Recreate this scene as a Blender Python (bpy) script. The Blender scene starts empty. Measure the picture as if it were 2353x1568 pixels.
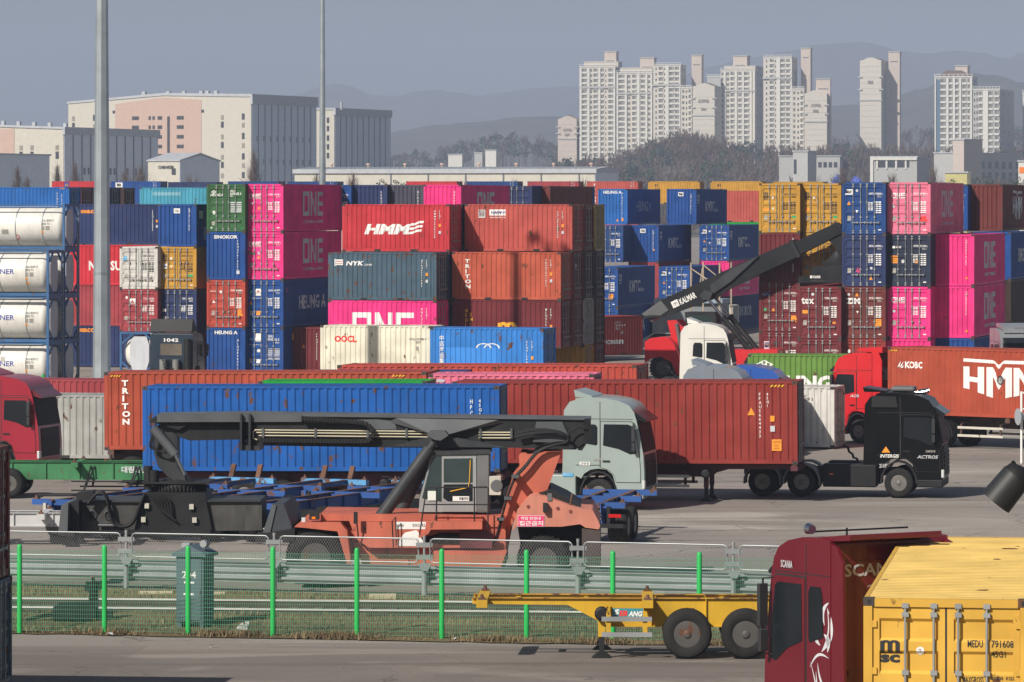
import bpy, bmesh, math, random
from mathutils import Vector, Matrix
R = math.radians
S = bpy.context.scene
COL = S.collection
random.seed(7)

# ------------------------------------------------------------------ camera, sky, sun
F, UC, VH, CH = 10000.0, 1176.5, 468.0, 10.4      # focal length and horizon in 2353-px-wide picture units, camera height
cam = bpy.data.cameras.new('camera')
cam_ob = bpy.data.objects.new('camera', cam); COL.objects.link(cam_ob)
cam.sensor_width = 36.0
cam.lens = 36.0 * F / 2353.0
cam.shift_y = -(784.0 - VH) / 2353.0
cam.clip_start = 1.0; cam.clip_end = 30000.0
cam_ob.location = (0, 0, CH); cam_ob.rotation_euler = (R(90), 0, 0)
S.camera = cam_ob

SUN_AZ, SUN_EL = 38.0, 38.0      # degrees left of straight behind the camera, elevation
sd = Vector((-math.sin(R(SUN_AZ)) * math.cos(R(SUN_EL)), -math.cos(R(SUN_AZ)) * math.cos(R(SUN_EL)), math.sin(R(SUN_EL))))
sun = bpy.data.lights.new('sun', 'SUN'); sun.energy = 5.0; sun.angle = R(0.5); sun.color = (1.0, 0.94, 0.85)
sun_ob = bpy.data.objects.new('sun', sun); COL.objects.link(sun_ob)
sun_ob.rotation_euler = (-sd).to_track_quat('-Z', 'Y').to_euler()
W = bpy.data.worlds.new('World'); S.world = W; W.use_nodes = True
nt = W.node_tree; nt.nodes.clear()
sky = nt.nodes.new('ShaderNodeTexSky'); sky.sky_type = 'NISHITA'; sky.sun_disc = False
sky.sun_elevation = R(SUN_EL); sky.sun_rotation = math.atan2(sd.x, sd.y)
sky.altitude = 0; sky.air_density = 1.0; sky.dust_density = 2.0; sky.ozone_density = 1.5
bg = nt.nodes.new('ShaderNodeBackground'); bg.inputs['Strength'].default_value = 0.05
wo = nt.nodes.new('ShaderNodeOutputWorld')
nt.links.new(sky.outputs[0], bg.inputs[0]); nt.links.new(bg.outputs[0], wo.inputs[0])
S.view_settings.view_transform = 'Standard'; S.view_settings.look = 'None'
S.view_settings.exposure = 0.1; S.view_settings.gamma = 1.0
S.render.engine = 'CYCLES'
S.cycles.use_denoising = True
S.cycles.max_bounces = 6; S.cycles.volume_bounces = 0; S.cycles.transparent_max_bounces = 16
S.cycles.caustics_reflective = False; S.cycles.caustics_refractive = False

HAZE_D = 0.0002
def pt(u, v, s):
    """a picture position at scale s (picture units per metre) as a world point"""
    return Vector(((u - UC) / s, F / s, CH - (v - VH) / s))
def gx(u, s): return (u - UC) / s
# ------------------------------------------------------------------ helpers
def tag(o, label=None, cat=None, group=None, kind=None):
    if label: o['label'] = label
    if cat: o['category'] = cat
    if group: o['group'] = group
    if kind: o['kind'] = kind
    return o
def empty(name, loc=(0, 0, 0), yaw=0.0, label=None, cat=None, group=None, pitch=0.0):
    o = bpy.data.objects.new(name, None); COL.objects.link(o)
    o.empty_display_size = 0.5
    o.location = loc; o.rotation_euler = (0, -R(pitch), R(yaw))
    return tag(o, label, cat, group)

class MB:
    def __init__(s): s.v = []; s.f = []; s.m = []; s.sm = []
    def add(s, vs, fs, mi=0, smooth=False):
        b = len(s.v); s.v += [tuple(p) for p in vs]
        for f in fs: s.f.append([b + i for i in f]); s.m.append(mi); s.sm.append(smooth)
        return s
    def box(s, x0, x1, y0, y1, z0, z1, mi=0):
        return s.add([(x0,y0,z0),(x1,y0,z0),(x1,y1,z0),(x0,y1,z0),(x0,y0,z1),(x1,y0,z1),(x1,y1,z1),(x0,y1,z1)],
                     [(0,3,2,1),(4,5,6,7),(0,1,5,4),(1,2,6,5),(2,3,7,6),(3,0,4,7)], mi)
    def prism(s, pts, lo, hi, mi=0, plane='xz', smooth=False):
        n = len(pts)
        def P(a, b, c):
            return (a, c, b) if plane == 'xz' else ((c, a, b) if plane == 'yz' else (a, b, c))
        vs = [P(a, b, lo) for a, b in pts] + [P(a, b, hi) for a, b in pts]
        fs = [tuple(range(n))[::-1], tuple(range(n, 2 * n))]
        s.add(vs, fs, mi)
        s.add(vs, [(i, (i + 1) % n, n + (i + 1) % n, n + i) for i in range(n)], mi, smooth)
        return s
    def ring(s, c, d, r, n):
        d = Vector(d).normalized()
        a = d.orthogonal().normalized(); b = d.cross(a)
        return [Vector(c) + (a * math.cos(2 * math.pi * i / n) + b * math.sin(2 * math.pi * i / n)) * r for i in range(n)]
    def cyl(s, p0, p1, r0, r1=None, n=12, mi=0, caps=True):
        r1 = r0 if r1 is None else r1
        d = Vector(p1) - Vector(p0)
        A = s.ring(p0, d, r0, n); B = s.ring(p1, d, r1, n)
        s.add(A + B, [(i, (i + 1) % n, n + (i + 1) % n, n + i) for i in range(n)], mi, True)
        if caps: s.add(A + B, [tuple(range(n))[::-1], tuple(range(n, 2 * n))], mi)
        return s
    def tube(s, pts, r, n=6, mi=0):
        pts = [Vector(p) for p in pts]
        rings = []
        a = None
        for i, p in enumerate(pts):
            d = (pts[min(i + 1, len(pts) - 1)] - pts[max(i - 1, 0)]).normalized()
            if a is None: a = d.orthogonal().normalized()
            a = (a - d * a.dot(d)).normalized(); b = d.cross(a)
            rings.append([p + (a * math.cos(2 * math.pi * k / n) + b * math.sin(2 * math.pi * k / n)) * r for k in range(n)])
        vs = [q for rg in rings for q in rg]
        fs = []
        for i in range(len(pts) - 1):
            for k in range(n):
                fs.append((i * n + k, i * n + (k + 1) % n, (i + 1) * n + (k + 1) % n, (i + 1) * n + k))
        s.add(vs, fs, mi, True)
        s.add(vs, [tuple(range(n))[::-1], tuple(range(len(vs) - n, len(vs)))], mi)
        return s
    def beam(s, p0, p1, w, h, mi=0):
        p0, p1 = Vector(p0), Vector(p1); d = (p1 - p0).normalized()
        up = Vector((0, 0, 1)) if abs(d.z) < .95 else Vector((1, 0, 0))
        a = d.cross(up).normalized(); b = a.cross(d)
        q = []
        for p in (p0, p1):
            q += [p - a * w / 2 - b * h / 2, p + a * w / 2 - b * h / 2, p + a * w / 2 + b * h / 2, p - a * w / 2 + b * h / 2]
        return s.add(q, [(0,1,2,3),(7,6,5,4),(0,4,5,1),(1,5,6,2),(2,6,7,3),(3,7,4,0)], mi)
    def lathe(s, prof, o, d, n=24, mi=0, smooth=True):
        o = Vector(o); d = Vector(d).normalized(); a = d.orthogonal().normalized(); b = d.cross(a)
        vs = []
        for r, h in prof:
            for i in range(n):
                t = 2 * math.pi * i / n
                vs.append(o + d * h + (a * math.cos(t) + b * math.sin(t)) * r)
        fs = []
        for j in range(len(prof) - 1):
            for i in range(n):
                fs.append((j * n + i, j * n + (i + 1) % n, (j + 1) * n + (i + 1) % n, (j + 1) * n + i))
        s.add(vs, fs, mi, smooth)
        s.add(vs, [tuple(range(n))[::-1], tuple(range(len(vs) - n, len(vs)))], mi)
        return s
    def mesh(s, name, mats, fix=True):
        me = bpy.data.meshes.new(name)
        me.from_pydata(s.v, [], s.f)
        for m in mats: me.materials.append(m)
        me.polygons.foreach_set('material_index', s.m)
        me.polygons.foreach_set('use_smooth', s.sm)
        if fix:
            bm = bmesh.new(); bm.from_mesh(me)
            bmesh.ops.recalc_face_normals(bm, faces=bm.faces)
            bm.to_mesh(me); bm.free()
        me.update()
        return me
    def build(s, name, mats, parent=None, loc=(0, 0, 0), bevel=None, fix=True, seg=2, label=None):
        if not isinstance(mats, (list, tuple)): mats = [mats]
        o = bpy.data.objects.new(name, s.mesh(name, mats, fix)); COL.objects.link(o)
        o.location = loc
        if parent: o.parent = parent
        if bevel:
            if seg > 1:
                for p in o.data.polygons: p.use_smooth = True
            b = o.modifiers.new('bevel', 'BEVEL'); b.width = bevel; b.segments = seg; b.limit_method = 'ANGLE'; b.angle_limit = R(35)
            b.harden_normals = True
        if label: o['label'] = label
        return o

def inst(name, me, parent=None, loc=(0, 0, 0), mat=None, rot=None, slot=0):
    o = bpy.data.objects.new(name, me); COL.objects.link(o)
    if parent: o.parent = parent
    o.location = loc
    if rot: o.rotation_euler = rot
    if mat is not None:
        o.material_slots[slot].link = 'OBJECT'; o.material_slots[slot].material = mat
    return o

def copy_tree(o, parent=None):
    c = o.copy(); COL.objects.link(c); c.parent = parent
    for ch in list(o.children): copy_tree(ch, c)
    return c

# ------------------------------------------------------------------ materials
MATS = {}
def mat(name, col, rough=.6, metal=0.0, var=.12, rust=0.0, scale=1.0, emit=0.0, streak=0.0, bump=0.0, spec=.5, coat=0.0, dirt=None, grain=0.0):
    """painted / plain surface with wear: large tone variation, rust blotches, rain streaks"""
    if name in MATS: return MATS[name]
    m = bpy.data.materials.new(name); MATS[name] = m
    m.use_nodes = True; t = m.node_tree; N = t.nodes; L = t.links
    b = N['Principled BSDF']
    b.inputs['Roughness'].default_value = rough; b.inputs['Metallic'].default_value = metal
    b.inputs['Specular IOR Level'].default_value = spec
    if coat: b.inputs['Coat Weight'].default_value = coat
    tc = N.new('ShaderNodeTexCoord'); oi = N.new('ShaderNodeObjectInfo')
    ad = N.new('ShaderNodeVectorMath'); ad.operation = 'MULTIPLY_ADD'
    L.new(oi.outputs['Random'], ad.inputs[0]); ad.inputs[1].default_value = (97, 53, 31)
    L.new(tc.outputs['Object'], ad.inputs[2])
    vec = ad.outputs[0]
    def noise(sc, detail=4, stretch=None):
        n = N.new('ShaderNodeTexNoise'); n.inputs['Scale'].default_value = sc; n.inputs['Detail'].default_value = detail
        v = vec
        if stretch:
            mp = N.new('ShaderNodeMapping'); mp.inputs['Scale'].default_value = stretch; L.new(vec, mp.inputs[0]); v = mp.outputs[0]
        L.new(v, n.inputs['Vector']); return n.outputs['Fac']
    def mix(fac, a, bcol):
        x = N.new('ShaderNodeMix'); x.data_type = 'RGBA'
        L.new(fac, x.inputs[0])
        if isinstance(a, tuple): x.inputs[6].default_value = a
        else: L.new(a, x.inputs[6])
        x.inputs[7].default_value = bcol
        return x.outputs[2]
    def ramp(fac, lo, hi):
        r = N.new('ShaderNodeMapRange'); r.inputs[1].default_value = lo; r.inputs[2].default_value = hi; L.new(fac, r.inputs[0]); return r.outputs[0]
    c = (*col, 1)
    lo = tuple(x * (1 - var) for x in col) + (1,); hi = tuple(min(1, x * (1 + var) + var * .03) for x in col) + (1,)
    out = mix(ramp(noise(.9 * scale, 5), .3, .7), lo, hi)
    if streak:
        st = N.new('ShaderNodeMath'); st.operation = 'MULTIPLY'; st.inputs[1].default_value = streak
        L.new(ramp(noise(2.2 * scale, 3, (3.2, 3.2, .25)), .48, .74), st.inputs[0])
        d = dirt or tuple(x * .45 + .035 for x in col)
        out = mix(st.outputs[0], out, (*d, 1))
    if rust:
        out = mix(ramp(noise(2.6 * scale, 8, (1.3, 1.3, .8)), .7 - rust * .52, .75 - rust * .5), out, (.115, .05, .025, 1))
    if grain:
        out2 = N.new('ShaderNodeMix'); out2.data_type = 'RGBA'; out2.blend_type = 'MULTIPLY'; out2.inputs[0].default_value = grain
        L.new(out, out2.inputs[6]); g = noise(40 * scale, 3); gg = N.new('ShaderNodeCombineColor')
        mr = ramp(g, .25, .75)
        for k in range(3): L.new(mr, gg.inputs[k])
        L.new(gg.outputs[0], out2.inputs[7]); out = out2.outputs[2]
    L.new(out, b.inputs['Base Color'])
    if emit:
        b.inputs['Emission Color'].default_value = c; b.inputs['Emission Strength'].default_value = emit
    if bump:
        bp = N.new('ShaderNodeBump'); bp.inputs['Strength'].default_value = bump; bp.inputs['Distance'].default_value = .02
        L.new(noise(18 * scale, 6), bp.inputs['Height'])
        b2 = N.new('ShaderNodeBump'); b2.inputs['Strength'].default_value = .35; b2.inputs['Distance'].default_value = .09
        L.new(noise(1.1 * scale, 2), b2.inputs['Height']); L.new(bp.outputs[0], b2.inputs['Normal']); L.new(b2.outputs[0], b.inputs['Normal'])
    return m

def paint(key, col, rust=.12, streak=.25, var=.15, rough=.55):
    return mat('paint_' + key, col, rough=rough, rust=rust, streak=streak, var=var, bump=.06, spec=.22)
P = {}
for k, c, ru, stv in [
    ('pink', (.78, .035, .225), .02, .12), ('light_pink', (.72, .17, .27), .06, .25), ('blue', (.012, .055, .2), .05, .2),
    ('mid_blue', (.011, .066, .26), .05, .2), ('strong_blue', (.008, .092, .35), .17, .25), ('azure', (.03, .19, .55), .14, .3),
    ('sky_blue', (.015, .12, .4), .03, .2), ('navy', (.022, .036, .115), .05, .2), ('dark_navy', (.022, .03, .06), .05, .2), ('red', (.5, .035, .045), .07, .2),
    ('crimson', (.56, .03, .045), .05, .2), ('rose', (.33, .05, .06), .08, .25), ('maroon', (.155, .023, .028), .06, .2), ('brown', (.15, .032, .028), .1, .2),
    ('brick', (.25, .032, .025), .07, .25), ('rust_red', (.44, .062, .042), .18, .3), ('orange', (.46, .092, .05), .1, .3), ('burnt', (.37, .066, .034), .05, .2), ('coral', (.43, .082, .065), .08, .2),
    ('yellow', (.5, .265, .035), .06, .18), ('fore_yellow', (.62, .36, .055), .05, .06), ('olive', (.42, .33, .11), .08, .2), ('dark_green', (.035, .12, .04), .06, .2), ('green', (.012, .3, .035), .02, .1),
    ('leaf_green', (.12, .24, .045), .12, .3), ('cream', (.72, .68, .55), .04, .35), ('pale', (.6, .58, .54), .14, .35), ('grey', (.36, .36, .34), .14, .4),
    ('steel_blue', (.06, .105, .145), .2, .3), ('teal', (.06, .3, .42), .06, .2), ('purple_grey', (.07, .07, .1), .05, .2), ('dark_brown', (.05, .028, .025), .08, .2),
    ('white', (.78, .78, .75), .05, .2)]:
    P[k] = paint(k, c, ru, stv)
WHITE = mat('white_lettering', (.8, .79, .76), var=.06)
LIGHT = mat('worn_white_lettering', (.55, .56, .58), var=.15)
BLACKL = mat('black_lettering', (.02, .02, .022), var=.05)
ORANGEL = mat('orange_lettering', (.85, .3, .02), var=.05)
YELLOWL = mat('yellow_lettering', (.8, .42, .02), var=.05)
REDL = mat('red_lettering', (.75, .04, .03), var=.05)
BLUEL = mat('blue_lettering', (.03, .05, .3), var=.05)
GREENL = mat('green_sticker', (.02, .35, .12), var=.05)
STICK = mat('grey_plate', (.33, .31, .27), var=.2)
SKYL = mat('sky_sticker', (.08, .4, .7), var=.05)
PINKL = mat('pink_sign', (.78, .05, .17), var=.04)
GALV = mat('galvanised_steel', (.38, .4, .41), rough=.45, metal=.5, var=.15)
ROD = mat('galvanised_rod', (.3, .31, .31), rough=.5, metal=.3, var=.15)
BLK = mat('black_steel', (.012, .0125, .014), rough=.55, var=.3, streak=.2, dirt=(.035, .032, .03), spec=.3)
DKG = mat('dark_grey_steel', (.035, .038, .042), rough=.5, var=.2, streak=.3, dirt=(.08, .075, .07), bump=.05, spec=.3)
RUB = mat('tyre_rubber', (.016, .0155, .015), rough=.9, var=.3, streak=.2, dirt=(.045, .042, .038), bump=.1, spec=.2)
RIM = mat('wheel_steel', (.17, .16, .15), rough=.5, metal=.4, var=.3, rust=.1)
DRIM = mat('dark_wheel_steel', (.07, .065, .06), rough=.6, metal=.2, var=.3, rust=.2)
GLASS = mat('dark_glass', (.012, .015, .018), rough=.2, var=.1, spec=.25)
GLASS2 = mat('cab_glass', (.03, .05, .05), rough=.06, var=.15, spec=.9)
CHROME = mat('chrome', (.6, .6, .6), rough=.2, metal=1.0, var=.05)
PLAST = mat('black_plastic', (.013, .013, .014), rough=.6, var=.15, spec=.3)
GREYP = mat('grey_plastic', (.12, .12, .12), rough=.6, var=.1)
LAMP_O = mat('orange_lens', (.85, .22, .01), rough=.25, var=.05)
LAMP_R = mat('red_lens', (.5, .01, .01), rough=.25, var=.05)
LENS = mat('clear_lens', (.6, .62, .62), rough=.15, var=.05)
RUST = mat('rusty_steel', (.12, .055, .032), rough=.9, var=.4)
CONC = mat('concrete', (.36, .34, .3), rough=.95, var=.15, streak=.2)
CREAM = mat('aged_plate', (.55, .52, .45), var=.2, rust=.1)

# ------------------------------------------------------------------ lettering
TXT = {}
def text_geo(s, bold=0.0):
    """flat letter polygons of a string, scaled so the string fills 1 x 1"""
    k = (s, bold)
    if k in TXT: return TXT[k]
    cu = bpy.data.curves.new('letters', 'FONT'); cu.body = s; cu.resolution_u = 2; cu.offset = bold; cu.fill_mode = 'FRONT'
    o = bpy.data.objects.new('letters', cu)
    me = bpy.data.meshes.new_from_object(o)
    vs = [(v.co.x, v.co.y) for v in me.vertices]; fs = [tuple(p.vertices) for p in me.polygons]
    bpy.data.objects.remove(o); bpy.data.curves.remove(cu); bpy.data.meshes.remove(me)
    if not vs: TXT[k] = ([], []); return TXT[k]
    x0 = min(v[0] for v in vs); x1 = max(v[0] for v in vs); y0 = min(v[1] for v in vs); y1 = max(v[1] for v in vs)
    TXT[k] = ([((x - x0) / (x1 - x0 + 1e-9), (y - y0) / (y1 - y0 + 1e-9)) for x, y in vs], fs)
    return TXT[k]
def ONEGEO():
    polys = []
    def rect(a, b, c, d): polys.append([(a, b), (c, b), (c, d), (a, d)])
    rect(0, 0, .07, 1); rect(.24, 0, .31, 1); rect(.07, 0, .24, .18); rect(.07, .82, .24, 1)
    rect(.37, 0, .44, 1); rect(.58, 0, .65, 1); polys.append([(.44, 1), (.44, .72), (.58, 0), (.58, .28)])
    rect(.71, 0, .79, 1); rect(.79, 0, 1, .18); rect(.79, .41, 1, .59); rect(.79, .82, 1, 1)
    return polys
def polys_geo(polys):
    vs, fs = [], []
    for p in polys:
        fs.append(tuple(range(len(vs), len(vs) + len(p)))); vs += p
    return vs, fs
GEO = {'ONE#': polys_geo(ONEGEO())}
GEO['RECT'] = polys_geo([[(0, 0), (1, 0), (1, 1), (0, 1)]])
GEO['TRI'] = polys_geo([[(0, 0), (1, 0), (.5, 1)]])
GEO['TRID'] = polys_geo([[(0, 1), (.5, 0), (1, 1)]])
GEO['DISC'] = polys_geo([[(.5 + .5 * math.cos(i * math.pi / 6), .5 + .5 * math.sin(i * math.pi / 6)) for i in range(12)]])
GEO['HAZ'] = polys_geo([[(i * .25, 0), (i * .25 + .13, 0), (i * .25 + .25, 1), (i * .25 + .12, 1)] for i in range(4)])
GEO['LINES'] = polys_geo([[(0 if j == 0 else .5, 1 - i * .16 - .09), (.38 if j == 0 else 1, 1 - i * .16 - .09), (.38 if j == 0 else 1, 1 - i * .16), (0 if j == 0 else .5, 1 - i * .16)] for i in range(6) for j in range(2)])
GEO['KFLAG'] = polys_geo([[(0, .95), (.25, 1), (.7, .85), (1, .95), (1, .05), (.7, 0), (.3, .12), (0, .05)]])
GEO['DIAM'] = polys_geo([[(0, .5), (.5, 0), (.5, .13), (.16, .5)], [(.16, .5), (.5, .87), (.5, 1), (0, .5)], [(.5, 0), (1, .5), (.84, .5), (.5, .13)], [(.84, .5), (1, .5), (.5, 1), (.5, .87)],
                            [(.36, .28), (.44, .28), (.44, .72), (.36, .72)], [(.56, .28), (.64, .28), (.64, .72), (.56, .72)], [(.44, .45), (.56, .45), (.56, .55), (.44, .55)]])
GEO['WAVE'] = polys_geo([[(0, .62 - .31 * i), (.35, .62 - .31 * i + .03), (.65, .8 - .31 * i), (1, .8 - .31 * i + .02), (1, .98 - .31 * i), (.62, .97 - .31 * i), (.33, .82 - .31 * i), (0, .8 - .31 * i)] for i in range(3)])
GEO['ARCS'] = polys_geo([[(a + .33 + .33 * math.cos(t0) * k0, math.sin(t0) * k0) for t0, k0 in ((math.pi * j / 8, 1), (math.pi * (j + 1) / 8, 1), (math.pi * (j + 1) / 8, .82), (math.pi * j / 8, .82))] for a in (0, .34) for j in range(8)])
GEO['HMMN'] = polys_geo([[(0, 1), (.42, .97), (.5, .86), (.58, .97), (1, .97), (1, .89), (.56, .89), (.5, .76), (.44, .89), (0, .92)],
                         [(0, .8), (.09, .8), (.09, .25), (0, .28)], [(.09, .56), (.2, .54), (.2, .42), (.09, .44)], [(.2, .8), (.29, .8), (.29, .14), (.2, .18)],
                         [(.33, .8), (.42, .8), (.42, .06), (.33, .1)], [(.42, .8), (.5, .46), (.5, .26), (.42, .56)], [(.5, .46), (.59, .8), (.59, .56), (.5, .26)], [(.59, .8), (.68, .8), (.68, .1), (.59, .06)],
                         [(.71, .8), (.79, .8), (.79, .14), (.71, .1)], [(.79, .8), (.855, .6), (.855, .4), (.79, .58)], [(.855, .6), (.92, .8), (.92, .58), (.855, .4)], [(.92, .8), (1, .8), (1, .28), (.92, .22)]])
def marc():
    xs = [0, .11, .22, .221, .245, .27, .3, .33, .355, .379, .38, .44, .5, .56, .62, .621, .645, .67, .7, .73, .755, .779, .78, .88, .94, 1]
    def lo(x):
        for c in (.3, .7):
            if abs(x - c) < .0795: return .68 + .14 * max(0, 1 - ((x - c) / .08) ** 2) ** .5
        return 0
    def hi(x): return .95 if x < .2 else (1 - .5 * max(0, .13 - abs(x - .5)) if x < .8 else 1 - 5 * (x - .8) ** 2)
    return [[(a, lo(a)), (b, lo(b)), (b, hi(b)), (a, hi(a))] for a, b in zip(xs, xs[1:])]
GEO['MARC'] = polys_geo(marc())
GEO['FLAME'] = polys_geo([[(0, .1), (.55, 1), (.4, .3)], [(.3, .05), (1, .95), (.75, .3)], [(.5, 0), (1, .4), (.9, .05)]])

class Letters:
    """collects flat marks: each item lies in a plane given by origin, right and up vectors"""
    def __init__(s): s.mb = MB(); s.mats = []; s.items = []
    def mi(s, m):
        if m not in s.mats: s.mats.append(m)
        return s.mats.index(m)
    def put(s, what, o, right, up, w, h, m, shear=0.0, bold=.012, off=None, cuts=None, voff=None, vcuts=None):
        vs, fs = GEO[what] if what in GEO else text_geo(what, bold)
        if not vs: return
        o = Vector(o); right = Vector(right); up = Vector(up)
        if cuts or vcuts:
            bm = bmesh.new()
            bv = [bm.verts.new((x * w + y * h * shear, y * h, 0)) for x, y in vs]
            for f in fs:
                try: bm.faces.new([bv[i] for i in f])
                except ValueError: pass
            for c in vcuts or ():
                if 0 < c < h: bmesh.ops.bisect_plane(bm, geom=bm.verts[:] + bm.edges[:] + bm.faces[:], plane_co=(0, c, 0), plane_no=(0, 1, 0))
            for c in cuts or ():
                if 0 < c < w * 1.3:
                    bmesh.ops.bisect_plane(bm, geom=bm.verts[:] + bm.edges[:] + bm.faces[:], plane_co=(c, 0, 0), plane_no=(1, 0, 0))
            bm.verts.index_update()
            vs2 = [v.co.copy() for v in bm.verts]; fs2 = [tuple(v.index for v in f.verts) for f in bm.faces]; bm.free()
        else:
            vs2 = [Vector((x * w + y * h * shear, y * h, 0)) for x, y in vs]; fs2 = fs
        n = right.cross(up)
        v0, f0 = len(s.mb.v), len(s.mb.f)
        s.mb.add([o + right * p.x + up * p.y + n * ((off(p.x) if off else 0) + (voff(p.y) if voff else 0)) for p in vs2], fs2, s.mi(m))
        s.items.append((v0, len(s.mb.v), f0, len(s.mb.f)))
    def build(s, parent, name='lettering'):
        """marks close to one another become one part, marks apart become parts of their own"""
        n = len(s.items); g = list(range(n))
        def find(i):
            while g[i] != i: i = g[i]
            return i
        B = []
        for v0, v1, f0, f1 in s.items:
            q = s.mb.v[v0:v1]; B.append(([min(p[k] for p in q) for k in range(3)], [max(p[k] for p in q) for k in range(3)]))
        for i in range(n):
            for j in range(i):
                gap = sum(max(0, B[i][0][k] - B[j][1][k], B[j][0][k] - B[i][1][k]) ** 2 for k in range(3)) ** .5
                sz = max(max(B[m][1][k] - B[m][0][k] for k in range(3)) * .14 for m in (i, j))
                if gap <= max(.02, sz): g[find(i)] = find(j)
        out = []
        for r in sorted({find(i) for i in range(n)}):
            mb = MB()
            for i in range(n):
                if find(i) != r: continue
                v0, v1, f0, f1 = s.items[i]; b = len(mb.v); mb.v += s.mb.v[v0:v1]
                for k in range(f0, f1):
                    mb.f.append([x - v0 + b for x in s.mb.f[k]]); mb.m.append(s.mb.m[k]); mb.sm.append(False)
            used = sorted(set(mb.m)); mb.m = [used.index(k) for k in mb.m]
            out.append(mb.build(name, [s.mats[k] for k in used], parent, fix=False))
        return out
# ------------------------------------------------------------------ ground
def gz(y):
    """ground height at depth y: the near road lies a little above the yard"""
    pts = [(0, .45), (95, .45), (100, .3), (113, .1), (118, 0.0), (1e6, 0)]
    for (a, za), (b, zb) in zip(pts, pts[1:]):
        if y <= b: return za + (zb - za) * (y - a) / (b - a)
    return 0.0
def ground_mat(name, base, tone, patch, sc=1.0, cracks=True, tyre=True):
    m = bpy.data.materials.new(name); m.use_nodes = True; t = m.node_tree; N = t.nodes; L = t.links
    b = N['Principled BSDF']; b.inputs['Roughness'].default_value = .95; b.inputs['Specular IOR Level'].default_value = .2
    tc = N.new('ShaderNodeTexCoord')
    def noise(s, d=6, st=(1, 1, 1), dist=0):
        mp = N.new('ShaderNodeMapping'); mp.inputs['Scale'].default_value = st; L.new(tc.outputs['Object'], mp.inputs[0])
        n = N.new('ShaderNodeTexNoise'); n.inputs['Scale'].default_value = s; n.inputs['Detail'].default_value = d; n.inputs['Distortion'].default_value = dist
        L.new(mp.outputs[0], n.inputs['Vector']); return n.outputs['Fac']
    def rng(f, a, c, lo=0, hi=1):
        r = N.new('ShaderNodeMapRange'); r.inputs[1].default_value = a; r.inputs[2].default_value = c; r.inputs[3].default_value = lo; r.inputs[4].default_value = hi; L.new(f, r.inputs[0]); return r.outputs[0]
    def mix(f, a, c):
        x = N.new('ShaderNodeMix'); x.data_type = 'RGBA'; L.new(f, x.inputs[0])
        if isinstance(a, tuple): x.inputs[6].default_value = a
        else: L.new(a, x.inputs[6])
        x.inputs[7].default_value = c; return x.outputs[2]
    o = mix(rng(noise(.11 * sc, 5, (1, 1, 1), .6), .35, .65), (*base, 1), (*tone, 1))
    o = mix(rng(noise(.045 * sc, 6, (1, 2.4, 1), 1.2), .55, .62), o, (*patch, 1))
    o = mix(rng(noise(6 * sc, 8), .3, .75, 0, .4), o, tuple(x * .62 for x in base) + (1,))
    o = mix(rng(noise(30 * sc, 4), .55, .75, 0, .35), o, tuple(min(1, x * 1.45) for x in base) + (1,))
    if tyre: o = mix(rng(noise(.5 * sc, 5, (.12, 1.6, 1), .5), .54, .68, 0, .62), o, tuple(x * .5 for x in base) + (1,))
    vp = N.new('ShaderNodeTexVoronoi'); vp.inputs['Scale'].default_value = .09 * sc; L.new(tc.outputs['Object'], vp.inputs['Vector'])
    sp = N.new('ShaderNodeSeparateColor'); L.new(vp.outputs['Color'], sp.inputs[0])
    o = mix(rng(sp.outputs[0], .55, .56, 0, .3), o, tuple(x * .6 for x in base) + (1,))
    o = mix(rng(noise(.8 * sc, 4, (1, 1, 1), 1.5), .66, .74, 0, .55), o, tuple(x * .42 for x in base) + (1,))
    if cracks:
        v = N.new('ShaderNodeTexVoronoi'); v.feature = 'DISTANCE_TO_EDGE'; v.inputs['Scale'].default_value = .16 * sc
        mp = N.new('ShaderNodeMapping'); mp.inputs['Scale'].default_value = (1, .8, 1); L.new(tc.outputs['Object'], mp.inputs[0])
        nv = N.new('ShaderNodeTexNoise'); nv.inputs['Scale'].default_value = 1.4; nv.inputs['Detail'].default_value = 6; L.new(mp.outputs[0], nv.inputs['Vector'])
        ad = N.new('ShaderNodeVectorMath'); ad.operation = 'MULTIPLY_ADD'; ad.inputs[1].default_value = (1.6, 1.6, 0); L.new(nv.outputs['Color'], ad.inputs[0]); L.new(mp.outputs[0], ad.inputs[2])
        L.new(ad.outputs[0], v.inputs['Vector'])
        gate = N.new('ShaderNodeMath'); gate.operation = 'MULTIPLY'; L.new(rng(v.outputs['Distance'], .002, .012, .75, 0), gate.inputs[0]); L.new(rng(noise(.12, 3), .42, .6), gate.inputs[1])
        o = mix(gate.outputs[0], o, tuple(x * .3 for x in base) + (1,))
    L.new(o, b.inputs['Base Color'])
    bp = N.new('ShaderNodeBump'); bp.inputs['Strength'].default_value = .35; bp.inputs['Distance'].default_value = .03
    L.new(noise(9, 8), bp.inputs['Height']); L.new(bp.outputs[0], b.inputs['Normal'])
    return m
GM = ground_mat('worn_concrete_yard', (.33, .292, .26), (.235, .21, .19), (.42, .38, .335))
AM = ground_mat('old_asphalt_road', (.24, .205, .18), (.17, .148, .132), (.3, .262, .23), 1.3)
def sheet(name, x0, x1, ys, m, dz=0.0, xs=None):
    b = MB(); vs = []
    for y in ys: vs += [(x0(y) if callable(x0) else x0, y, gz(y) + dz), (x1(y) if callable(x1) else x1, y, gz(y) + dz)]
    b.add(vs, [(2*i, 2*i+1, 2*i+3, 2*i+2) for i in range(len(ys) - 1)])
    return tag(b.build(name, m), kind='structure')
sheet('yard_ground', -6000, 6000, [-40, 0, 60, 95, 100, 113, 118, 200, 700, 12000], GM, -.02)
sheet('near_road', -60, 60, [20, 95, 99.0], AM, .0)
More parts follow.
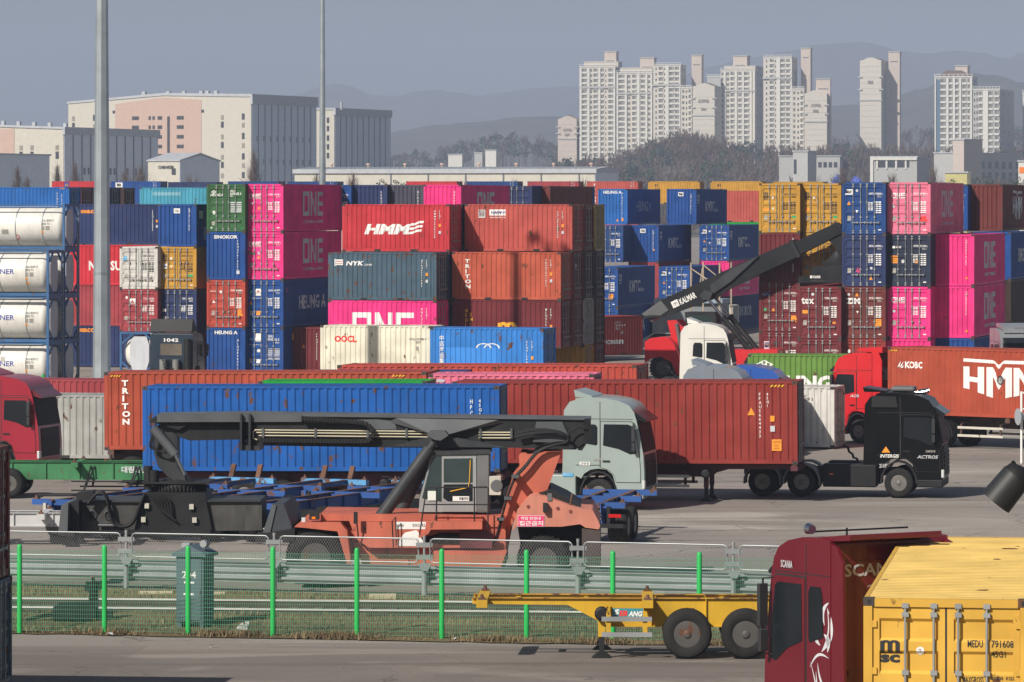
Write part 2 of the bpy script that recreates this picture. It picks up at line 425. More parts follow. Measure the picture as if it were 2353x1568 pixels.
# railway strip of dry grass between the fence and the guardrail
VM = ground_mat('dry_earth', (.15, .115, .065), (.19, .15, .08), (.17, .135, .07), 3.0, False, False)
# strip edges follow the slanting fence / guardrail lines
FA, FB = Vector((gx(-60, 96.8), F / 96.8)), Vector((gx(1620, 100.6), F / 100.6))
fd = (FB - FA).normalized()
GA, GB = Vector((gx(-60, 84.2), F / 84.2)), Vector((gx(1700, 89.6), F / 89.6)); gd = (GB - GA).normalized()
def along(A, d, x): return A.y + (x - A.x) * d.y / d.x
b = MB(); vs = []
nx, ny = 60, 14
random.seed(3)
for i in range(nx + 1):
    x = -16 + 32 * i / nx
    y0, y1 = along(FA, fd, x) - .35, along(GA, gd, x) + .1
    for j in range(ny + 1):
        y = y0 + (y1 - y0) * j / ny
        hump = (.16 * math.sin(math.pi * j / ny) if not .36 < j / ny < .68 else -.02) + (random.uniform(-.04, .05) if 0 < j < ny else 0)
        vs.append((x, y + (random.uniform(-.15, .15) if j == 0 else 0), gz(y) + .006 + hump))
b.add(vs, [(i*(ny+1)+j, (i+1)*(ny+1)+j, (i+1)*(ny+1)+j+1, i*(ny+1)+j+1) for i in range(nx) for j in range(ny)], 0, True)
tag(b.build('trackside_ground', VM), kind='structure')
# dry grass blades
G1 = mat('dry_grass', (.2, .155, .078), rough=.9, var=.3); G2 = mat('green_grass', (.12, .13, .05), rough=.9, var=.3); G3 = mat('russet_grass', (.2, .135, .075), rough=.9, var=.3)
gb = MB(); random.seed(11)
def blade(x, y, z, h, mi, lean=.5, w=.012):
    a = random.uniform(0, 6.28); dx, dy = math.cos(a) * h * lean * random.random(), math.sin(a) * h * lean * random.random()
    px, py = -math.sin(a) * w, math.cos(a) * w
    gb.add([(x - px, y - py, z), (x + px, y + py, z), (x + dx * .5 + px * .7, y + dy * .5 + py * .7, z + h * .6), (x + dx * .5 - px * .7, y + dy * .5 - py * .7, z + h * .6), (x + dx, y + dy, z + h)], [(0, 1, 2, 3), (3, 2, 4)], mi)
for k in range(19000):
    x = random.uniform(-14, 10); y0, y1 = along(FA, fd, x) - .2, along(GA, gd, x) - .4
    t = random.random()
    if .37 < t < .67: continue
    y = y0 + (y1 - y0) * t; zz = gz(y) + .006 + .16 * math.sin(math.pi * t)
    mi = 1 if (t < .3 and random.random() < .2 + .25 * math.sin(x * .9)) else 0
    blade(x, y, zz - .02, random.uniform(.05, .16), mi)
for k in range(2600):
    x = random.gauss(random.choice([-3.9, -4.4, -9.5, 2.1, -.3, 5, -6.6]), .45); y = along(FA, fd, x) + random.gauss(-.15, .12)
    blade(x, y, gz(y), random.uniform(.05, .22), 2 if random.random() < .5 else 0, 1.3)
for k in range(2500):
    x = random.uniform(-14, 8); y = along(FA, fd, x) + random.gauss(-.1, .1); blade(x, y, gz(y), random.uniform(.02, .07), random.choice([0, 0, 1, 2]), 1.2)
tag(gb.build('trackside_grass', [G1, G2, G3], fix=False), 'dry yellow and russet grass along the railway strip behind the green fence', 'grass', kind='stuff')
# rails
RH = mat('polished_rail_glint', (.7, .69, .66), rough=.4, metal=.2, var=.1); RW = mat('rail_web', (.06, .045, .035), rough=.8, var=.3)  # rail head: the sun's glint is put into its pale base colour
tr = empty('railway_track', (0, 0, 0), 0, 'railway track with polished rails in the dry grass strip', 'railway track')
for (sa, sb) in ((91.0, 92.4), (93.0, 94.6)):
    A = Vector((gx(-60, sa), F / sa)); B = Vector((gx(1750, sb), F / sb)); d = (B - A).normalized()
    q = [A - d * 4, B + d * 6]; ZT = .46
    w = MB(); w.beam((q[0].x, q[0].y, ZT - .02), (q[1].x, q[1].y, ZT - .02), .075, .04, 0)
    w.beam((q[0].x, q[0].y, ZT - .11), (q[1].x, q[1].y, ZT - .11), .03, .15, 1); w.beam((q[0].x, q[0].y, ZT - .2), (q[1].x, q[1].y, ZT - .2), .15, .03, 1)
    w.build('rail', [RH, RW], tr)
sl = MB()
A = Vector((gx(-60, 91.4), F / 91.4)); B = Vector((gx(1750, 93.5), F / 93.5)); d = (B - A).normalized(); nrm = Vector((-d.y, d.x))
for k in range(46):
    p = A + d * (k * .62); a, c = p - nrm * 1.25, p + nrm * 1.25
    sl.beam((a.x, a.y, .2), (c.x, c.y, .2), .24, .16)
sl.build('sleeper_row', mat('old_sleeper', (.1, .08, .06), rough=.95, var=.3), tr)
# ------------------------------------------------------------------ hills and woods
HILLM = mat('winter_hill', (.075, .072, .06), rough=1, var=.35, scale=.02, grain=.3)
def ridge(name, pts, s, base=-2, depth=1800, label=None):
    """a range of hills: crest through the given picture points at scale s, slopes to both sides"""
    b = MB(); vs = []; random.seed(len(pts)); n = 0; cols = []
    us = []
    for (a, va), (c, vc) in zip(pts, pts[1:]):
        k = max(2, int((c - a) / 14))
        for i in range(k): us.append((a + (c - a) * i / k, va + (vc - va) * (3 * (i / k) ** 2 - 2 * (i / k) ** 3)))
    us.append(pts[-1])
    rows = [(-.55, .0), (-.42, .3), (-.3, .55), (-.18, .78), (-.08, .93), (0, 1), (.15, .8), (.5, .0)]
    for u, v in us:
        p = pt(u, v + random.uniform(-.7, .7), s)
        for t, h in rows:
            vs.append((p.x + random.uniform(-2, 2), p.y + depth * t * (1 + random.uniform(-.01, .01)), base + (p.z - base) * h * (1 + (random.uniform(-.015, .015) if 0 < h < 1 else 0))))
    m = len(rows)
    b.add(vs, [(i*m+j, (i+1)*m+j, (i+1)*m+j+1, i*m+j+1) for i in range(len(us) - 1) for j in range(m - 1)], 0, True)
    return tag(b.build(name, HILLM), label, None, None, 'structure')
ridge('far_hills', [(-200, 330), (100, 326), (400, 300), (560, 262), (640, 236), (700, 212), (740, 198), (775, 193), (810, 200), (860, 219), (910, 221), (960, 210), (1000, 207), (1060, 214), (1100, 221), (1160, 212), (1230, 203), (1300, 199), (1380, 195), (1480, 190), (1560, 175), (1640, 152), (1720, 133), (1800, 119), (1880, 103), (1950, 98), (1985, 97), (2020, 104), (2060, 117), (2130, 123), (2200, 117), (2260, 122), (2310, 134), (2353, 120), (2500, 90)], 1.15, -2, 2600)
ridge('near_hills', [(860, 330), (920, 300), (1000, 288), (1100, 280), (1180, 270), (1270, 268), (1400, 290), (1560, 290), (1800, 250), (2000, 240), (2120, 205), (2200, 165), (2280, 172), (2353, 190), (2500, 200)], 2.1, -2, 1300)
TERR = mat('brown_hillside', (.1, .085, .065), rough=1, var=.35, scale=.05)
def terr_z(x, y):
    t = min(1, max(0, (y - 1250) / 900)); t = t * t * (3 - 2 * t)
    u = UC + x * F / y
    k = .35 + .65 / (1 + math.exp(-(u - 1250) / 110))
    hump = 7 * math.exp(-((u - 1570) / 95) ** 2) * math.exp(-((y - 2030) / 160) ** 2)
    return -1 + 30 * t * k + hump
b = MB(); vs = []; nx, ny = 60, 30
for i in range(nx + 1):
    for j in range(ny + 1):
        y = 1250 + 1700 * j / ny; x = (-60 + 320 * i / nx) * y / 2000
        vs.append((x, y, terr_z(x, y)))
b.add(vs, [(i*(ny+1)+j, (i+1)*(ny+1)+j, (i+1)*(ny+1)+j+1, i*(ny+1)+j+1) for i in range(nx) for j in range(ny)], 0, True)
tag(b.build('wooded_hillside', TERR), kind='structure')
TW1 = mat('bare_twigs', (.125, .08, .056), rough=1, var=.3); TW2 = mat('purple_twigs', (.11, .066, .06), rough=1, var=.3); PINE = mat('pine_needles', (.035, .055, .035), rough=1, var=.4); TRK = mat('bark', (.11, .09, .075), rough=1, var=.3)
def twigs(mb, o, h, w, n, mi, th=.12, conic=False):
    """a bare winter crown: slender forking twigs"""
    for k in range(n):
        t = random.random(); a = random.uniform(0, 6.283)
        z0 = h * (.18 + .55 * t)
        rr = (w * (1 - t) ** .8 if conic else w * math.sin(math.pi * (.25 + .65 * t))) * random.uniform(.5, 1.0)
        tip = Vector((o[0] + math.cos(a) * rr, o[1] + math.sin(a) * rr, o[2] + min(h, z0 + h * random.uniform(.12, .3))))
        base = Vector((o[0] + math.cos(a) * rr * .1, o[1] + math.sin(a) * rr * .1, o[2] + z0))
        side = Vector((-math.sin(a), math.cos(a), 0)) * th
        mid = base.lerp(tip, .55) + Vector((random.uniform(-.3, .3), random.uniform(-.3, .3), random.uniform(-.1, .4))) * h * .06
        mb.add([base - side, base + side, mid + side * .7, mid - side * .7, tip], [(0, 1, 2, 3), (3, 2, 4)], mi)
        for q in range(3):
            e = mid + Vector((math.cos(a + random.uniform(-1, 1)) * .5, math.sin(a + random.uniform(-1, 1)) * .5, random.uniform(.3, 1))) * h * random.uniform(.06, .15)
            mb.add([mid - side * .5, mid + side * .5, e], [(0, 1, 2)], mi)
def clump(mb, o, r, n, mi, leaf):
    for k in range(n):
        d = Vector((random.gauss(0, 1), random.gauss(0, 1), random.gauss(0, .8))).normalized() * r * random.random() ** .4
        c = Vector(o) + d; a = Vector((random.gauss(0, 1), random.gauss(0, 1), random.gauss(0, 1))).normalized(); bb = a.orthogonal().normalized()
        mb.add([c - a * leaf, c - bb * leaf * .7, c + a * leaf, c + bb * leaf * .7], [(0, 1, 2, 3)], mi)
random.seed(21)
wd = MB()
def plant(u, y, hs=1.0, kind=None):
    x = (u - UC) * y / F; z = terr_z(x, y)
    kind = kind if kind is not None else (random.random())
    g = math.sin(u * .013 + y * .004) + math.sin(u * .031 - y * .007)
    h = random.uniform(8, 13) * hs
    if kind + g * .16 > .9:
        wd.cyl((x, y, z), (x, y, z + h * .5), .2, .1, 5, 3)
        for q in range(5): clump(wd, (x + random.gauss(0, 1.4), y + random.gauss(0, 1.4), z + h * random.uniform(.35, .85)), 1.9, 20, 2, .7)
    else:
        wd.cyl((x, y, z), (x, y, z + h * .6), .22, .08, 5, 3)
        twigs(wd, (x, y, z), h, h * .34, 22, random.choice([0, 0, 1]), .17)
for k in range(1900):
    y = random.uniform(1330, 2150)
    u = random.uniform(880, 2420)
    plant(u, y)
for k in range(260): plant(random.gauss(1570, 80), random.uniform(1900, 2120), random.uniform(.7, 1.15), .3)
tag(wd.build('woodland', [TW1, TW2, PINE, TRK], fix=False), 'bare brown and dark green winter woodland below the apartment towers', 'woodland', kind='stuff')
fw = MB()
for k in range(900):
    u = random.uniform(880, 2400); t = random.random(); y = 2750 + 300 * t
    x = (u - UC) * y / F
    zz = 30 + 15 * t + 6 * math.sin(u * .012) + (10 if u > 1900 else 0)
    h = random.uniform(8, 13); fw.cyl((x, y, zz - 14), (x, y, zz + h * .5), .4, .1, 4, 3)
    if random.random() < .25:
        for q in range(3): clump(fw, (x + random.gauss(0, 2), y, zz + h * random.uniform(.3, .8)), 2.6, 14, 2, 1.2)
    else: twigs(fw, (x, y, zz), h, h * .4, 14, 1, .3)
tag(fw.build('distant_woodland', [TW1, TW2, PINE, TRK], fix=False), 'hazy bare woodland on the slope behind the apartment towers', 'woodland', kind='stuff')

# single trees in front of the warehouses
def tree(u, vtop, s, w, label, conic=True, kind=0, group='bare trees in front of the warehouses', n=150):
    p = pt(u, vtop, s); h = p.z
    o = empty('bare_tree' if kind == 0 else 'evergreen_tree', (p.x, p.y, 0), 0, label, 'tree', group)
    t = MB(); t.cyl((0, 0, 0), (0, 0, h * .93), h * .016, h * .003, 6); 
    for k in range(7):
        a = k * 2.4; z0 = h * (.25 + .08 * k); t.cyl((0, 0, z0), (math.cos(a) * w * .35, math.sin(a) * w * .35, z0 + h * .12), h * .006, h * .002, 4)
    t.build('trunk', TRK, o)
    c = MB()
    if kind == 0: twigs(c, (0, 0, 0), h, w / 2, n * 2, 0, .03 * h / 12, conic)
    else:
        for q in range(26): clump(c, (random.gauss(0, w * .22), random.gauss(0, w * .22), h * random.uniform(.55, .95)), w * .16, 30, 0, w * .035)
    c.build('crown', [TW1 if kind == 0 else PINE], o, fix=False)
random.seed(5)
for u, v, s, w, lb, cn in (
    (583, 331, 11, 9, 'tall cone-shaped bare tree at the corner of the great cream warehouse', True), (132, 365, 11, 7, 'cone-shaped bare tree against the lit wall of the lower warehouse', True),
    (172, 358, 11, 7, 'slender bare tree at the corner of the lower warehouse', True), (40, 368, 11, 6, 'bare tree by the small shaded shed at the picture edge', True), (62, 392, 11, 5, 'short bare tree near the shaded shed', True),
    (326, 365, 11, 9, 'spreading bare tree in front of the lower warehouse shaded side', False), (290, 378, 11, 8, 'smaller spreading bare tree near the thick lamp mast', False), (440, 385, 11, 8, 'bare tree in front of the grey gabled shed', False),
    (811, 381, 14, 4.5, 'bare tree beside the long low hall, just past the thin mast', False), (728, 384, 14, 3, 'little bare tree touching the thin mast', False), (1068, 402, 16, 3, 'low bare shrub-like tree at the middle of the low hall', False), (1185, 398, 16, 4, 'low bare tree toward the far end of the low hall', False), (1345, 398, 16, 5, 'low bare tree at the end of the low hall', False),
    (2145, 371, 9, 8, 'bare tree beside the pale podium building', False), (2050, 385, 10, 6, 'bare tree before the low office block', False), (1935, 372, 9.5, 9, 'wide bare tree before the pale stair block', False), (1560, 398, 12, 12, 'tawny bare tree clump rising over the yellow container', False), (1720, 395, 11, 7, 'bare tree beside the pale stair block', False)):
    tree(u, v, s, w, lb, cn)
for u, v, s, w, lb in ((882, 409, 15, 5, 'dark evergreen clump before the low hall'), (915, 412, 15, 3, 'small dark evergreen beside the larger clump'), (1930, 402, 12, 3, 'small dark evergreen above the dark blue doors'), (2275, 400, 12, 5, 'dark evergreen above the navy long side'), (2340, 400, 12, 4, 'dark evergreen near the picture edge sign'), (2180, 402, 12, 3.5, 'dark evergreen in front of the yellow canopy')):
    tree(u, v, s, w, lb, False, 1, 'evergreen trees behind the yard')

# ------------------------------------------------------------------ warehouses
WCR = mat('cream_cladding', (.58, .55, .47), rough=.8, var=.05, streak=.1); WPK = mat('pink_cladding', (.55, .39, .32), rough=.8, var=.05, streak=.1)
WGR = mat('skylit_cladding', (.7, .77, .86), rough=.7, var=.05, streak=.15); WLG = mat('pale_grey_cladding', (.42, .44, .46), rough=.7, var=.05)  # WGR: pale blue tint stands in for skylight and haze on shaded sides
WRF = mat('metal_roof', (.46, .48, .51), rough=.6, var=.1); WIN = mat('far_window', (.05, .055, .065), rough=.2, var=.2); WINB = mat('far_blind', (.28, .26, .22), rough=.8, var=.15); PIPE = mat('downpipe_grey', (.13, .14, .16), rough=.7, var=.1)
class Bld:
    def __init__(s, name, label, u, sc, theta, cat='building', group=None, z0=0):
        s.p = Vector((gx(u, sc), F / sc, z0)); s.s = sc; s.th = theta; s.u = u
        s.o = empty(name, s.p, -theta, label, cat, group); s.nw = 0; s.rest = {}; s.meshes = {}
    def Z(s, v): return CH + (VH - v) / s.s - s.p.z
    def X(s, u):
        """distance along the front face at which picture position u falls"""
        k = (u - UC) / F; c, n = math.cos(R(s.th)), math.sin(R(s.th))
        return (k * s.p.y - s.p.x) / (c + k * n)
    def D(s, u, x):
        """distance back along the side that starts at front distance x"""
        k = (u - UC) / F; c, n = math.cos(R(s.th)), math.sin(R(s.th)); px, py = s.p.x + c * x, s.p.y - n * x
        return (k * py - px) / (n - k * c)
    def part(s, name, mb, m, label=None): return mb.build(name, m, s.o, label=label)
    def win(s, x, z, w, h, m=WIN, y=0.0, t=.12, name='window', side=None, d=0.0):
        key = (w, h, m.name, side, name)
        if key not in s.meshes:
            b = MB()
            if side is None: b.box(0, w, -t, .05, 0, h)
            else: b.box(-.05, t, 0, w, 0, h)
            s.meshes[key] = b.mesh(name, [m])
        if s.nw < 100 or name != 'window':
            inst(name, s.meshes[key], s.o, (x, y, z)); s.nw += (name == 'window')
        else:
            r = s.rest.setdefault('r', (MB(), []))
            if m not in r[1]: r[1].append(m)
            mi = r[1].index(m)
            if side is None: r[0].box(x, x + w, y - t, y + .05, z, z + h, mi)
            else: r[0].box(x - .05, x + t, y, y + w, z, z + h, mi)
    def done(s):
        if 'r' in s.rest: tag(s.rest['r'][0].build('window', s.rest['r'][1], s.o), kind='stuff')

# great cream warehouse
B = Bld('warehouse', 'great cream and pink warehouse block with grey shaded side and low gabled roof', 157, 6.5, 24)
x1 = B.X(577); zl, zp, zr = B.Z(239), B.Z(229) + 1, B.Z(240) + 2; xp = B.X(375); dp = B.D(727, x1)
m = MB(); m.prism([(0, 0), (x1, 0), (x1, zr), (xp, zp), (0, zl)], 0, dp); B.part('wall', m, WCR)
m = MB(); a, c = B.X(265), B.X(463); m.prism([(a, 0), (c, 0), (c, zp - 1.6), (xp, zp - .6), (a, zl - .2)], -.15, .1); B.part('pink_panel', m, WPK)
m = MB(); m.box(x1 - .1, x1 + .15, .4, dp - .2, 0, zr - 1.2); B.part('side_cladding', m, WGR)
m = MB(); m.prism([(-.4, zl), (xp, zp), (x1 + .6, zr - .1), (x1 + .6, zr + .9), (xp, zp + .9), (-.4, zl + .7)], -.3, dp + .3); m.box(x1 - .2, x1 + .7, -.3, dp + .3, zr - 2.6, zr); B.part('roof', m, WRF)
for k in range(1, 10):
    m = MB(); y = dp * k / 10; m.box(x1 + .1, x1 + .4, y - .13, y + .13, 0, zr - 1); B.part('downpipe', m, PIPE)
for k in range(1, 10):
    for z in (14, 22, 30, 38):
        if z < zr - 4: B.win(x1 + .15, z - 6, .5, 1.9, PIPE, dp * k / 10 - 1.2, .1, 'window', 's')
for zz, (u, v) in enumerate([(u, v) for u in (166, 214, 508, 556) for v in (272, 290, 316, 336, 362, 381, 404)]):
    B.win(B.X(u), B.Z(v) - 1, 1.05, 1.6 if zz % 2 == 0 else 2.1, WINB if zz % 2 == 0 else WIN)
for v in (272, 293, 315, 337, 358):
    B.win(B.X(304), B.Z(v) - .8, 2.7, 1.2, WIN, -.16); B.win(B.X(407), B.Z(v) - .8, 2.7, 1.2, WIN, -.16)
    for u in (342, 351, 363): B.win(B.X(u), B.Z(v) - .8, .9 if u < 360 else 1.7, 1.2, WIN, -.16)
B.win(B.X(385), B.Z(360), 1.0, B.Z(270) - B.Z(360), WIN, -.16)
B.win(B.X(259), B.Z(262), 1.0, 1.0); B.win(B.X(463), B.Z(262), 1.0, 1.0)
for k, u in enumerate((316, 372, 408, 448, 462, 482)):
    m = MB(); xx = B.X(u); m.box(xx, xx + 1.3, 3, 4.4, zp - 1.2, zp + 1.6); B.part('roof_vent', m, WLG)
B.done()
B = Bld('warehouse', 'tall cream warehouse wing with grey shaded side behind the thin lamp mast', 727, 6.15, 24)
x1 = B.X(768); z0 = B.Z(253); dp = B.D(897, x1)
m = MB(); m.box(0, x1, 0, dp, 0, z0); B.part('wall', m, WCR)
m = MB(); m.box(x1 - .1, x1 + .15, .4, dp, 0, z0 - 1.2); B.part('side_cladding', m, WGR)
m = MB(); m.box(-.4, x1 + .7, -.3, dp + .3, z0, z0 + .7); m.box(x1 - .2, x1 + .7, -.3, dp + .3, z0 - 2, z0 - .01); B.part('roof', m, WRF)
for k in range(1, 10):
    m = MB(); y = dp * k / 10; m.box(x1 + .1, x1 + .4, y - .13, y + .13, 0, z0 - 1); B.part('downpipe', m, PIPE)
    for z in (20, 27): B.win(x1 + .15, z - 6, .5, 1.7, PIPE, y - 1.2, .1, 'window', 's')
for v in (283, 302, 324, 344, 364): B.win(B.X(751), B.Z(v), 1.0, 2.0)
m = MB(); m.cyl((x1 + 1, 4, z0), (x1 + 1, 4, z0 + 3), .5, n=8); B.part('roof_vent', m, WLG)
B.done()
B = Bld('warehouse', 'lower cream warehouse with long shaded grey side, between shed and lamp mast', -60, 8.2, 24)
x1 = B.X(146); zr = B.Z(303) + .5; zl = B.Z(290); dp = B.D(363, x1)
m = MB(); m.prism([(0, 0), (x1, 0), (x1, zr), (0, zl)], 0, dp); B.part('wall', m, WCR)
m = MB(); m.box(0, B.X(33), -.15, .1, 14, zl - .8); B.part('pink_panel', m, WPK)
m = MB(); m.box(x1 - .1, x1 + .15, .3, dp - .2, 0, zr - .6); B.part('side_cladding', m, WGR)
m = MB(); m.prism([(-.4, zl), (x1 + .6, zr), (x1 + .6, zr + .6), (-.4, zl + .6)], -.3, dp + .3); m.box(x1 - .2, x1 + .6, -.3, dp + .3, zr - 1.5, zr - .01); B.part('roof', m, WRF)
for k in range(1, 11):
    m = MB(); y = dp * k / 11; m.box(x1 + .1, x1 + .4, y - .12, y + .12, 0, zr - 1); B.part('downpipe', m, PIPE)
    for z in (7.5, 13, 18.5): B.win(x1 + .15, z, 1.0, 1.9, PIPE, y + (1 if k % 3 else -1.6), .1, 'window', 's')
for u in (45, 70, 128):
    for j, v in enumerate((346, 366, 394, 414)): B.win(B.X(u), B.Z(v), 1.0, 1.3 if j % 2 == 0 else 2.0, WINB if j % 2 == 0 else WIN)
for k in range(5):
    m = MB(); xx = x1 - 3 - k * 5; m.box(xx, xx + 1, 5, 6, zr + .6 + k * .2, zr + 1.8 + k * .2); B.part('roof_vent', m, WLG)
B.done()
B = Bld('shed', 'small shaded grey shed at the picture edge before the lower warehouse', -60, 9.5, 24, 'shed')
m = MB(); x1 = B.X(-30); m.box(0, x1, 0, 30, 0, B.Z(356)); B.part('wall', m, WGR)
m = MB(); m.box(-.3, x1 + .4, -.3, 30.3, B.Z(356), B.Z(352)); B.part('roof', m, WRF)
B = Bld('shed', 'cream shed with dark capital lettering and grey gabled end beside the great warehouse', 340, 9.0, 30, 'shed')
x1 = B.X(412); z0 = B.Z(371); dp = B.D(504, x1)
m = MB(); m.box(0, x1, 0, dp, 0, z0); B.part('wall', m, WCR)
m = MB(); m.prism([(.1, 0), (dp - .1, 0), (dp - .1, z0), (dp * .52, z0 + 1.6), (.1, z0)], x1 - .1, x1 + .15, plane='yz'); B.part('gable', m, WGR)
m = MB(); m.prism([(-.3, z0), (dp * .5, z0 + 1.8), (dp + .3, z0), (dp + .3, z0 + .3), (dp * .5, z0 + 2.2), (-.3, z0 + .3)], -.3, x1 + .4, plane='yz'); B.part('roof', m, WRF)
B.win(B.X(395), B.Z(402), 1.2, 1.6)
lt = Letters(); lt.put('CHENKER', (B.X(364), -.15, B.Z(388.5)), (1, 0, 0), (0, 0, 1), B.X(400.5) - B.X(364), .8, BLACKL, 0, .03); lt.build(B.o)
B = Bld('hall', 'long low cream hall with corrugated grey roof and small roof ventilators', 677, 10.5, 14, 'hall')
x1 = B.X(1366); z0 = B.Z(397); dp = B.D(1420, x1)
m = MB(); m.box(0, x1, 0, dp, 0, z0); B.part('wall', m, WCR)
m = MB(); m.prism([(.1, 0), (dp - .1, 0), (dp - .1, z0), (dp * .5, z0 + .8), (.1, z0)], x1 - .1, x1 + .15, plane='yz'); B.part('gable', m, WGR)
m = MB(); m.prism([(-.4, z0 - .2), (-.4, z0 + .7), (dp * .5, z0 + 1.25), (dp + .3, z0 + .3), (dp + .3, z0)], -.4, x1 + .5, plane='yz')
for k in range(60):
    xx = x1 * k / 60; m.beam((xx, -.4, z0 + .73), (xx, dp * .5, z0 + 1.28), .25, .1)
B.part('roof', m, WRF)
for k in range(8):
    m = MB(); xx = x1 * (k + .6) / 8; m.box(xx - .15, xx + .15, -.12, .1, 0, z0); B.part('downpipe', m, PIPE)
    m = MB(); m.cyl((xx, dp * .5, z0 + 1.1), (xx, dp * .5, z0 + 1.8), .25, n=8); m.cyl((xx, dp * .5, z0 + 1.75), (xx, dp * .5, z0 + 2.1), .5, .35, n=8); B.part('roof_vent', m, WPK)

# ------------------------------------------------------------------ apartment towers
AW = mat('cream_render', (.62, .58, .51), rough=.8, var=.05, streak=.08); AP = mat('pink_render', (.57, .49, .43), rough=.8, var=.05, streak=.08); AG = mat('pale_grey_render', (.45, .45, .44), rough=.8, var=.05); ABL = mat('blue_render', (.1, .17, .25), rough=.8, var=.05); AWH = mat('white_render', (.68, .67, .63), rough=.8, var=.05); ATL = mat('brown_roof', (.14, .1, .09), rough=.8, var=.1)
AGL = mat('balcony_glass', (.17, .165, .15), rough=.3, var=.25); AGB = mat('pale_balcony_glass', (.27, .26, .24), rough=.4, var=.2)
AGRP = 'apartment towers on the hill'
def tower(label, u0, u1, vt, vb, s, us, fl, bays, pent=None, theta=12, wall=AW, steps=(), band=None, gable=False, wins=True, sign=None):
    """bays: list of (u from, u to, kind) along the front; us: picture position where the shaded side ends"""
    z0 = CH + (VH - vb) / s - 12
    B = Bld('apartment_tower', label, u0, s, theta, 'apartment tower', AGRP, z0)
    x1 = B.X(u1); H = B.Z(vt); dp = max(8, B.D(us, x1))
    m = MB(); m.box(0, x1, 0, dp, 0, H); B.part('wall', m, wall)
    if gable:
        m = MB(); m.prism([(0, H), (x1, H), (x1 * .82, H + .5), (x1 * .62, H + 1.6), (x1 * .38, H + 1.6), (x1 * .18, H + .5)], 0, dp * .5); B.part('gable', m, wall)
        m = MB(); m.prism([(-.2, H + .1), (x1 * .5, H + 2.4), (x1 + .2, H + .1)], dp * .5, dp - .2); B.part('roof', m, ATL)
        fh0 = 2.9
        for k in range(1, int(H / fh0)):
            m = MB(); m.box(.6, x1 - .6, -.08, .05, k * fh0, k * fh0 + .12); B.part('joint', m, AG)
        m = MB(); m.box(-.4, x1 + .4, -.35, .1, H * .62, H * .62 + .7); B.part('belt', m, AG)
        for xx in (-1, x1 - 1.2):
            for zz in (H * .72, H * .84): 
                m = MB(); m.box(xx, xx + 2.2, -.6, .4, zz, zz + .7); B.part('fin', m, AG)
    else:
        m = MB(); m.box(-.2, x1 + .2, -.25, dp, H, H + .5); m.box(-.2, x1 + .2, -.3, -.1, H + 1.3, H + 1.5)
        for k in range(9): m.box(x1 * k / 8 - .1, x1 * k / 8 + .1, -.3, -.1, H + .5, H + 1.3)
        B.part('parapet', m, AWH)
    fh = 2.9; n = int((H - 2) / fh)
    for a, c, kd in bays:
        xa, xc = B.X(a), B.X(c); w = xc - xa
        if kd == 'p':
            m = MB(); m.box(xa, xc, -.7, .05, 0, H - .4); B.part('pilaster', m, AWH); continue
        if kd == 'b':
            m = MB(); m.box(xa, xc, -.12, .05, 0, H - 1); B.part('colour_strip', m, ABL); continue
        for k in range(n):
            z = H - 2.4 - k * fh
            if z < 1: break
            if kd == 'w': B.win(xa + w * .1, z, w * .8, 1.5, AGL)
            elif kd == 's': B.win(xa + w * .25, z, w * .5, 1.2, WIN)
            else:
                B.win(xa + w * .06, z + .1, w * .42, 1.6, AGL); B.win(xa + w * .52, z + .1, w * .42, 1.6, AGB)
        if kd == 'd' and n:
            for k in range(n):
                m = MB(); z = H - 2.4 - k * fh - 1.05; m.box(xa, xc, -.45, .02, z, z + .75); B.part('balcony', m, AWH)
    if band: 
        m = MB(); zz = B.Z(band); m.box(-.3, x1 + .3, -.9, .1, zz - .5, zz + .5); B.part('belt', m, AG)
    for a, c, v in steps:
        m = MB(); xa, xc = B.X(a), B.X(c); m.box(xa, xc, .5, dp - .3, H + .01, B.Z(v)); m.box(xa - .2, xc + .2, .3, dp - .2, B.Z(v), B.Z(v) + .5); B.part('upper_storey', m, wall)
    if pent:
        a, c, v = pent[:3]; xa, xc = B.X(a), B.X(c) ; pd = pent[3] if len(pent) > 3 else 8
        y0 = pent[4] if len(pent) > 4 else 3
        m = MB(); m.box(xa, xc, y0, y0 + pd, (H * .0 if len(pent) > 4 else H + .01), B.Z(v)); B.part('lift_tower', m, AP)
        m = MB(); m.box(xa - .3, xc + .3, y0 - .3, y0 + pd + .3, B.Z(v), B.Z(v) + .5); B.part('lift_tower_roof', m, AG)
        m = MB(); m.box(xa + 1, xc - 1 if xc - xa > 3 else xc, y0 - .15, y0 + .05, B.Z(v) - 5, B.Z(v) - 4.6); B.part('louvre', m, PIPE)
    if sign:
        lt = Letters(); sg = mat('building_lettering', (.22, .2, .18), var=.05)
        for what, uu, vv, ww, hh in sign: lt.put(what, (B.X(uu), -.4, B.Z(vv)), (1, 0, 0), (0, 0, 1), ww, hh, sg, 0, .03)
        lt.build(B.o)
    # shaded side windows
    k = 0
    for yy in (dp * .25, dp * .6):
        for j in range(0, n, 2):
            B.win(x1, H - 2.4 - j * fh, 1.4, 1.3, PIPE, yy, .08, 'window', 's')
    B.done(); return B
S1 = 4.2
tower('slim low tower with plain end wall, first in the row beside the tall cream one', 1282, 1325, 274, 346, S1, 1333, 10, [], None, 8, AP, gable=True, sign=[('삼성마을', 1294, 302, 4.6, 1.6), ('507', 1298, 313, 2.6, 1.5)])
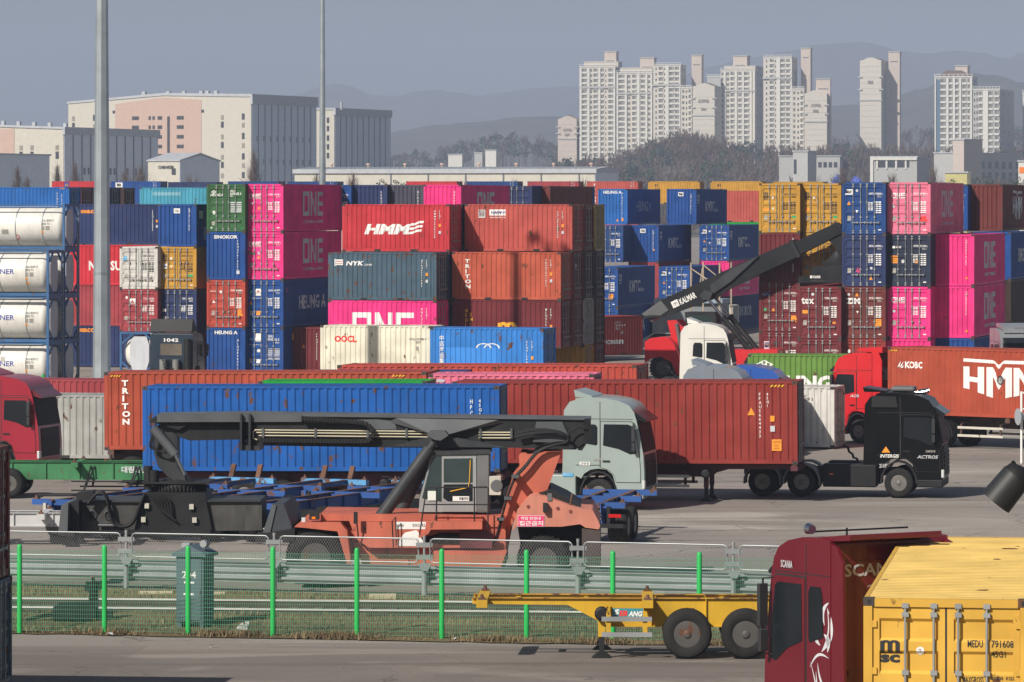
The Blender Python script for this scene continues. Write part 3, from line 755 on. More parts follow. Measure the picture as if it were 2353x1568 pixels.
tower('tallest-looking cream tower with rows of balconies, first of the three joined slabs', 1332, 1414, 155, 349, 4.2, 1424, 22, [(1332, 1337, 'p'), (1337, 1349, 'd'), (1350, 1355, 'p'), (1355, 1361, 'w'), (1363, 1374, 'd'), (1376, 1380, 'p'), (1381, 1388, 'd'), (1390, 1394, 's'), (1397, 1410, 'd'), (1410, 1414, 'p')], (1387, 1414, 120, 9), 10, AW, [(1342, 1420, 144)], 201)
tower('cream tower with a setback top, middle of the three joined slabs', 1417, 1499, 169, 330, 4.25, 1510, 20, [(1417, 1421, 'p'), (1421, 1436, 'd'), (1436, 1441, 'p'), (1441, 1449, 'w'), (1452, 1463, 'd'), (1464, 1470, 'p'), (1472, 1483, 'd'), (1483, 1488, 'p'), (1489, 1495, 'w'), (1495, 1499, 'p')], (1469, 1501, 134, 9), 10, AW, [(1425, 1499, 158)], 215)
tower('cream tower with tall bare lift shaft behind it, last of the three joined slabs', 1501, 1564, 151, 310, 4.3, 1576, 19, [(1505, 1510, 's'), (1513, 1524, 'd'), (1525, 1529, 's'), (1530, 1537, 'p'), (1538, 1549, 'd'), (1550, 1561, 'd'), (1561, 1564, 'p')], (1579, 1602, 127, 7, 14), 12, AW, (), 196)
tower('plain low end wall with faint dark characters before the bluish slab', 1592, 1642, 199, 325, 4.45, 1658, 15, [], None, 10, AW, gable=True, sign=[('삼성마을', 1604, 236, 5.6, 1.8), ('501', 1611, 254.5, 2.6, 1.5)])
tower('narrow lit wing of small windows beside the plain low end wall', 1565, 1590, 203, 325, 4.4, 1593, 14, [(1567, 1573, 'w'), (1575, 1580, 's'), (1582, 1588, 'd')], None, 8, AW)
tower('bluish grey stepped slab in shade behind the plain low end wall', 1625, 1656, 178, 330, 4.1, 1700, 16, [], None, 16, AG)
tower('cream tower with broad shaded side standing alone after the bluish slab', 1656, 1735, 163, 345, 4.25, 1755, 21, [(1657, 1663, 'w'), (1664, 1668, 'p'), (1669, 1676, 'w'), (1678, 1688, 'd'), (1689, 1694, 'p'), (1696, 1705, 'd'), (1706, 1710, 'p'), (1710, 1722, 'd'), (1724, 1728, 'p'), (1732, 1735, 'p')], (1682, 1714, 130, 9), 14, AW, [(1664, 1735, 154)], 209)
tower('slender cream tower with a high bare lift shaft, beside the low numbered end wall', 1754, 1819, 133, 337, 4.3, 1832, 20, [(1759, 1764, 's'), (1768, 1779, 'd'), (1780, 1784, 's'), (1785, 1793, 'p'), (1794, 1804, 'd'), (1806, 1816, 'd'), (1817, 1820, 'p')], (1833, 1855, 111, 7, 12), 12, AW, (), 180)
tower('plain numbered end wall under the high bare lift shaft', 1849, 1900, 215, 335, 4.5, 1911, 14, [], (1872, 1905, 182, 6, 9), 8, AW, gable=True, sign=[('삼성마을', 1863, 246, 5.0, 1.7), ('502', 1868, 259, 2.8, 1.6)])
tower('narrow lit wing joining the slender tower to the low numbered end wall', 1820, 1848, 206, 335, 4.45, 1852, 14, [(1822, 1828, 'w'), (1831, 1837, 's'), (1839, 1846, 'd')], None, 6, AW)
tower('isolated tower with tall blank end wall and long shaded flank', 1976, 2025, 140, 330, 4.4, 2050, 20, [], (2034, 2060, 119, 6, 14), 12, AW, gable=True, sign=[('503', 1994, 193, 2.8, 1.7)])
B = tower('white tower with blue corner strip and stepped brown roofs, behind the podium', 2148, 2234, 178, 355, 4.9, 2246, 14, [(2148, 2151, 'p'), (2151, 2161, 'b'), (2161, 2174, 'd'), (2175, 2180, 'p'), (2181, 2189, 'd'), (2190, 2195, 'p'), (2195, 2203, 'd'), (2205, 2209, 'p'), (2211, 2221, 'd'), (2223, 2229, 'd'), (2230, 2234, 'p')], (2193, 2221, 153, 8), 14, AG)
m = MB(); xa, xc, H = B.X(2155), B.X(2232), B.Z(178); m.prism([(xa, H + .5), (xc, H + .5), (xc - 5, H + 3.2), (xa + 4, H + 3.2)], 1, 12); B.part('roof', m, ATL)
tower('lower white wing of the blue-stripped tower with brown sloping roof and grey end', 2236, 2297, 207, 355, 5.0, 2330, 12, [(2237, 2242, 's'), (2243, 2248, 'w'), (2249, 2258, 'd'), (2259, 2271, 'p'), (2272, 2282, 'd'), (2285, 2296, 'd')], None, 16, AG)
tower('sliver of a white tower at the picture edge', 2350, 2390, 215, 355, 4.9, 2410, 12, [(2352, 2360, 'd')], None, 12, AWH)
def low(name, label, u0, u1, vt, s, us, wall, theta=14, wv=(), z0=0, roof=WRF, cat='building'):
    B = Bld(name, label, u0, s, theta, cat, None, z0); x1 = B.X(u1); H = B.Z(vt); dp = max(6, B.D(us, x1))
    m = MB(); m.box(0, x1, 0, dp, 0, H); B.part('wall', m, wall)
    m = MB(); m.box(-.3, x1 + .3, -.3, dp + .3, H, H + .4); B.part('roof', m, roof)
    for u, v, w, h, mm in wv: B.win(B.X(u), B.Z(v), w, h, mm)
    return B, x1, H, dp
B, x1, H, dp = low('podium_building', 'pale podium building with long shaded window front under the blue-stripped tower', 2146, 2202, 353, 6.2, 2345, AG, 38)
for k in range(9):
    for z in (H - 5.5, H - 9.5): B.win(x1, z, 2.2, 2.6, WIN, dp * (k + .3) / 9, .1, 'window', 's')
low('stair_block', 'boxy rooftop block with dark flat cap on the podium', 2190, 2215, 322, 6.4, 2257, AP, 30, z0=12)
B, x1, H, dp = low('stair_block_building', 'pale two-part stair block with overhanging flat roof', 1822, 1856, 349, 6.6, 1876, AG, 20, [(1824, 400, 1.0, 3, WIN), (1824, 380, 1.0, 2, WIN)])
low('flat_building', 'low grey window strip between stair block and bare trees', 1790, 1930, 360, 6.0, 1940, AG, 5, [(1880 + k * 12, 385, 1.3, 2, WIN) for k in range(4)])
B, x1, H, dp = low('office_block', 'low office block with white frame and dark ribbon windows', 2001, 2107, 362, 7.0, 2140, AG, 8, [(2012, 385, 11, 2.6, WIN)])
m = MB(); m.box(-.2, .8, -.5, .3, 0, H); m.box(.8, x1, -.5, .3, H - .9, H - .01); B.part('front_frame', m, AWH)
for k in range(4): B.win(B.X(2013 + k * 22), H - 3.9, .6, 2.8, AWH, -.15, .1, 'mullion')
low('canopy_shop', 'low shop with pale yellow canopy beside the podium', 2172, 2222, 398, 8.5, 2230, mat('yellow_canopy', (.55, .5, .2), var=.1), 8)
low('edge_sign_building', 'little white building with orange and blue sign at the picture edge', 2340, 2380, 372, 8.5, 2400, AWH, 8, [(2342, 398, 2.5, 1.6, LAMP_O)])
low('village_house', 'tiny white house among the trees left of the towers', 1115, 1140, 346, 4.4, 1150, AWH, 15, z0=18)
low('village_house', 'tiny flat white house low among the trees beside the hall', 1090, 1108, 352, 4.4, 1112, AG, 15, z0=18)
low('village_shed', 'little pale shed row beyond the hall roof', 1030, 1062, 356, 4.6, 1066, AWH, 10, z0=15)
# blue tarpaulin heaps by the bare trees
for u, lb in ((1925, 'blue tarpaulin heap among the bare trees'), (1968, 'smaller blue tarpaulin heap next to the first')):
    p = pt(u, 400, 9); m = MB(); random.seed(u)
    vs = []; n = 9
    for i in range(n):
        for j in range(n):
            a, c = i / (n - 1) * 2 - 1, j / (n - 1) * 2 - 1
            vs.append((a * 2.4, c * 2, max(0, (1 - a * a) * (1 - c * c)) * 4.2 * random.uniform(.7, 1.1)))
    m.add(vs, [(i*n+j, (i+1)*n+j, (i+1)*n+j+1, i*n+j+1) for i in range(n-1) for j in range(n-1)])
    tag(m.build('tarpaulin_heap', mat('blue_tarpaulin', (.05, .09, .4), var=.15), None, (p.x, p.y, p.z - 4.6)), lb, 'tarpaulin')
# ------------------------------------------------------------------ shipping containers
CW = 2.438; TH = 14.5
CAST = mat('corner_casting', (.055, .042, .038), rough=.8, var=.3, rust=.25)
GASK = mat('door_gasket', (.018, .018, .018), rough=.8, var=.2)
PITCH = .2782
def side_x0(L): return -L / 2 + .16
def side_off(L):
    n = max(1, round((L - .32) / PITCH)); p = (L - .32) / n
    a = (.0, .36 * p, .52 * p, .84 * p, p)
    d = (0, 0, -.036, -.036, 0)
    def f(x):
        t = x - side_x0(L)
        if t < 0 or t > n * p: return 0.0
        t = t % p
        for i in range(4):
            if t <= a[i + 1]: return d[i] + (d[i + 1] - d[i]) * (t - a[i]) / (a[i + 1] - a[i])
        return 0.0
    xs = [side_x0(L) + i * p + a[j] for i in range(n) for j in range(4)] + [side_x0(L) + n * p]
    return f, xs
CM = {}
def cmesh(L, H):
    if (L, H) in CM: return CM[(L, H)]
    M = {}; w = CW / 2; x = L / 2
    f = MB()
    for sx in (-1, 1):
        for sy in (-1, 1):
            f.box(min(sx*x, sx*(x-.15)), max(sx*x, sx*(x-.15)), min(sy*w, sy*(w-.13)), max(sy*w, sy*(w-.13)), .12, H-.12)
            for z in (0, H - .118):
                f.box(min(sx*(x+.004), sx*(x-.178)), max(sx*(x+.004), sx*(x-.178)), min(sy*(w+.004), sy*(w-.162)), max(sy*(w+.004), sy*(w-.162)), z, z + .118, 1)
                # the dark slot of the casting
                zz = z + .03
                f.box(sx*(x-.09)-.03, sx*(x-.09)+.03, min(sy*(w+.008), sy*w), max(sy*(w+.008), sy*w), zz, zz+.06, 2)
                f.box(min(sx*(x+.008), sx*x), max(sx*(x+.008), sx*x), sy*(w-.085)-.025, sy*(w-.085)+.025, zz, zz+.06, 2)
    for sy in (-1, 1):
        f.box(-x+.18, x-.18, min(sy*w, sy*(w-.06)), max(sy*w, sy*(w-.06)), H-.075, H-.008)
        f.box(-x+.18, x-.18, min(sy*(w-.004), sy*(w-.06)), max(sy*(w-.004), sy*(w-.06)), .03, .17)
        if L < 8:
            for k in (-1.02, 1.02):
                f.box(k-.18, k+.18, min(sy*(w+.001), sy*(w-.058)), max(sy*(w+.001), sy*(w-.058)), .028, .15, 2)
    for sx in (-1, 1):
        f.box(min(sx*(x-.002), sx*(x-.1)), max(sx*(x-.002), sx*(x-.1)), -w+.16, w-.16, H-.13, H-.01)
        f.box(min(sx*(x-.002), sx*(x-.1)), max(sx*(x-.002), sx*(x-.1)), -w+.16, w-.16, .02, .16)
    f.box(-x+.1, x-.1, -w+.06, w-.06, .1, .14)
    M['frame'] = f.mesh('frame', [P['blue'], CAST, GASK])
    fo, xs = side_off(L)
    for sy, nm in ((-1, 'n'), (1, 'p')):
        b = MB(); y = sy * (w - .006)
        vs = []
        for a in xs: vs += [(a, y + sy * fo(a) if False else sy * (w - .006 + fo(a)), .165), (a, sy * (w - .006 + fo(a)), H - .07)]
        b.add(vs, [(2*i, 2*i+2, 2*i+3, 2*i+1) for i in range(len(xs) - 1)])
        M['side' + nm] = b.mesh('side_wall', [P['blue']])
    # roof
    b = MB(); vs = []
    for i, a in enumerate(xs):
        z = H - .012 + fo(a) * .55
        vs += [(a, -w + .055, z), (a, w - .055, z)]
    b.add(vs, [(2*i, 2*i+2, 2*i+3, 2*i+1) for i in range(len(xs) - 1)])
    b.box(-x+.1, -x+.17, -w+.05, w-.05, H-.03, H-.012); b.box(x-.17, x-.1, -w+.05, w-.05, H-.03, H-.012)
    M['roof'] = b.mesh('roof', [P['blue']])
    # front wall: vertical corrugation
    b = MB(); n = 8; y0 = -w + .13; p = (CW - .26) / n; vs = []
    for i in range(n):
        for t, d in ((0, 0), (.62, 0), (.72, .05), (.9, .05)): vs.append((y0 + (i + t) * p, d))
    vs.append((y0 + n * p, 0))
    q = []
    for a, d in vs: q += [(-x + .02 + d, a, .15), (-x + .02 + d, a, H - .12)]
    b.add(q, [(2*i, 2*i+2, 2*i+3, 2*i+1) for i in range(len(vs) - 1)])
    M['front'] = b.mesh('front_wall', [P['blue']])
    # one door leaf (y from 0 to +), hinge outside
    for sg, nm in ((-1, 'dn'), (1, 'dp')):
        b = MB(); ya, yb = .015, w - .135; zb, zt = .17, H - .135; xf = x - .035
        n = 4 if H < 2.7 else 5
        zs = [(zb, 0), (zb + .1, 0)]; hh = (zt - zb - .2) / n
        for i in range(n):
            z0 = zb + .1 + i * hh
            zs += [(z0 + hh * .14, 0), (z0 + hh * .24, -.04), (z0 + hh * .76, -.04), (z0 + hh * .86, 0)]
        zs += [(zt - .05, 0), (zt, 0)]
        def strip(y0, y1, flat):
            v = []
            for z, d in zs: v += [(xf + (0 if flat else d), sg*y0, z), (xf + (0 if flat else d), sg*y1, z)]
            b.add(v, [(2*i, 2*i+1, 2*i+3, 2*i+2) for i in range(len(zs) - 1)])
        strip(ya, ya + .1, True); strip(ya + .1, yb - .1, False); strip(yb - .1, yb, True)
        for y in (ya + .1, yb - .1):
            v = []
            for z, d in zs: v += [(xf, sg*y, z), (xf + d, sg*y, z)]
            b.add(v, [(2*i, 2*i+1, 2*i+3, 2*i+2) for i in range(len(zs) - 1)])
        b.box(xf-.03, xf-.004, min(sg*ya, sg*(ya-.015)), max(sg*ya, sg*(ya-.015)), zb, zt, 1)
        b.box(xf-.03, xf-.004, min(sg*yb, sg*(yb+.02)), max(sg*yb, sg*(yb+.02)), zb, zt, 1)
        b.box(xf-.03, xf-.004, min(sg*ya, sg*yb), max(sg*ya, sg*yb), zt, zt+.02, 1)
        b.box(xf-.03, xf-.004, min(sg*ya, sg*yb), max(sg*ya, sg*yb), zb-.02, zb, 1)
        for k in range(4):
            z = zb + .25 + k * (zt - zb - .5) / 3
            b.box(xf, xf + .03, min(sg*(yb-.06), sg*(yb+.05)), max(sg*(yb-.06), sg*(yb+.05)), z - .05, z + .05)
        M[nm] = b.mesh('door', [P['blue'], GASK])
    b = MB(); xr = x + .004
    b.cyl((xr, 0, .1), (xr, 0, H - .07), .02, n=6)
    for z in (.09, .2, H * .33, H * .62, H - .24, H - .11):
        b.box(xr-.035, xr+.022, -.05, .05, z - .035, z + .035)
    zh = H * .225
    b.beam((xr + .03, -.1, zh), (xr + .03, .28, zh + .01), .02, .04); b.box(xr - .03, xr + .04, .2, .26, zh - .05, zh + .06)
    M['bar'] = b.mesh('locking_bar', [ROD])
    CM[(L, H)] = M
    return M

CN = [0]
def container(c, z, orient, L, H, color, label, texts=(), theta=TH, group='shipping containers in the yard', pitch=0.0, bar=None):
    """c: near left corner (x, y); orient D doors / B blank end / R,L long side with doors at its right / left end"""
    th = R(theta); ea = Vector((math.cos(th), -math.sin(th), 0)); eb = Vector((math.sin(th), math.cos(th), 0))
    c = Vector((c[0], c[1], 0))
    if orient in 'DB': ctr = c + ea * CW / 2 + eb * L / 2
    else: ctr = c + ea * L / 2 + eb * CW / 2
    xd = {'D': -eb, 'B': eb, 'R': ea, 'L': -ea}[orient]
    yaw = math.degrees(math.atan2(xd.y, xd.x))
    o = empty('shipping_container', (ctr.x, ctr.y, z), yaw, label, 'shipping container', group, pitch if orient == 'R' else -pitch)
    M = cmesh(L, H); m = P[color]; w = CW / 2
    fr = inst('frame', M['frame'], o, mat=m)
    for k in ('siden', 'sidep'): inst('side_wall', M[k], o, mat=m)
    inst('roof', M['roof'], o, mat=m); inst('front_wall', M['front'], o, mat=m)
    for k, sg in (('dn', -1), ('dp', 1)):
        d = inst('door', M[k], o, mat=m)
        for y in (.18, .6):
            inst('locking_bar', M['bar'], d, (0, sg * y, 0), rot=(0, 0, 0), mat=bar)
    if texts:
        lt = Letters(); fo, xs = side_off(L)
        zb, zt, nn = .17, H - .135, (4 if H < 2.7 else 5); hh_ = (zt - zb - .2) / nn; zp = []
        for i in range(nn): zp += [(zb + .1 + i * hh_ + hh_ * t, d) for t, d in ((.14, 0), (.24, -.04), (.76, -.04), (.86, 0))]
        def dof(z):
            for (a, da), (b_, db) in zip(zp, zp[1:]):
                if a <= z <= b_: return da + (db - da) * (z - a) / (b_ - a)
            return 0.0
        for tx in texts:
            face, x, zz, ww, hh, what, ml = tx[:7]; sh = tx[7] if len(tx) > 7 else 0.0; bo = tx[8] if len(tx) > 8 else .012
            # which local face
            if face == 'F': lf = {'D': '+x', 'B': '-x', 'R': '-y', 'L': '+y'}[orient]
            else: lf = {'D': '+y', 'B': '-y', 'R': '+x', 'L': '-x'}[orient]
            up = (0, 0, 1); e = .006
            if lf == '+x': lt.put(what, (L/2 - .035 + e + .002, -w + x, zz), (0, 1, 0), up, ww, hh, ml, sh, bo, voff=lambda t, zz=zz: dof(zz + t), vcuts=[a - zz for a, d in zp if 0 < a - zz < hh])
            elif lf == '-x': lt.put(what, (-L/2 + .02 - e, w - x, zz), (0, -1, 0), up, ww, hh, ml, sh, bo)
            else:
                sg = -1 if lf == '-y' else 1
                X0 = -L/2 + x if sg < 0 else L/2 - x
                rd = Vector((-sg, 0, 0)) if True else None
                dx = 1 if sg < 0 else -1
                big = ww > .5
                cuts = sorted(abs(a - X0) for a in xs if (a - X0) * dx > 0 and (a - X0) * dx < ww * 1.4 + hh) if big else None
                off = (lambda t, X0=X0, dx=dx: fo(X0 + dx * t)) if big else (lambda t, X0=X0: 0)
                lt.put(what, (X0, sg * (w - .006 + e), zz), (dx, 0, 0), up, ww, hh, ml, sh, bo, off, cuts)
        lt.build(o)
    return o

HC, STD, L40, L20 = 2.896, 2.591, 12.192, 6.058
def col(u, s, orient, L, levels, theta=TH, z0=0.0, group='shipping containers in the yard'):
    """a stack standing on the ground; levels from the bottom: None = a level nothing shows of (2.896 or given height)"""
    c = ((u - UC) / s, F / s); z = z0
    for lv in levels:
        if lv is None: z += STD; continue
        if isinstance(lv, float): z += lv; continue
        H, color, label = lv[:3]; tx = lv[3] if len(lv) > 3 else (); ori = lv[4] if len(lv) > 4 else orient
        container(c, z, ori, L, H, color, label, tx, theta, group); z += H

def haz(H, col=YELLOWL): return [('F', .2, H - .1, .34, .07, 'HAZ', col), ('F', 1.9, H - .1, .34, .07, 'HAZ', col)]
def doors(code, num, H=HC, col=WHITE, size='45G1', logo=None, hz=True, extra=()):
    k = H / HC
    t = [('F', 1.5, 2.2*k, .3, .11, code, col), ('F', 1.86, 2.2*k, .42, .11, num, col), ('F', 1.95, 2.05*k, .24, .1, size, col),
         ('F', 1.45, 1.28*k, .27, .5*k, 'LINES', col), ('F', 1.88, 1.1*k, .3, .72*k, 'LINES', col), ('F', .3, .75*k, .2, .27, 'RECT', STICK),
         ('F', 2.02, .22, .17, .06, 'RECT', WHITE)]
    if hz: t += haz(H)
    if logo: t.append(logo)
    return t + list(extra)
def tri(x, z, s=.2, m=ORANGEL): return ('F', x, z, s, s, 'TRI', m)
def cau(x, z): return [('F', x, z, .34, .4, 'RECT', ORANGEL), ('F', x + .04, z + .27, .26, .07, 'CAUTION', BLACKL), ('F', x + .08, z + .15, .18, .07, "9'6\"", BLACKL), ('F', x + .08, z + .05, .18, .07, 'HIGH', BLACKL)]
def vcode(x, z, h, code, size='45G1', col=WHITE, ex=True):
    t = [('F', x, z, .1, h, '\n'.join(code), col)]
    if size: t.append(('F', x + .27, z + h * .68, .09, h * .32, '\n'.join(size), col))
    if ex: t += [('F', x + .26, z + h * .4, .13, .17, 'RECT', ORANGEL), ('F', x + .26, z + h * .15, .13, .16, 'RECT', LIGHT)]
    return t
ONEL = ('F', .26, 2.03, .74, .27, 'ONE#', WHITE)
ONESUB = ('F', .28, 1.97, .7, .035, 'OCEAN NETWORK EXPRESS', WHITE)
MSCL = [('F', .26, 2.14, .28, .22, 'MARC', BLACKL), ('F', .2, 2.11, .4, .022, 'RECT', BLACKL), ('F', .26, 1.93, .28, .15, 'sc', BLACKL, 0, .03)]
KF = [('F', .16, 2.2, .42, .3, 'RECT', WHITE), ('F', .22, 2.25, .3, .2, 'KFLAG', BLACKL), ('F', .31, 2.3, .12, .11, 'K', WHITE, 0, .03)]
KFB = [('F', .95, 2.3, .42, .32, 'RECT', WHITE), ('F', 1.01, 2.35, .3, .22, 'KFLAG', BLACKL), ('F', 1.1, 2.4, .12, .12, 'K', WHITE, 0, .03)]
ONER = [('R', 4.0, .95, 4.3, 1.5, 'ONE#', LIGHT), ('R', 4.0, .5, 4.3, .2, 'CONTAINERS', LIGHT, 0, .03)]
HEUR = [('R', 3.2, 1.05, 5.6, .85, 'HEUNG A', LIGHT, 0, .03), ('R', .5, 2.1, .5, .35, 'RECT', BLUEL), ('R', .6, 2.2, .3, .25, 'TRI', REDL)]
KMTR = [('R', 3.7, 1.05, 3.6, .85, 'KMTC', LIGHT, 0, .03), ('R', 7.5, 1.05, 1.1, .32, 'Line', LIGHT), ('R', .45, 1.9, .8, .5, 'RECT', LIGHT), ('R', .6, 2.0, .5, .3, 'KFLAG', BLUEL), ('R', .4, 1.7, .9, .1, 'LINES', LIGHT)]
SINR = [('R', 3.2, 1.05, 5.6, .85, 'SINOKOR', LIGHT, 0, .03)]
YG = 'containers stacked in the yard'

# --- left block, door and blank ends towards the camera, s = 38
col(475, 38.0, 'D', L40, [
    (HC, 'mid_blue', 'blue worded container with blank end, lowest of the stack under rust-orange doors', haz(HC) + [('F', .5, 2.5, 1.45, .22, 'HEUNG A', WHITE, 0, .03)] + vcode(1.92, .2, 2.0, 'HLHU8480915', None, ex=False), 'B'),
    (HC, 'rust_red', 'rust-orange container with door end, between two blue blank-end containers', doors('TCNU', '823488 6', extra=cau(1.95, .72) + [('F', .8, 2.05, .17, .2, 'DISC', WHITE), ('F', .2, 2.16, .4, .07, 'TRITON', WHITE), tri(.33, 1.5, m=WHITE)])),
    (HC, 'mid_blue', 'blue container with blank ribbed end directly under the green door end', haz(HC, WHITE) + [('F', .45, 2.48, 1.5, .22, 'SINOKOR', WHITE, 0, .035)] + vcode(1.92, .55, 1.85, 'SKHU9614554', None, ex=False) + [('F', 1.88, .35, .2, .2, 'RECT', LIGHT)], 'B'),
    (HC, 'dark_green', 'dark green container with door end and white diamond emblem, top of its stack', haz(HC, WHITE) + [('F', .24, 2.3, .38, .22, 'DIAM', WHITE), ('F', .24, 2.15, .82, .16, 'HEUNG-A', WHITE, 0, .02), ('F', 1.47, 2.4, .3, .15, 'HALU', WHITE), ('F', 1.47, 2.23, .7, .15, '5694882 0', WHITE), ('F', 1.47, 2.1, .2, .1, '45G1', WHITE),
        ('F', 1.5, 1.1, .7, .7, 'LINES', LIGHT), ('F', .35, 1.05, .2, .22, 'DISC', WHITE), ('F', .3, .4, .2, .24, 'RECT', STICK), ('F', .24, .2, .1, .08, 'RECT', WHITE), ('F', 2.15, .2, .16, .05, 'RECT', GREENL)]),
], group=YG)
col(562.5, 38.0, 'D', L40, [
    (HC, 'mid_blue', 'blue container with door end on the ground, white square sticker on its left leaf', [('F', .65, 2.05, .36, .5, 'RECT', WHITE), ('F', .3, 2.1, .17, .17, 'DISC', SKYL), ('F', 1.45, 2.3, .33, .16, 'SKHU', WHITE), ('F', 1.45, 2.1, .33, .16, '9550', WHITE), ('F', 1.87, 2.1, .3, .16, '26 0', WHITE), ('F', 1.9, 1.95, .25, .1, '45G1', WHITE),
        ('F', .25, 1.85, .85, .05, 'www.sinokor.co.kr', WHITE), ('F', .75, 1.4, .22, .22, 'DISC', WHITE), ('F', .27, .75, .2, .28, 'RECT', STICK), ('F', .72, .75, .24, .24, 'RECT', WHITE), ('F', 1.45, .9, .75, .75, 'LINES', LIGHT)] + haz(HC, WHITE)),
    (HC, 'mid_blue', 'blue container with door end under two pink ones, its long side lettered', doors('HLHU', '851977 1', extra=HEUR + [('F', .68, 1.93, .33, .42, 'RECT', WHITE), ('F', .73, 2.15, .22, .13, 'TRI', REDL), ('F', .32, 2.05, .14, .2, 'RECT', GREENL), ('F', .25, 1.75, .8, .06, 'www.heungaline.com', WHITE), tri(.27, 1.4), ('F', .72, .75, .24, .26, 'RECT', ORANGEL)])),
    (HC, 'pink', 'pink container with door end carrying a black and yellow sticker, second from the top', doors('BEAU', '532483 8', logo=ONEL, extra=ONER + [ONESUB, tri(.75, 1.28), ('F', .2, 1.5, .43, .2, 'RECT', BLACKL), ('F', .2, 1.6, .43, .1, 'TRI', YELLOWL), ('F', .26, 1.53, .32, .09, 'BEACON', WHITE), ('F', .78, 1.52, .18, .18, 'DISC', LIGHT)])),
    (HC, 'pink', 'pink container with door end, topmost, beside the dark green door end', doors('ONEU', '191476 9', logo=ONEL, extra=ONER + [ONESUB, tri(.78, 1.36), ('F', .35, 1.65, .17, .15, 'DISC', LIGHT)])),
], group=YG)
col(652, 37.8, 'B', L40, [(HC, 'maroon', 'maroon container with blank ribbed end on the ground beside the cream container', haz(HC) + vcode(2.05, .9, 1.6, 'FFAU2225655', None, ex=False) + [('F', .35, 2.1, .28, .42, 'RECT', ORANGEL), tri(1.15, 1.65)])], group=YG)

# --- second left block, 20 ft, s = 37.7
col(364, 37.7, 'D', L20, [
    (STD, 'maroon', 'maroon container with door end mostly hidden behind the dark blue tractor', doors('TEXU', '332127 7', STD, size='22G1', hz=False)),
    (STD, 'navy', 'navy container with door end under the yellow door end', doors('SEKU', '189472 0', STD, size='22G1', hz=False, extra=[('F', .28, 1.2, .2, .2, 'RECT', WHITE), ('F', .3, 1.36, .18, .03, 'RECT', REDL)])),
    (STD, 'yellow', 'yellow container with door end under the plain blue blank end', [(a, b, c * STD / HC, d, e * .95, *r) for a, b, c, d, e, *r in MSCL] + doors('MSBU', '310226 7', STD, BLACKL, '22G1', hz=False, extra=[('F', .3, 1.25, .24, .3, 'RECT', WHITE), ('F', .3, 1.33, .24, .08, 'RECT', BLUEL), ('F', .75, 1.8, .13, .13, 'RECT', WHITE), ('F', 1.9, .75, .3, .15, 'RECT', GREENL), ('F', .75, 1.3, .14, .13, 'TRID', WHITE)])),
    (STD, 'mid_blue', 'blue blank-end container with small white flag square above the yellow doors', [('F', .98, 2.03, .4, .3, 'RECT', WHITE), ('F', 1.04, 2.08, .28, .2, 'KFLAG', BLACKL), ('F', 1.12, 2.12, .1, .11, 'K', WHITE, 0, .03)] + vcode(1.93, .95, 1.4, 'KMTU7371867', None, ex=False) + [('R', 1.5, .4, 1.6, .8, 'K', LIGHT, 0, .03), ('R', .6, 1.7, .7, .5, 'RECT', LIGHT)], 'B'),
], group=YG)
col(275, 37.7, 'D', L20, [
    STD,
    (STD, 'rose', 'dull red container with door end under the dirty white door end', doors('TCLU', '391046 6', STD, size='22G1', hz=False, extra=[('F', .35, 2.0, .16, .16, 'DISC', WHITE), ('F', .6, 1.68, .4, .34, 'RECT', WHITE), ('F', .63, 1.72, .34, .25, 'TRI', REDL), ('F', 1.93, .38, .18, .2, 'RECT', WHITE)])),
    (STD, 'pale', 'dirty white container with door end, rust along its top, beside the yellow doors', doors('MRKU', '855168 3', STD, BLACKL, '22G1', hz=False, extra=[('F', .2, 1.75, .26, .26, 'RECT', SKYL), ('F', .25, 1.8, .16, .16, 'DISC', WHITE), ('F', .15, 1.67, .38, .05, 'MAERSK', BLACKL)])),
], group=YG)
col(366 - 206, 36.0, 'R', L20, [
    (STD, 'navy', 'navy container with long side to the camera, lowest behind the lamp mast', [('F', .5, 2.2, 1.2, .25, 'seaco', ORANGEL, 0, .03), ('F', .3, 1.6, .35, .25, 'DISC', ORANGEL)]),
    (STD, 'rose', 'plain dull red container with long side, under the bright crimson one behind the mast', []),
    (STD, 'crimson', 'bright crimson container with white capital letters, behind the lamp mast', [('F', 1.3, .95, 3.2, .62, 'NAMSUNG', WHITE, 0, .035)]),
    (STD, 'navy', 'navy container with orange word, topmost behind the lamp mast', [('F', .75, 2.0, 1.15, .22, 'seaco', ORANGEL, 0, .035)] + vcode(5.55, .9, 1.3, 'SSEU1225892', None)),
], group=YG)
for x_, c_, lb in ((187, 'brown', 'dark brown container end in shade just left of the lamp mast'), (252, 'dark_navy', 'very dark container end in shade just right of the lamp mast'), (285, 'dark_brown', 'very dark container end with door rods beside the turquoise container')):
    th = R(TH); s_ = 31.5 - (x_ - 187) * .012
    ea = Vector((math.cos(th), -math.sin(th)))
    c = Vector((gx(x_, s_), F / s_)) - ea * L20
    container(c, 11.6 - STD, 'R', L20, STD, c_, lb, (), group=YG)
container(Vector((gx(159, 32), F / 32)) - ea * L20, 11.58 - STD, 'R', L20, STD, 'sky_blue', 'bright blue container with long side above the tank containers', [('F', 5.1, .7, .1, 1.5, '\n'.join('CSNU6181'), WHITE), ('F', 5.45, .9, .1, 1.2, '\n'.join('22G1'), WHITE), ('F', 5.42, .55, .14, .2, 'RECT', ORANGEL), ('F', 0, .5, .9, .5, 'TRI', WHITE), ('F', 5.35, 2.45, .35, .07, 'HAZ', ORANGEL)], group=YG)
container((gx(321, 31), F / 31), 11.58 - STD, 'R', L20, STD, 'teal', 'turquoise container with long side left of the dark green doors', [('F', 1.0, 2.0, 2.2, .25, 'RECT', mat('pale_teal', (.2, .42, .5)))], group=YG)

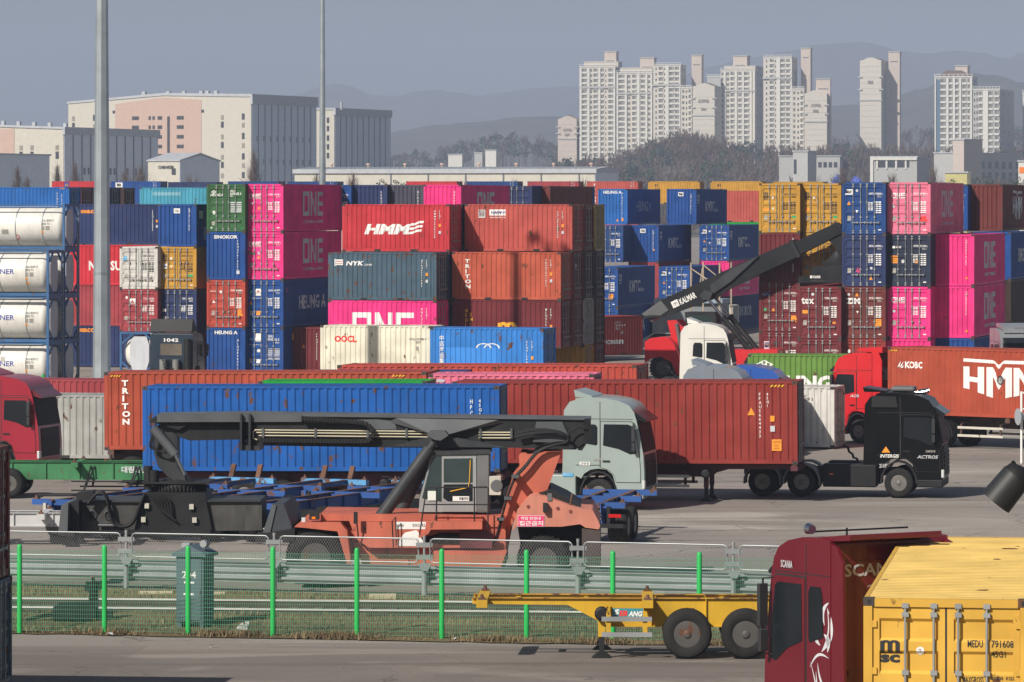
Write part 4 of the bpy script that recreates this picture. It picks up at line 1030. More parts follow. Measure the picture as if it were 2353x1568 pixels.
# --- far rows, five high, only their tops show
FG = 'far containers above the nearer stacks'
def far(u, s, L, H, color, label, texts=(), orient='R', top=12.95): container((gx(u, s), F / s), top - H, orient, L, H, color, label, texts, group=FG)
far(119, 20, L20, STD, 'red', 'red container at the far back left of the lamp mast', [('F', 1.5, 1.9, .6, .6, 'RECT', BLUEL), ('F', 1.6, 2.0, .4, .4, 'FLAME', YELLOWL)])
far(254, 20, L20, STD, 'mid_blue', 'blue container with white flag square, far back right of the lamp mast', [('F', .6, 1.9, .85, .55, 'RECT', WHITE), ('F', .75, 2.0, .5, .35, 'KFLAG', BLACKL)] + vcode(5.2, .6, 1.9, 'KMTU734', '22G1', ex=False))
far(386, 19.4, L20, STD, 'navy', 'dark navy container end just right of the flagged blue container')
far(524, 20, L20, STD, 'blue', 'blue container at the far back above the dark green doors')
far(660, 19.9, L20, STD, 'blue', 'blue container at the far back behind the thin lamp mast', [('F', 1.5, 1.6, 1.2, .35, 'RECT', WHITE)] + vcode(5.2, .6, 1.9, 'SEGU22', '22G1', ex=False))
far(933, 20, L20, STD, 'red', 'bright red container at the far back above the pink blank end')
far(1072, 20, L20, STD, 'blue', 'blue container at the far back between the bright red and the maroon ones', [('F', 1.5, 1.2, .9, .7, 'NS', WHITE, 0, .03)] + vcode(5.2, .6, 1.9, 'SEGU22', '22G1', ex=False))
far(1212, 20, L20, STD, 'rose', 'maroon container with blue and white mark at the far back', [('F', .4, 1.3, 1.2, .8, 'RECT', BLUEL), ('F', .5, 1.35, 1.0, .6, 'CAI', WHITE, 0, .04)] + vcode(5.2, .6, 1.9, 'CAIU22', '22G1', ex=False))
far(1348, 20, L20, STD, 'coral', 'orange-red container with upright white letters at the far back', [('F', .8, .2, .3, 2.1, 'T\nR\nI\nT\nO\nN', WHITE, 0, .04)] + vcode(5.2, .6, 1.9, 'TRIU22', '22G1', ex=False))
far(1348, 20, L20, STD, 'coral', 'orange-red container directly below the one with upright letters, far back', (), 'R', 12.95 - STD)
far(1489, 20, L20, STD, 'yellow', 'yellow container at the far back above the blue ends, left of its yellow twin', [('F', .8, .6, .2, 1.7, 'M\nE\nD\nI', BLACKL), ('F', 1.1, .6, .2, 1.7, 'S\nH\nI\nP', BLACKL), ('F', 2.6, .3, .95, .9, 'MARC', BLACKL)])
far(1633, 20, L20, STD, 'yellow', 'yellow container at the far back beside the tall yellow door ends', [('F', .8, .6, .2, 1.7, 'M\nE\nD\nI', BLACKL), ('F', 1.1, .6, .2, 1.7, 'S\nH\nI\nP', BLACKL), ('F', 2.6, .3, .95, .9, 'MARC', BLACKL)])
far(1776, 19.6, L20, STD, 'yellow', 'yellow container whose top edge shows just over the two yellow door ends')
col(1628, 25, 'R', L20, [(HC, 'blue', 'blue container low behind the flagged blue containers'), 2.896, (HC, 'green', 'bright green container showing as a strip under the coral red one'), (HC, 'coral', 'coral red container between blue long side and yellow door ends')], group=FG)

# --- middle row behind the red stack, s = 36.5
col(722, 36.4, 'D', L40, [2.896, 2.896, 2.896, (HC, 'mid_blue', 'blue door end showing as a sliver beside the top pink long side', doors('SEGU', '220906 9'))], group=YG)
col(804.6, 36.4, 'B', L40, [2.896, 2.896, 2.896, (HC, 'navy', 'slate-blue container with blank end behind the red lettered container', haz(HC) + vcode(2.0, .6, 1.9, 'SEKU894922', None, ex=False))], group=YG)
col(892, 36.4, 'B', L40, [2.896, 2.896, 2.896, (HC, 'purple_grey', 'grey-violet container with blank end beside the hot pink blank end', haz(HC) + vcode(1.9, .5, 2.0, 'NYKU0834922', None, ex=False) + [('F', .8, 1.1, .13, .2, 'RECT', ORANGEL)])], group=YG)
col(973.6, 36.5, 'B', L40, [2.896, 2.896, (HC, 'pink', 'pink container mostly hidden behind the two red stacks'), (HC, 'pink', 'pink container with blank end and dark long side behind the two red stacks', haz(HC) + vcode(1.95, .5, 2.0, 'ONEU5588212', None, ex=False) + ONER)], group=YG)
col(1141, 34.5, 'D', L40, [2.896, 2.896, 2.896, (HC, 'navy', 'navy long side in shade right of the dark pink long side', [('R', 9, 1.5, 1.0, .6, 'LINES', LIGHT)])], group=YG)
col(1183, 34.2, 'B', L40, [2.896, 2.896, 2.896, (HC, 'brown', 'dark brown long side in shade beside the blue flagged doors')], group=YG)
col(1190, 34.0, 'D', L40, [2.896, 2.896, 2.896, (HC, 'mid_blue', 'blue container with long navy side above the coral container with the mast shadow', doors('KMTU', '931277 1') + KMTR)], group=YG)

# --- the two red stacks, long sides to the camera
RG = 'twenty-foot containers in the red stacks'
th = R(TH); ea = Vector((math.cos(th), -math.sin(th))); eb = Vector((math.sin(th), math.cos(th)))
def blk(u, s, k, lv, theta=TH):
    """k-th row behind the front one"""
    c = Vector((gx(u, s), F / s)) + eb * (k * 2.62)
    z = 0
    for e in lv:
        if isinstance(e, float): z += e; continue
        H, color, label = e[:3]; tx = e[3] if len(e) > 3 else (); ori = e[4] if len(e) > 4 else 'R'
        container(c, z, ori, L20, H, color, label, tx, theta, RG); z += H
blk(754, 42.6, 0, [STD, (STD, 'pink', 'hot pink container with huge white letters, long side to the camera', [('F', 1.35, .35, 3.45, 1.6, 'ONE#', WHITE)] + vcode(5.2, .3, 1.9, 'ONEU2398214', '22G1')),
    (STD, 'steel_blue', 'grey-blue container with small flag mark and rust streaks, on the hot pink one', [('F', .35, 1.85, .1, .38, 'RECT', LIGHT), ('F', .42, 1.9, .42, .3, 'RECT', WHITE), ('F', .42, 2.08, .42, .05, 'RECT', REDL), ('F', .42, 1.96, .42, .05, 'RECT', REDL), ('F', 1.0, 1.88, .98, .24, 'NYK', WHITE, .25, .04), ('F', 2.05, 1.88, .4, .09, 'LINE', WHITE, .25)] + vcode(5.2, .75, 1.45, 'NYKU9771482', '22G1'))])
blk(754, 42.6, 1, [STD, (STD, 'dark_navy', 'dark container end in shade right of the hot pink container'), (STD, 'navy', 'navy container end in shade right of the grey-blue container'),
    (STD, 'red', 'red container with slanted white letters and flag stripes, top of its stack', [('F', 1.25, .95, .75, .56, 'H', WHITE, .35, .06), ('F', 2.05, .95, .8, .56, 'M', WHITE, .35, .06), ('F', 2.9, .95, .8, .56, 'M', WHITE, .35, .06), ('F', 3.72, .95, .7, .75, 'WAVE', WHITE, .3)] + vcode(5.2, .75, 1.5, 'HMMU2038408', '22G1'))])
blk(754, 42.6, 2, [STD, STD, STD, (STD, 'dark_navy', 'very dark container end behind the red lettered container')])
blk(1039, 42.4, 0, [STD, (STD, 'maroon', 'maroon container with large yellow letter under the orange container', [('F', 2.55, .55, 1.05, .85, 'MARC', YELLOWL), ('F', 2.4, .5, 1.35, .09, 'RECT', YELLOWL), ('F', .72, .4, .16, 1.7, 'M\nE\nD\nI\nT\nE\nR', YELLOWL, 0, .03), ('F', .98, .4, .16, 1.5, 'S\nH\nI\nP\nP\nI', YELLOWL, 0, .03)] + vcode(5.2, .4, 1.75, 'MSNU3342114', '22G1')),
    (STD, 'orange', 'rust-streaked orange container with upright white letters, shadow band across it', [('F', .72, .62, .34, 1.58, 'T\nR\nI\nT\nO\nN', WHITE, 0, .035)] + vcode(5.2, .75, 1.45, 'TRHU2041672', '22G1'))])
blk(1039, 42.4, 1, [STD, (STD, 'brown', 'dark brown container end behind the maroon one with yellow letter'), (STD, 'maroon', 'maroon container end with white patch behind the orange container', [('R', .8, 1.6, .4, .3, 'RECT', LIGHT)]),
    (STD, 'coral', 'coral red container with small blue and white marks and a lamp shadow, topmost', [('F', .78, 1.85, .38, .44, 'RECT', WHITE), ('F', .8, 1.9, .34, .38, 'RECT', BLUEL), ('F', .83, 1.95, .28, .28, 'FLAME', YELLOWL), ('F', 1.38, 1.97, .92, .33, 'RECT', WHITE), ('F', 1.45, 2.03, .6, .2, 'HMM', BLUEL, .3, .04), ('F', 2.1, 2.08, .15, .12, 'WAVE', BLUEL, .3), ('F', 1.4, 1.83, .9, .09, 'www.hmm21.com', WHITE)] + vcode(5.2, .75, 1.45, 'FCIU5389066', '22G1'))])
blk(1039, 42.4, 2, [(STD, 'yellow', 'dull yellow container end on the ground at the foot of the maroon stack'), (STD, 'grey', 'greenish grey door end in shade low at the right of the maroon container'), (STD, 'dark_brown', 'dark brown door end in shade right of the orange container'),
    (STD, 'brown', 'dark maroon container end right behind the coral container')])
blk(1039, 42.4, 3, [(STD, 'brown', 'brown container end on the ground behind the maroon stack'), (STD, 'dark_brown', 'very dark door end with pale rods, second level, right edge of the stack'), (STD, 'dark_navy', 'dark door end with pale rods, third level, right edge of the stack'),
    (STD, 'olive', 'olive container end, topmost at the right edge of the red stacks')])
for u, s, zb, cc, lb, tx in ((736, 44.2, 1.48, 'cream', 'cream container with red letters and rusty edges, long side to the camera', [('F', .78, 1.72, 1.2, .35, 'OOCL', REDL, 0, .045), ('F', 4.85, 1.85, .9, .12, 'OOLU 015080 0', BLACKL), ('F', 5.2, 1.7, .25, .11, '22G1', BLACKL), ('F', 5.22, 1.35, .13, .18, 'RECT', STICK), ('F', .25, 1.4, .1, .14, 'RECT', STICK)]),
                             (988, 44.6, 1.42, 'azure', 'bright blue container with white arcs and upright characters, beside the cream one', [('F', .5, .45, .25, 1.75, '中\n远\n海\n运\n集\n团', WHITE, 0, .01), ('F', 2.45, 1.55, 1.3, .26, 'ARCS', WHITE), ('F', .85, .2, 2.75, 1.38, 'RECT', mat('fresh_azure', (.035, .24, .68), var=.08, rust=.12))] + vcode(5.15, .35, 1.6, 'CSNU1544576', '22G1'))):
    container((gx(u, s), F / s), zb, 'R', L20, STD, cc, lb, tx, 16.0, RG)

# --- blue group right of the red stacks
BG = 'blue containers beyond the lifted boom'
def bc(u, s, orient, lv, L=L40, theta=TH): col(u, s, orient, L, lv, theta, group=BG)
bc(1374, 28.5, 'B', [2.896, 2.896, 2.896, (HC, 'sky_blue', 'blue blank end with white word, first of the blue group right of the olive end', haz(HC) + [('F', .45, 2.5, 1.5, .24, 'HEUNG A', WHITE, 0, .03)] + vcode(1.95, .5, 2.1, 'HLHU8317218', None, ex=False) + [tri(1.5, .28), ('F', 1.95, .3, .16, .22, 'RECT', ORANGEL)] + HEUR)])
bc(1532, 28.5, 'B', [2.896, 2.896, 2.896, (HC, 'mid_blue', 'blue blank end with flag square crossed by a diagonal shadow, top row', haz(HC) + KFB + vcode(1.95, .9, 1.6, 'KMTU928213', None, ex=False) + KMTR)])
bc(1362, 29.4, 'D', [2.896, 2.896, (HC, 'blue', 'navy long side and blue door sliver below the worded blue blank end', doors('HLHU', '821 1'))])
bc(1444, 29.2, 'B', [2.896, (HC, 'rose', 'dull red door end behind the lower blue flagged container'), (HC, 'mid_blue', 'blue blank end with flag square and upright code, middle row of the blue group', haz(HC) + KFB + vcode(1.95, .9, 1.6, 'KMTU928522', None, ex=False) + [tri(1.97, .9, .16)] + KMTR)])
bc(1607, 28.6, 'D', [2.896, (HC, 'pink', 'pink long side in shade partly behind the raised boom', ONER, 'B'), (HC, 'mid_blue', 'blue door end with flag square, middle row right of the flagged blank end', KF + doors('KMTU', '951889 4', extra=KMTR + [tri(.3, 1.5), ('F', .75, 1.35, .15, .14, 'TRID', WHITE), ('F', .75, 2.3, .16, .16, 'DISC', LIGHT)]))])
bc(1344, 31.9, 'D', [(HC, 'mid_blue', 'blue container lowest in the group behind the red shaded container', HEUR), (HC, 'mid_blue', 'blue door end with yellow caution patch, its long side lettered, lower row', doors('BMOU', '691713 0', extra=cau(1.75, .6) + KMTR))])
bc(1514, 29.5, 'D', [2.6, (HC, 'mid_blue', 'blue door end with flag square standing behind the pole frame', KF + doors('KMTU', '985247 3', extra=KMTR + [tri(.3, 1.55), ('F', .75, 1.2, .15, .14, 'TRID', WHITE), ('F', .75, 2.3, .16, .16, 'DISC', LIGHT)]))])
bc(1612, 28.0, 'B', [(HC, 'blue', 'navy container with white word on its long side, on the ground behind the boom cylinders', SINR)])
th2 = R(-48); c = Vector((gx(1477, 34.5), F / 34.5)) - Vector((math.cos(th2), -math.sin(th2))) * L20
container(c, .35, 'R', L20, STD, 'brick', 'dark red shaded container with white word end beside the maroon stack', [('F', 1.5, .75, 2.6, .42, 'Ocean', LIGHT, 0, .04), ('F', 3.2, 1.7, 1.1, .55, 'SITU\n294476 7\n22G1', LIGHT), ('F', 3.8, 1.4, .25, .2, 'RECT', STICK)], -48, group=BG)
container((gx(1499, 31), F / 31), 0, 'R', L20, HC, 'pale', 'whitish container with rust patches behind the boom cylinders', [], group=BG)

# --- tall stacks at the right
TG = 'forty-foot containers in the tall right stacks'
def rc(u, s, orient, lv, L=L40): col(u, s, orient, L, lv, group=TG)
rc(1744, 39.2, 'D', [
    (HC, 'maroon', 'maroon door end with small blue and yellow mark, lowest, left of the tall stacks', doors('FFAU', '173032 5', extra=[('F', .3, 1.9, .34, .42, 'RECT', WHITE), ('F', .32, 1.95, .3, .33, 'RECT', BLUEL), ('F', .35, 2.0, .24, .24, 'FLAME', YELLOWL), ('F', .85, 2.05, .28, .28, 'MARC', BLACKL)])),
    (HC, 'maroon', 'maroon door end with small blue badge, second level, under the maroon blank end', doors('CAAU', '737535 3', extra=cau(1.9, .55) + [('F', .18, 2.08, .5, .22, 'RECT', BLUEL), ('F', .21, 2.11, .42, .16, 'CAI', WHITE, 0, .04), tri(.75, 1.2), ('F', .3, 1.2, .14, .18, 'RECT', GREENL)])),
    (HC, 'maroon', 'maroon blank end with three notches, third level behind the raised boom', haz(HC) + vcode(1.97, 1.3, 1.3, 'GCXU52188', None, ex=False) + [tri(1.1, 1.85), ('F', 2.0, .6, .06, .5, 'RECT', WHITE)], 'B'),
    (HC, 'yellow', 'yellow door end, topmost, left one of the tall yellow pair', MSCL + doors('MSBU', '020477 8', col=BLACKL, extra=[('F', .75, 2.0, .13, .13, 'RECT', WHITE), ('F', .23, 1.3, .4, .15, 'RECT', ORANGEL), ('F', .75, 1.33, .14, .14, 'TRID', WHITE), ('F', 1.95, .85, .3, .15, 'RECT', GREENL)]))])
rc(1838.5, 39.2, 'D', [2.896, 2.896,
    (HC, 'yellow', 'yellow door end directly behind the boom tip, second of the yellow column', MSCL + doors('MSMU', '661122 1', col=BLACKL)),
    (HC, 'yellow', 'yellow door end, topmost, beside the tall dark blue door end', MSCL + doors('MSMU', '651837 4', col=BLACKL, extra=[('F', .75, 2.0, .13, .13, 'RECT', WHITE), ('F', .15, 1.3, .4, .15, 'RECT', ORANGEL), ('F', 1.95, .85, .3, .15, 'RECT', GREENL)]))])
rc(1833, 41.4, 'D', [
    (HC, 'maroon', 'maroon door end, lowest, below the one with white lower-case word', doors('GCXU', '531335 6')),
    (HC, 'maroon', 'maroon door end with white lower-case word under the lifting frame', doors('TGBU', '465875 7', extra=[('F', .2, 1.93, .72, .36, 'tex', WHITE, 0, .03), ('F', .75, 2.38, .17, .18, 'DISC', LIGHT), ('F', .14, 1.4, .42, .2, 'RECT', ORANGEL), ('F', 1.95, .85, .17, .1, 'RECT', ORANGEL)]))])
rc(1935, 41.4, 'D', [
    (HC, 'brick', 'reddish brown door end, lowest, with a white round sticker', doors('TRHU', '345812 4', extra=[('F', .3, 2.1, .17, .2, 'DISC', WHITE), ('F', .65, 1.75, .35, .33, 'RECT', WHITE), ('F', .7, 1.8, .25, .2, 'T', ORANGEL, 0, .03)])),
    (HC, 'brown', 'brown door end with bold white capitals, second level', doors('ZCSU', '708459 4', extra=cau(1.85, .7) + [('F', .2, 1.93, .8, .33, 'ZIM', WHITE, 0, .06), tri(.72, 2.35), ('F', .3, 2.38, .14, .15, 'DISC', LIGHT), ('F', .78, 1.4, .14, .14, 'TRID', WHITE)])),
    (HC, 'navy', 'navy door end with pink scrawl, third level, under the dark blue flagged doors', doors('SEGU', '640002 2', extra=[tri(1.5, .38), ('F', .75, .75, .25, .35, 'FLAME', PINKL), ('F', 1.55, .95, .15, .15, 'DISC', LIGHT)])),
    (HC, 'blue', 'dark blue door end with white flag square, topmost, beside the pale pink doors', KF + doors('KMTU', '938868 6', extra=[tri(.27, 1.62, .22), ('F', .75, 1.18, .15, .16, 'TRID', WHITE), ('F', .75, 2.35, .15, .15, 'DISC', LIGHT)]))])
rc(2038, 41.4, 'D', [
    (HC, 'pink', 'pink blank end at the foot of the stack, just over the orange-red trailer container', haz(HC) + [], 'B'),
    (HC, 'pink', 'pink door end with white letters, second level, left of the hot pink blank ends', doors('FDCU', '045163 7', logo=ONEL, extra=[ONESUB, ('F', .3, 1.45, .17, .18, 'DISC', LIGHT)] + ONER)),
    (HC, 'dark_navy', 'near-black navy door end with yellow caution plate, third level', doors('NYKU', '5216012', extra=[('F', .2, 1.3, .42, .42, 'RECT', ORANGEL), ('F', .24, 1.58, .34, .09, 'CAUTION', BLACKL), ('F', .28, 1.46, .26, .08, 'HIGH', BLACKL), ('F', .24, 1.34, .34, .08, 'TRAILER', BLACKL), ('F', .3, 2.12, .16, .13, 'RECT', WHITE), ('F', .5, 2.13, .3, .11, 'NYK', WHITE, .2, .04), ('F', .8, 1.3, .17, .2, 'DISC', LIGHT), ('F', 1.58, 1.3, .12, .17, 'RECT', ORANGEL)])),
    (HC, 'light_pink', 'pale faded pink door end, topmost, with a red sticker, dull pink long side', doors('FDCU', '051803 8', logo=ONEL, extra=[ONESUB, ('F', .27, 1.47, .17, .18, 'DISC', LIGHT), ('F', 1.85, .72, .42, .28, 'RECT', REDL)] + ONER))])
rc(2138.5, 41.2, 'B', [
    (HC, 'mid_blue', 'blue container on the ground under the two hot pink blank ends'),
    (HC, 'pink', 'hot pink blank end, lower of the pair, black notches at its foot', haz(HC) + vcode(1.95, 1.3, 1.3, 'ONEU8495978', None, ex=False) + [tri(1.93, .35, .16)] + ONER),
    (HC, 'pink', 'hot pink blank end, upper of the pair, long shaded side with white letters', haz(HC) + vcode(1.95, 1.2, 1.4, 'ONEU8274182', None, ex=False) + [tri(1.93, .4, .16)] + ONER)])
rc(2133, 37.4, 'D', [2.896, 2.896, 2.896, (HC, 'mid_blue', 'blue container with door sliver and navy lettered long side right of the dull pink side', doors('SKHU', '95502 2') + SINR)])
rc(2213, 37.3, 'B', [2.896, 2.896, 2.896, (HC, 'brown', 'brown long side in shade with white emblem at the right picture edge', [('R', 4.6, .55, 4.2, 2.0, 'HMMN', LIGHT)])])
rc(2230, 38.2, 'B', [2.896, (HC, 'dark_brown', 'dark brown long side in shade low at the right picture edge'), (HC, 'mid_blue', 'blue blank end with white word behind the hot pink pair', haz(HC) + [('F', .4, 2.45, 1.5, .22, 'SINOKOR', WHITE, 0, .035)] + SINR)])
# --- containers on or beside the front lanes
NG = 'containers in the front lanes'
container((gx(240, 62), F / 62), 1.30, 'R', L40, HC, 'burnt', 'long orange container with large upright white letters at its left end, on a trailer', [('F', .68, .95, .32, 1.65, 'T\nR\nI\nT\nO\nN', WHITE, 0, .045), ('F', .25, 2.72, .4, .07, 'HAZ', YELLOWL), ('F', 10.9, 2.72, .5, .07, 'HAZ', YELLOWL)], 10.5, NG, .45)
container((gx(776, 57.5), F / 57.5), 1.1, 'R', L40, HC, 'rust_red', 'long rusty orange-brown container showing only its top, behind the upright-lettered one', [], 13, NG, .5)
container((gx(594, 64.6), F / 64.6), 1.5, 'R', L20, STD, 'green', 'bright green container of which only the top edge shows', [], 6, NG, .3)
container((gx(985, 63.2), F / 63.2), 1.62, 'R', L20, STD, 'light_pink', 'faded pink container of which only the top shows behind the long brick red one', [('F', .3, 2.3, .3, .1, 'RECT', LIGHT)], 8, NG, .3)
container((gx(700, 60.6), F / 60.6), 1.45, 'R', L20, STD, 'blue', 'blue container whose roof corner shows between orange and pink tops', [], 8, NG, .3)
container((gx(1040, 65.2), F / 65.2), 1.27, 'R', L40, HC, 'brick', 'long brick red container with yellow warning plate, on the trailer behind the black tractor', vcode(10.85, .95, 1.55, 'FFAU5664432', '45G1', ex=False) + cau(11.3, .48) + [tri(10.45, 1.72, .27), ('F', 11.25, 1.5, .15, .2, 'RECT', ORANGEL), ('F', 11.25, 1.15, .16, .2, 'RECT', LIGHT), ('F', .3, 2.7, .5, .08, 'HAZ', YELLOWL), ('F', 11.25, 2.7, .5, .08, 'HAZ', YELLOWL)], 9.5, NG, .42)
container((gx(328, 67.7), F / 67.7), 1.33, 'R', L40, HC, 'strong_blue', 'long blue container with peeling rust spots behind the horizontal boom', vcode(11.2, .9, 1.55, 'HPCU4416', None, ex=False) + [('F', 11.5, 1.9, .1, .55, '4\n5\nG\n1', WHITE), ('F', 11.48, 1.68, .14, .13, 'RECT', ORANGEL)], 6.5, NG, .33)
container((gx(40, 56.5), F / 56.5), 0.03, 'R', L20, STD, 'grey', 'dirty grey container on the ground behind the dark red tractor', [('F', 4.3, 2.1, .5, .12, 'SVLU', BLACKL), ('F', 4.5, 1.95, .6, .12, '342179', BLACKL)], 9, NG)
container((gx(10, 51.9), F / 51.9), .02, 'R', L20, STD, 'rose', 'rusty red container behind the dirty grey one, its ribbed top in view', [], 9, NG)
container((gx(1838, 54.2), F / 54.2) if False else Vector((gx(1917, 54.2), F / 54.2)) - Vector((math.cos(R(15)), -math.sin(R(15)))) * L20, 0.03, 'R', L20, STD, 'pale', 'whitish container with rust-stained edge and dark end beside the long brick red one', [('F', 4.4, 2.15, .45, .12, 'TAEU', BLACKL), ('F', 4.4, 2.0, .75, .12, '709709 5', BLACKL)], 15, NG)
container((gx(1718, 44.6), F / 44.6), .02, 'R', L20, STD, 'leaf_green', 'yellowish green container with white diamond emblem and large white letters', [('F', .38, 1.85, .95, .48, 'DIAM', WHITE), ('F', .35, 1.7, 1.0, .09, 'www.heung-a.co.kr', WHITE), ('F', .6, .75, 5.0, .78, 'HEUNG-A', WHITE, 0, .05), ('F', 5.05, 2.2, .7, .16, 'HALU', WHITE), ('F', 5.05, 1.98, .7, .16, '360 11', WHITE), ('F', 5.05, 1.76, .7, .16, '22G1', WHITE)], 5, NG)
container((gx(2040, 53.3), F / 53.3), 1.32, 'L', L40, HC, 'burnt', 'orange-red container with bold white emblem at the right, on the red tractor trailer', [('F', 3.9, .75, 3.6, 1.75, 'HMMN', WHITE), ('F', .9, 2.0, .9, .3, 'KOBC', WHITE, 0, .04), ('F', .5, 2.0, .33, .32, 'FLAME', WHITE), ('F', 5.6, 1.42, .38, .38, 'DISC', BLACKL), ('F', 5.65, 1.47, .28, .28, 'DISC', WHITE), ('F', .12, 2.72, .4, .07, 'HAZ', YELLOWL)], 40, NG)
# foreground
fy_ = container((gx(1984, 155), F / 155), 1.66, 'D', L40, HC, 'fore_yellow', 'bright yellow container with door end and black letters in the near right corner', [('F', .245, 2.095, .29, .175, 'MARC', BLACKL), ('F', .2, 2.07, .38, .018, 'RECT', BLACKL), ('F', .245, 1.935, .29, .12, 'sc', BLACKL, 0, .045), ('F', .775, 2.055, .125, .125, 'DISC', WHITE), ('F', .81, 2.09, .055, .055, 'T', BLACKL, 0, .02),
    ('F', 1.535, 2.18, .225, .105, 'MEDU', BLACKL), ('F', 1.884, 2.18, .326, .105, '791608', BLACKL), ('F', 2.3, 2.18, .05, .1, '7', BLACKL), ('F', 1.884, 2.03, .21, .1, '45G1', BLACKL), ('F', 1.46, 1.65, .31, .1, 'MAXGROSS', BLACKL), ('F', 1.88, 1.7, .34, .05, '32.500  KGS', BLACKL), ('F', 1.88, 1.62, .34, .05, '71.650  LBS', BLACKL), ('F', 1.46, 1.3, .5, .1, 'TARE', BLACKL),
    ('F', .18, HC - .1, .37, .075, 'RECT', BLACKL), ('F', .18, HC - .1, .42, .075, 'HAZ', YELLOWL), ('F', 1.9, HC - .1, .37, .075, 'RECT', BLACKL), ('F', 1.9, HC - .1, .42, .075, 'HAZ', YELLOWL)], 7.8, NG)
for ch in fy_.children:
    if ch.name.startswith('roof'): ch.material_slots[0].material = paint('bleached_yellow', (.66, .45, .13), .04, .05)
container(Vector((gx(-36, 119.5), F / 119.5)) - Vector((math.cos(R(6)), -math.sin(R(6)))) * L20, .45, 'R', L20, STD, 'steel_blue', 'grey-blue container of which a narrow strip shows at the lower left edge', [], 6, NG)
container(Vector((gx(-41, 119.5), F / 119.5)) - Vector((math.cos(R(6)), -math.sin(R(6)))) * L20, .45 + STD, 'R', L20, STD, 'brown', 'dark maroon container on the grey-blue one at the lower left edge', [], 6, NG)

# --- tank containers
TKW = mat('tank_white', (.74, .72, .66), rough=.4, var=.1, streak=.3)
TKG = mat('tank_end_grey', (.55, .57, .6), rough=.5, var=.1, streak=.3)
TKB = mat('tank_frame_blue', (.03, .11, .26), rough=.5, var=.2, rust=.12)
TKD = mat('tank_frame_navy', (.025, .045, .13), rough=.5, var=.2)
def tank(c, z, theta, label, texts=(), end=False, frame=TKB):
    th = R(theta); ea = Vector((math.cos(th), -math.sin(th), 0)); eb = Vector((math.sin(th), math.cos(th), 0)); c = Vector((c[0], c[1], 0))
    if end: ctr = c + ea * CW / 2 + eb * L20 / 2; xd = -eb
    else: ctr = c + ea * L20 / 2 + eb * CW / 2; xd = ea
    o = empty('tank_container', (ctr.x, ctr.y, z), math.degrees(math.atan2(xd.y, xd.x)), label, 'tank container', 'tank containers at the left')
    w = CW / 2; x = L20 / 2; H = STD
    f = MB()
    for sx in (-1, 1):
        for sy in (-1, 1):
            f.box(min(sx*x, sx*(x-.14)), max(sx*x, sx*(x-.14)), min(sy*w, sy*(w-.13)), max(sy*w, sy*(w-.13)), 0, H)
            f.beam((sx*(x-.06), sy*(w-.1), H-.75), (sx*(x-.06), sy*.35, H-.1), .09, .1); f.beam((sx*(x-.06), sy*(w-.1), .75), (sx*(x-.06), sy*.35, .1), .09, .1)
        f.box(min(sx*x, sx*(x-.12)), max(sx*x, sx*(x-.12)), -w+.13, w-.13, 0, .14); f.box(min(sx*x, sx*(x-.12)), max(sx*x, sx*(x-.12)), -w+.13, w-.13, H-.14, H)
    for sy in (-1, 1):
        f.box(-x+.14, x-.14, min(sy*w, sy*(w-.09)), max(sy*w, sy*(w-.09)), .02, .2); f.box(-x+.14, x-.14, min(sy*w, sy*(w-.06)), max(sy*w, sy*(w-.06)), H-.1, H-.02)
    f.build('frame', frame, o)
    t = MB(); r = 1.09; zc = .22 + r
    t.lathe([(.25, -x+.18), (.8, -x+.24), (1.0, -x+.36), (r, -x+.52), (r, x-.52), (1.0, x-.36), (.8, x-.24), (.25, x-.18)], (0, 0, zc), (1, 0, 0), 28)
    t.build('tank', TKG if False else TKW, o)
    b = MB()
    for k in (-1.6, 0, 1.6): b.lathe([(r, k-.03), (r+.012, k-.03), (r+.012, k+.03), (r, k+.03)], (0, 0, zc), (1, 0, 0), 28)
    b.build('clamping_band', GALV, o)
    b = MB(); b.box(-2.3, 2.3, -.3, .3, zc+r+.03, zc+r+.06)
    b.build('walkway', GALV, o)
    b = MB(); b.prism([(-.45, .25), (.45, .25), (.62, .8), (.62, 1.8), (.45, 2.3), (-.45, 2.3), (-.62, 1.8), (-.62, .8)], x-.17, x-.14, plane='yz')
    b.build('end_plate', TKG, o)
    b = MB()
    for yy in (w-.42, w-.18): b.cyl((x+.02, yy, .1), (x+.02, yy, H-.05), .018, n=5)
    for k in range(8): b.cyl((x+.02, w-.42, .25+k*.28), (x+.02, w-.18, .25+k*.28), .014, n=5)
    b.build('ladder', GALV, o)
    if texts:
        lt = Letters(); 
        for xx, zz, ww, hh, what, ml in texts:
            # wrap on the shell
            n0 = len(lt.mb.v); lt.put(what, (-x + xx, 0, zz), (1, 0, 0), (0, 0, 1), ww, hh, ml)
            for i in range(n0, len(lt.mb.v)):
                a, _, cz = lt.mb.v[i]; dz = min(max(cz - zc, -r), r)
                lt.mb.v[i] = (a, -math.sqrt(max(0, r*r - dz*dz)) - .012, cz)
        lt.build(o)
GN = [(4.6, 1.6, .75, .13, 'EOLU 823917 5', BLACKL), (4.6, 1.42, .5, .12, '22K2 T11', BLACKL), (4.6, 1.1, .5, .25, 'LINES', STICK), (4.6, .92, .12, .15, 'RECT', ORANGEL)]
ER = [(1.2, 1.25, 2.75, .3, 'EUROTAINER', BLUEL)]
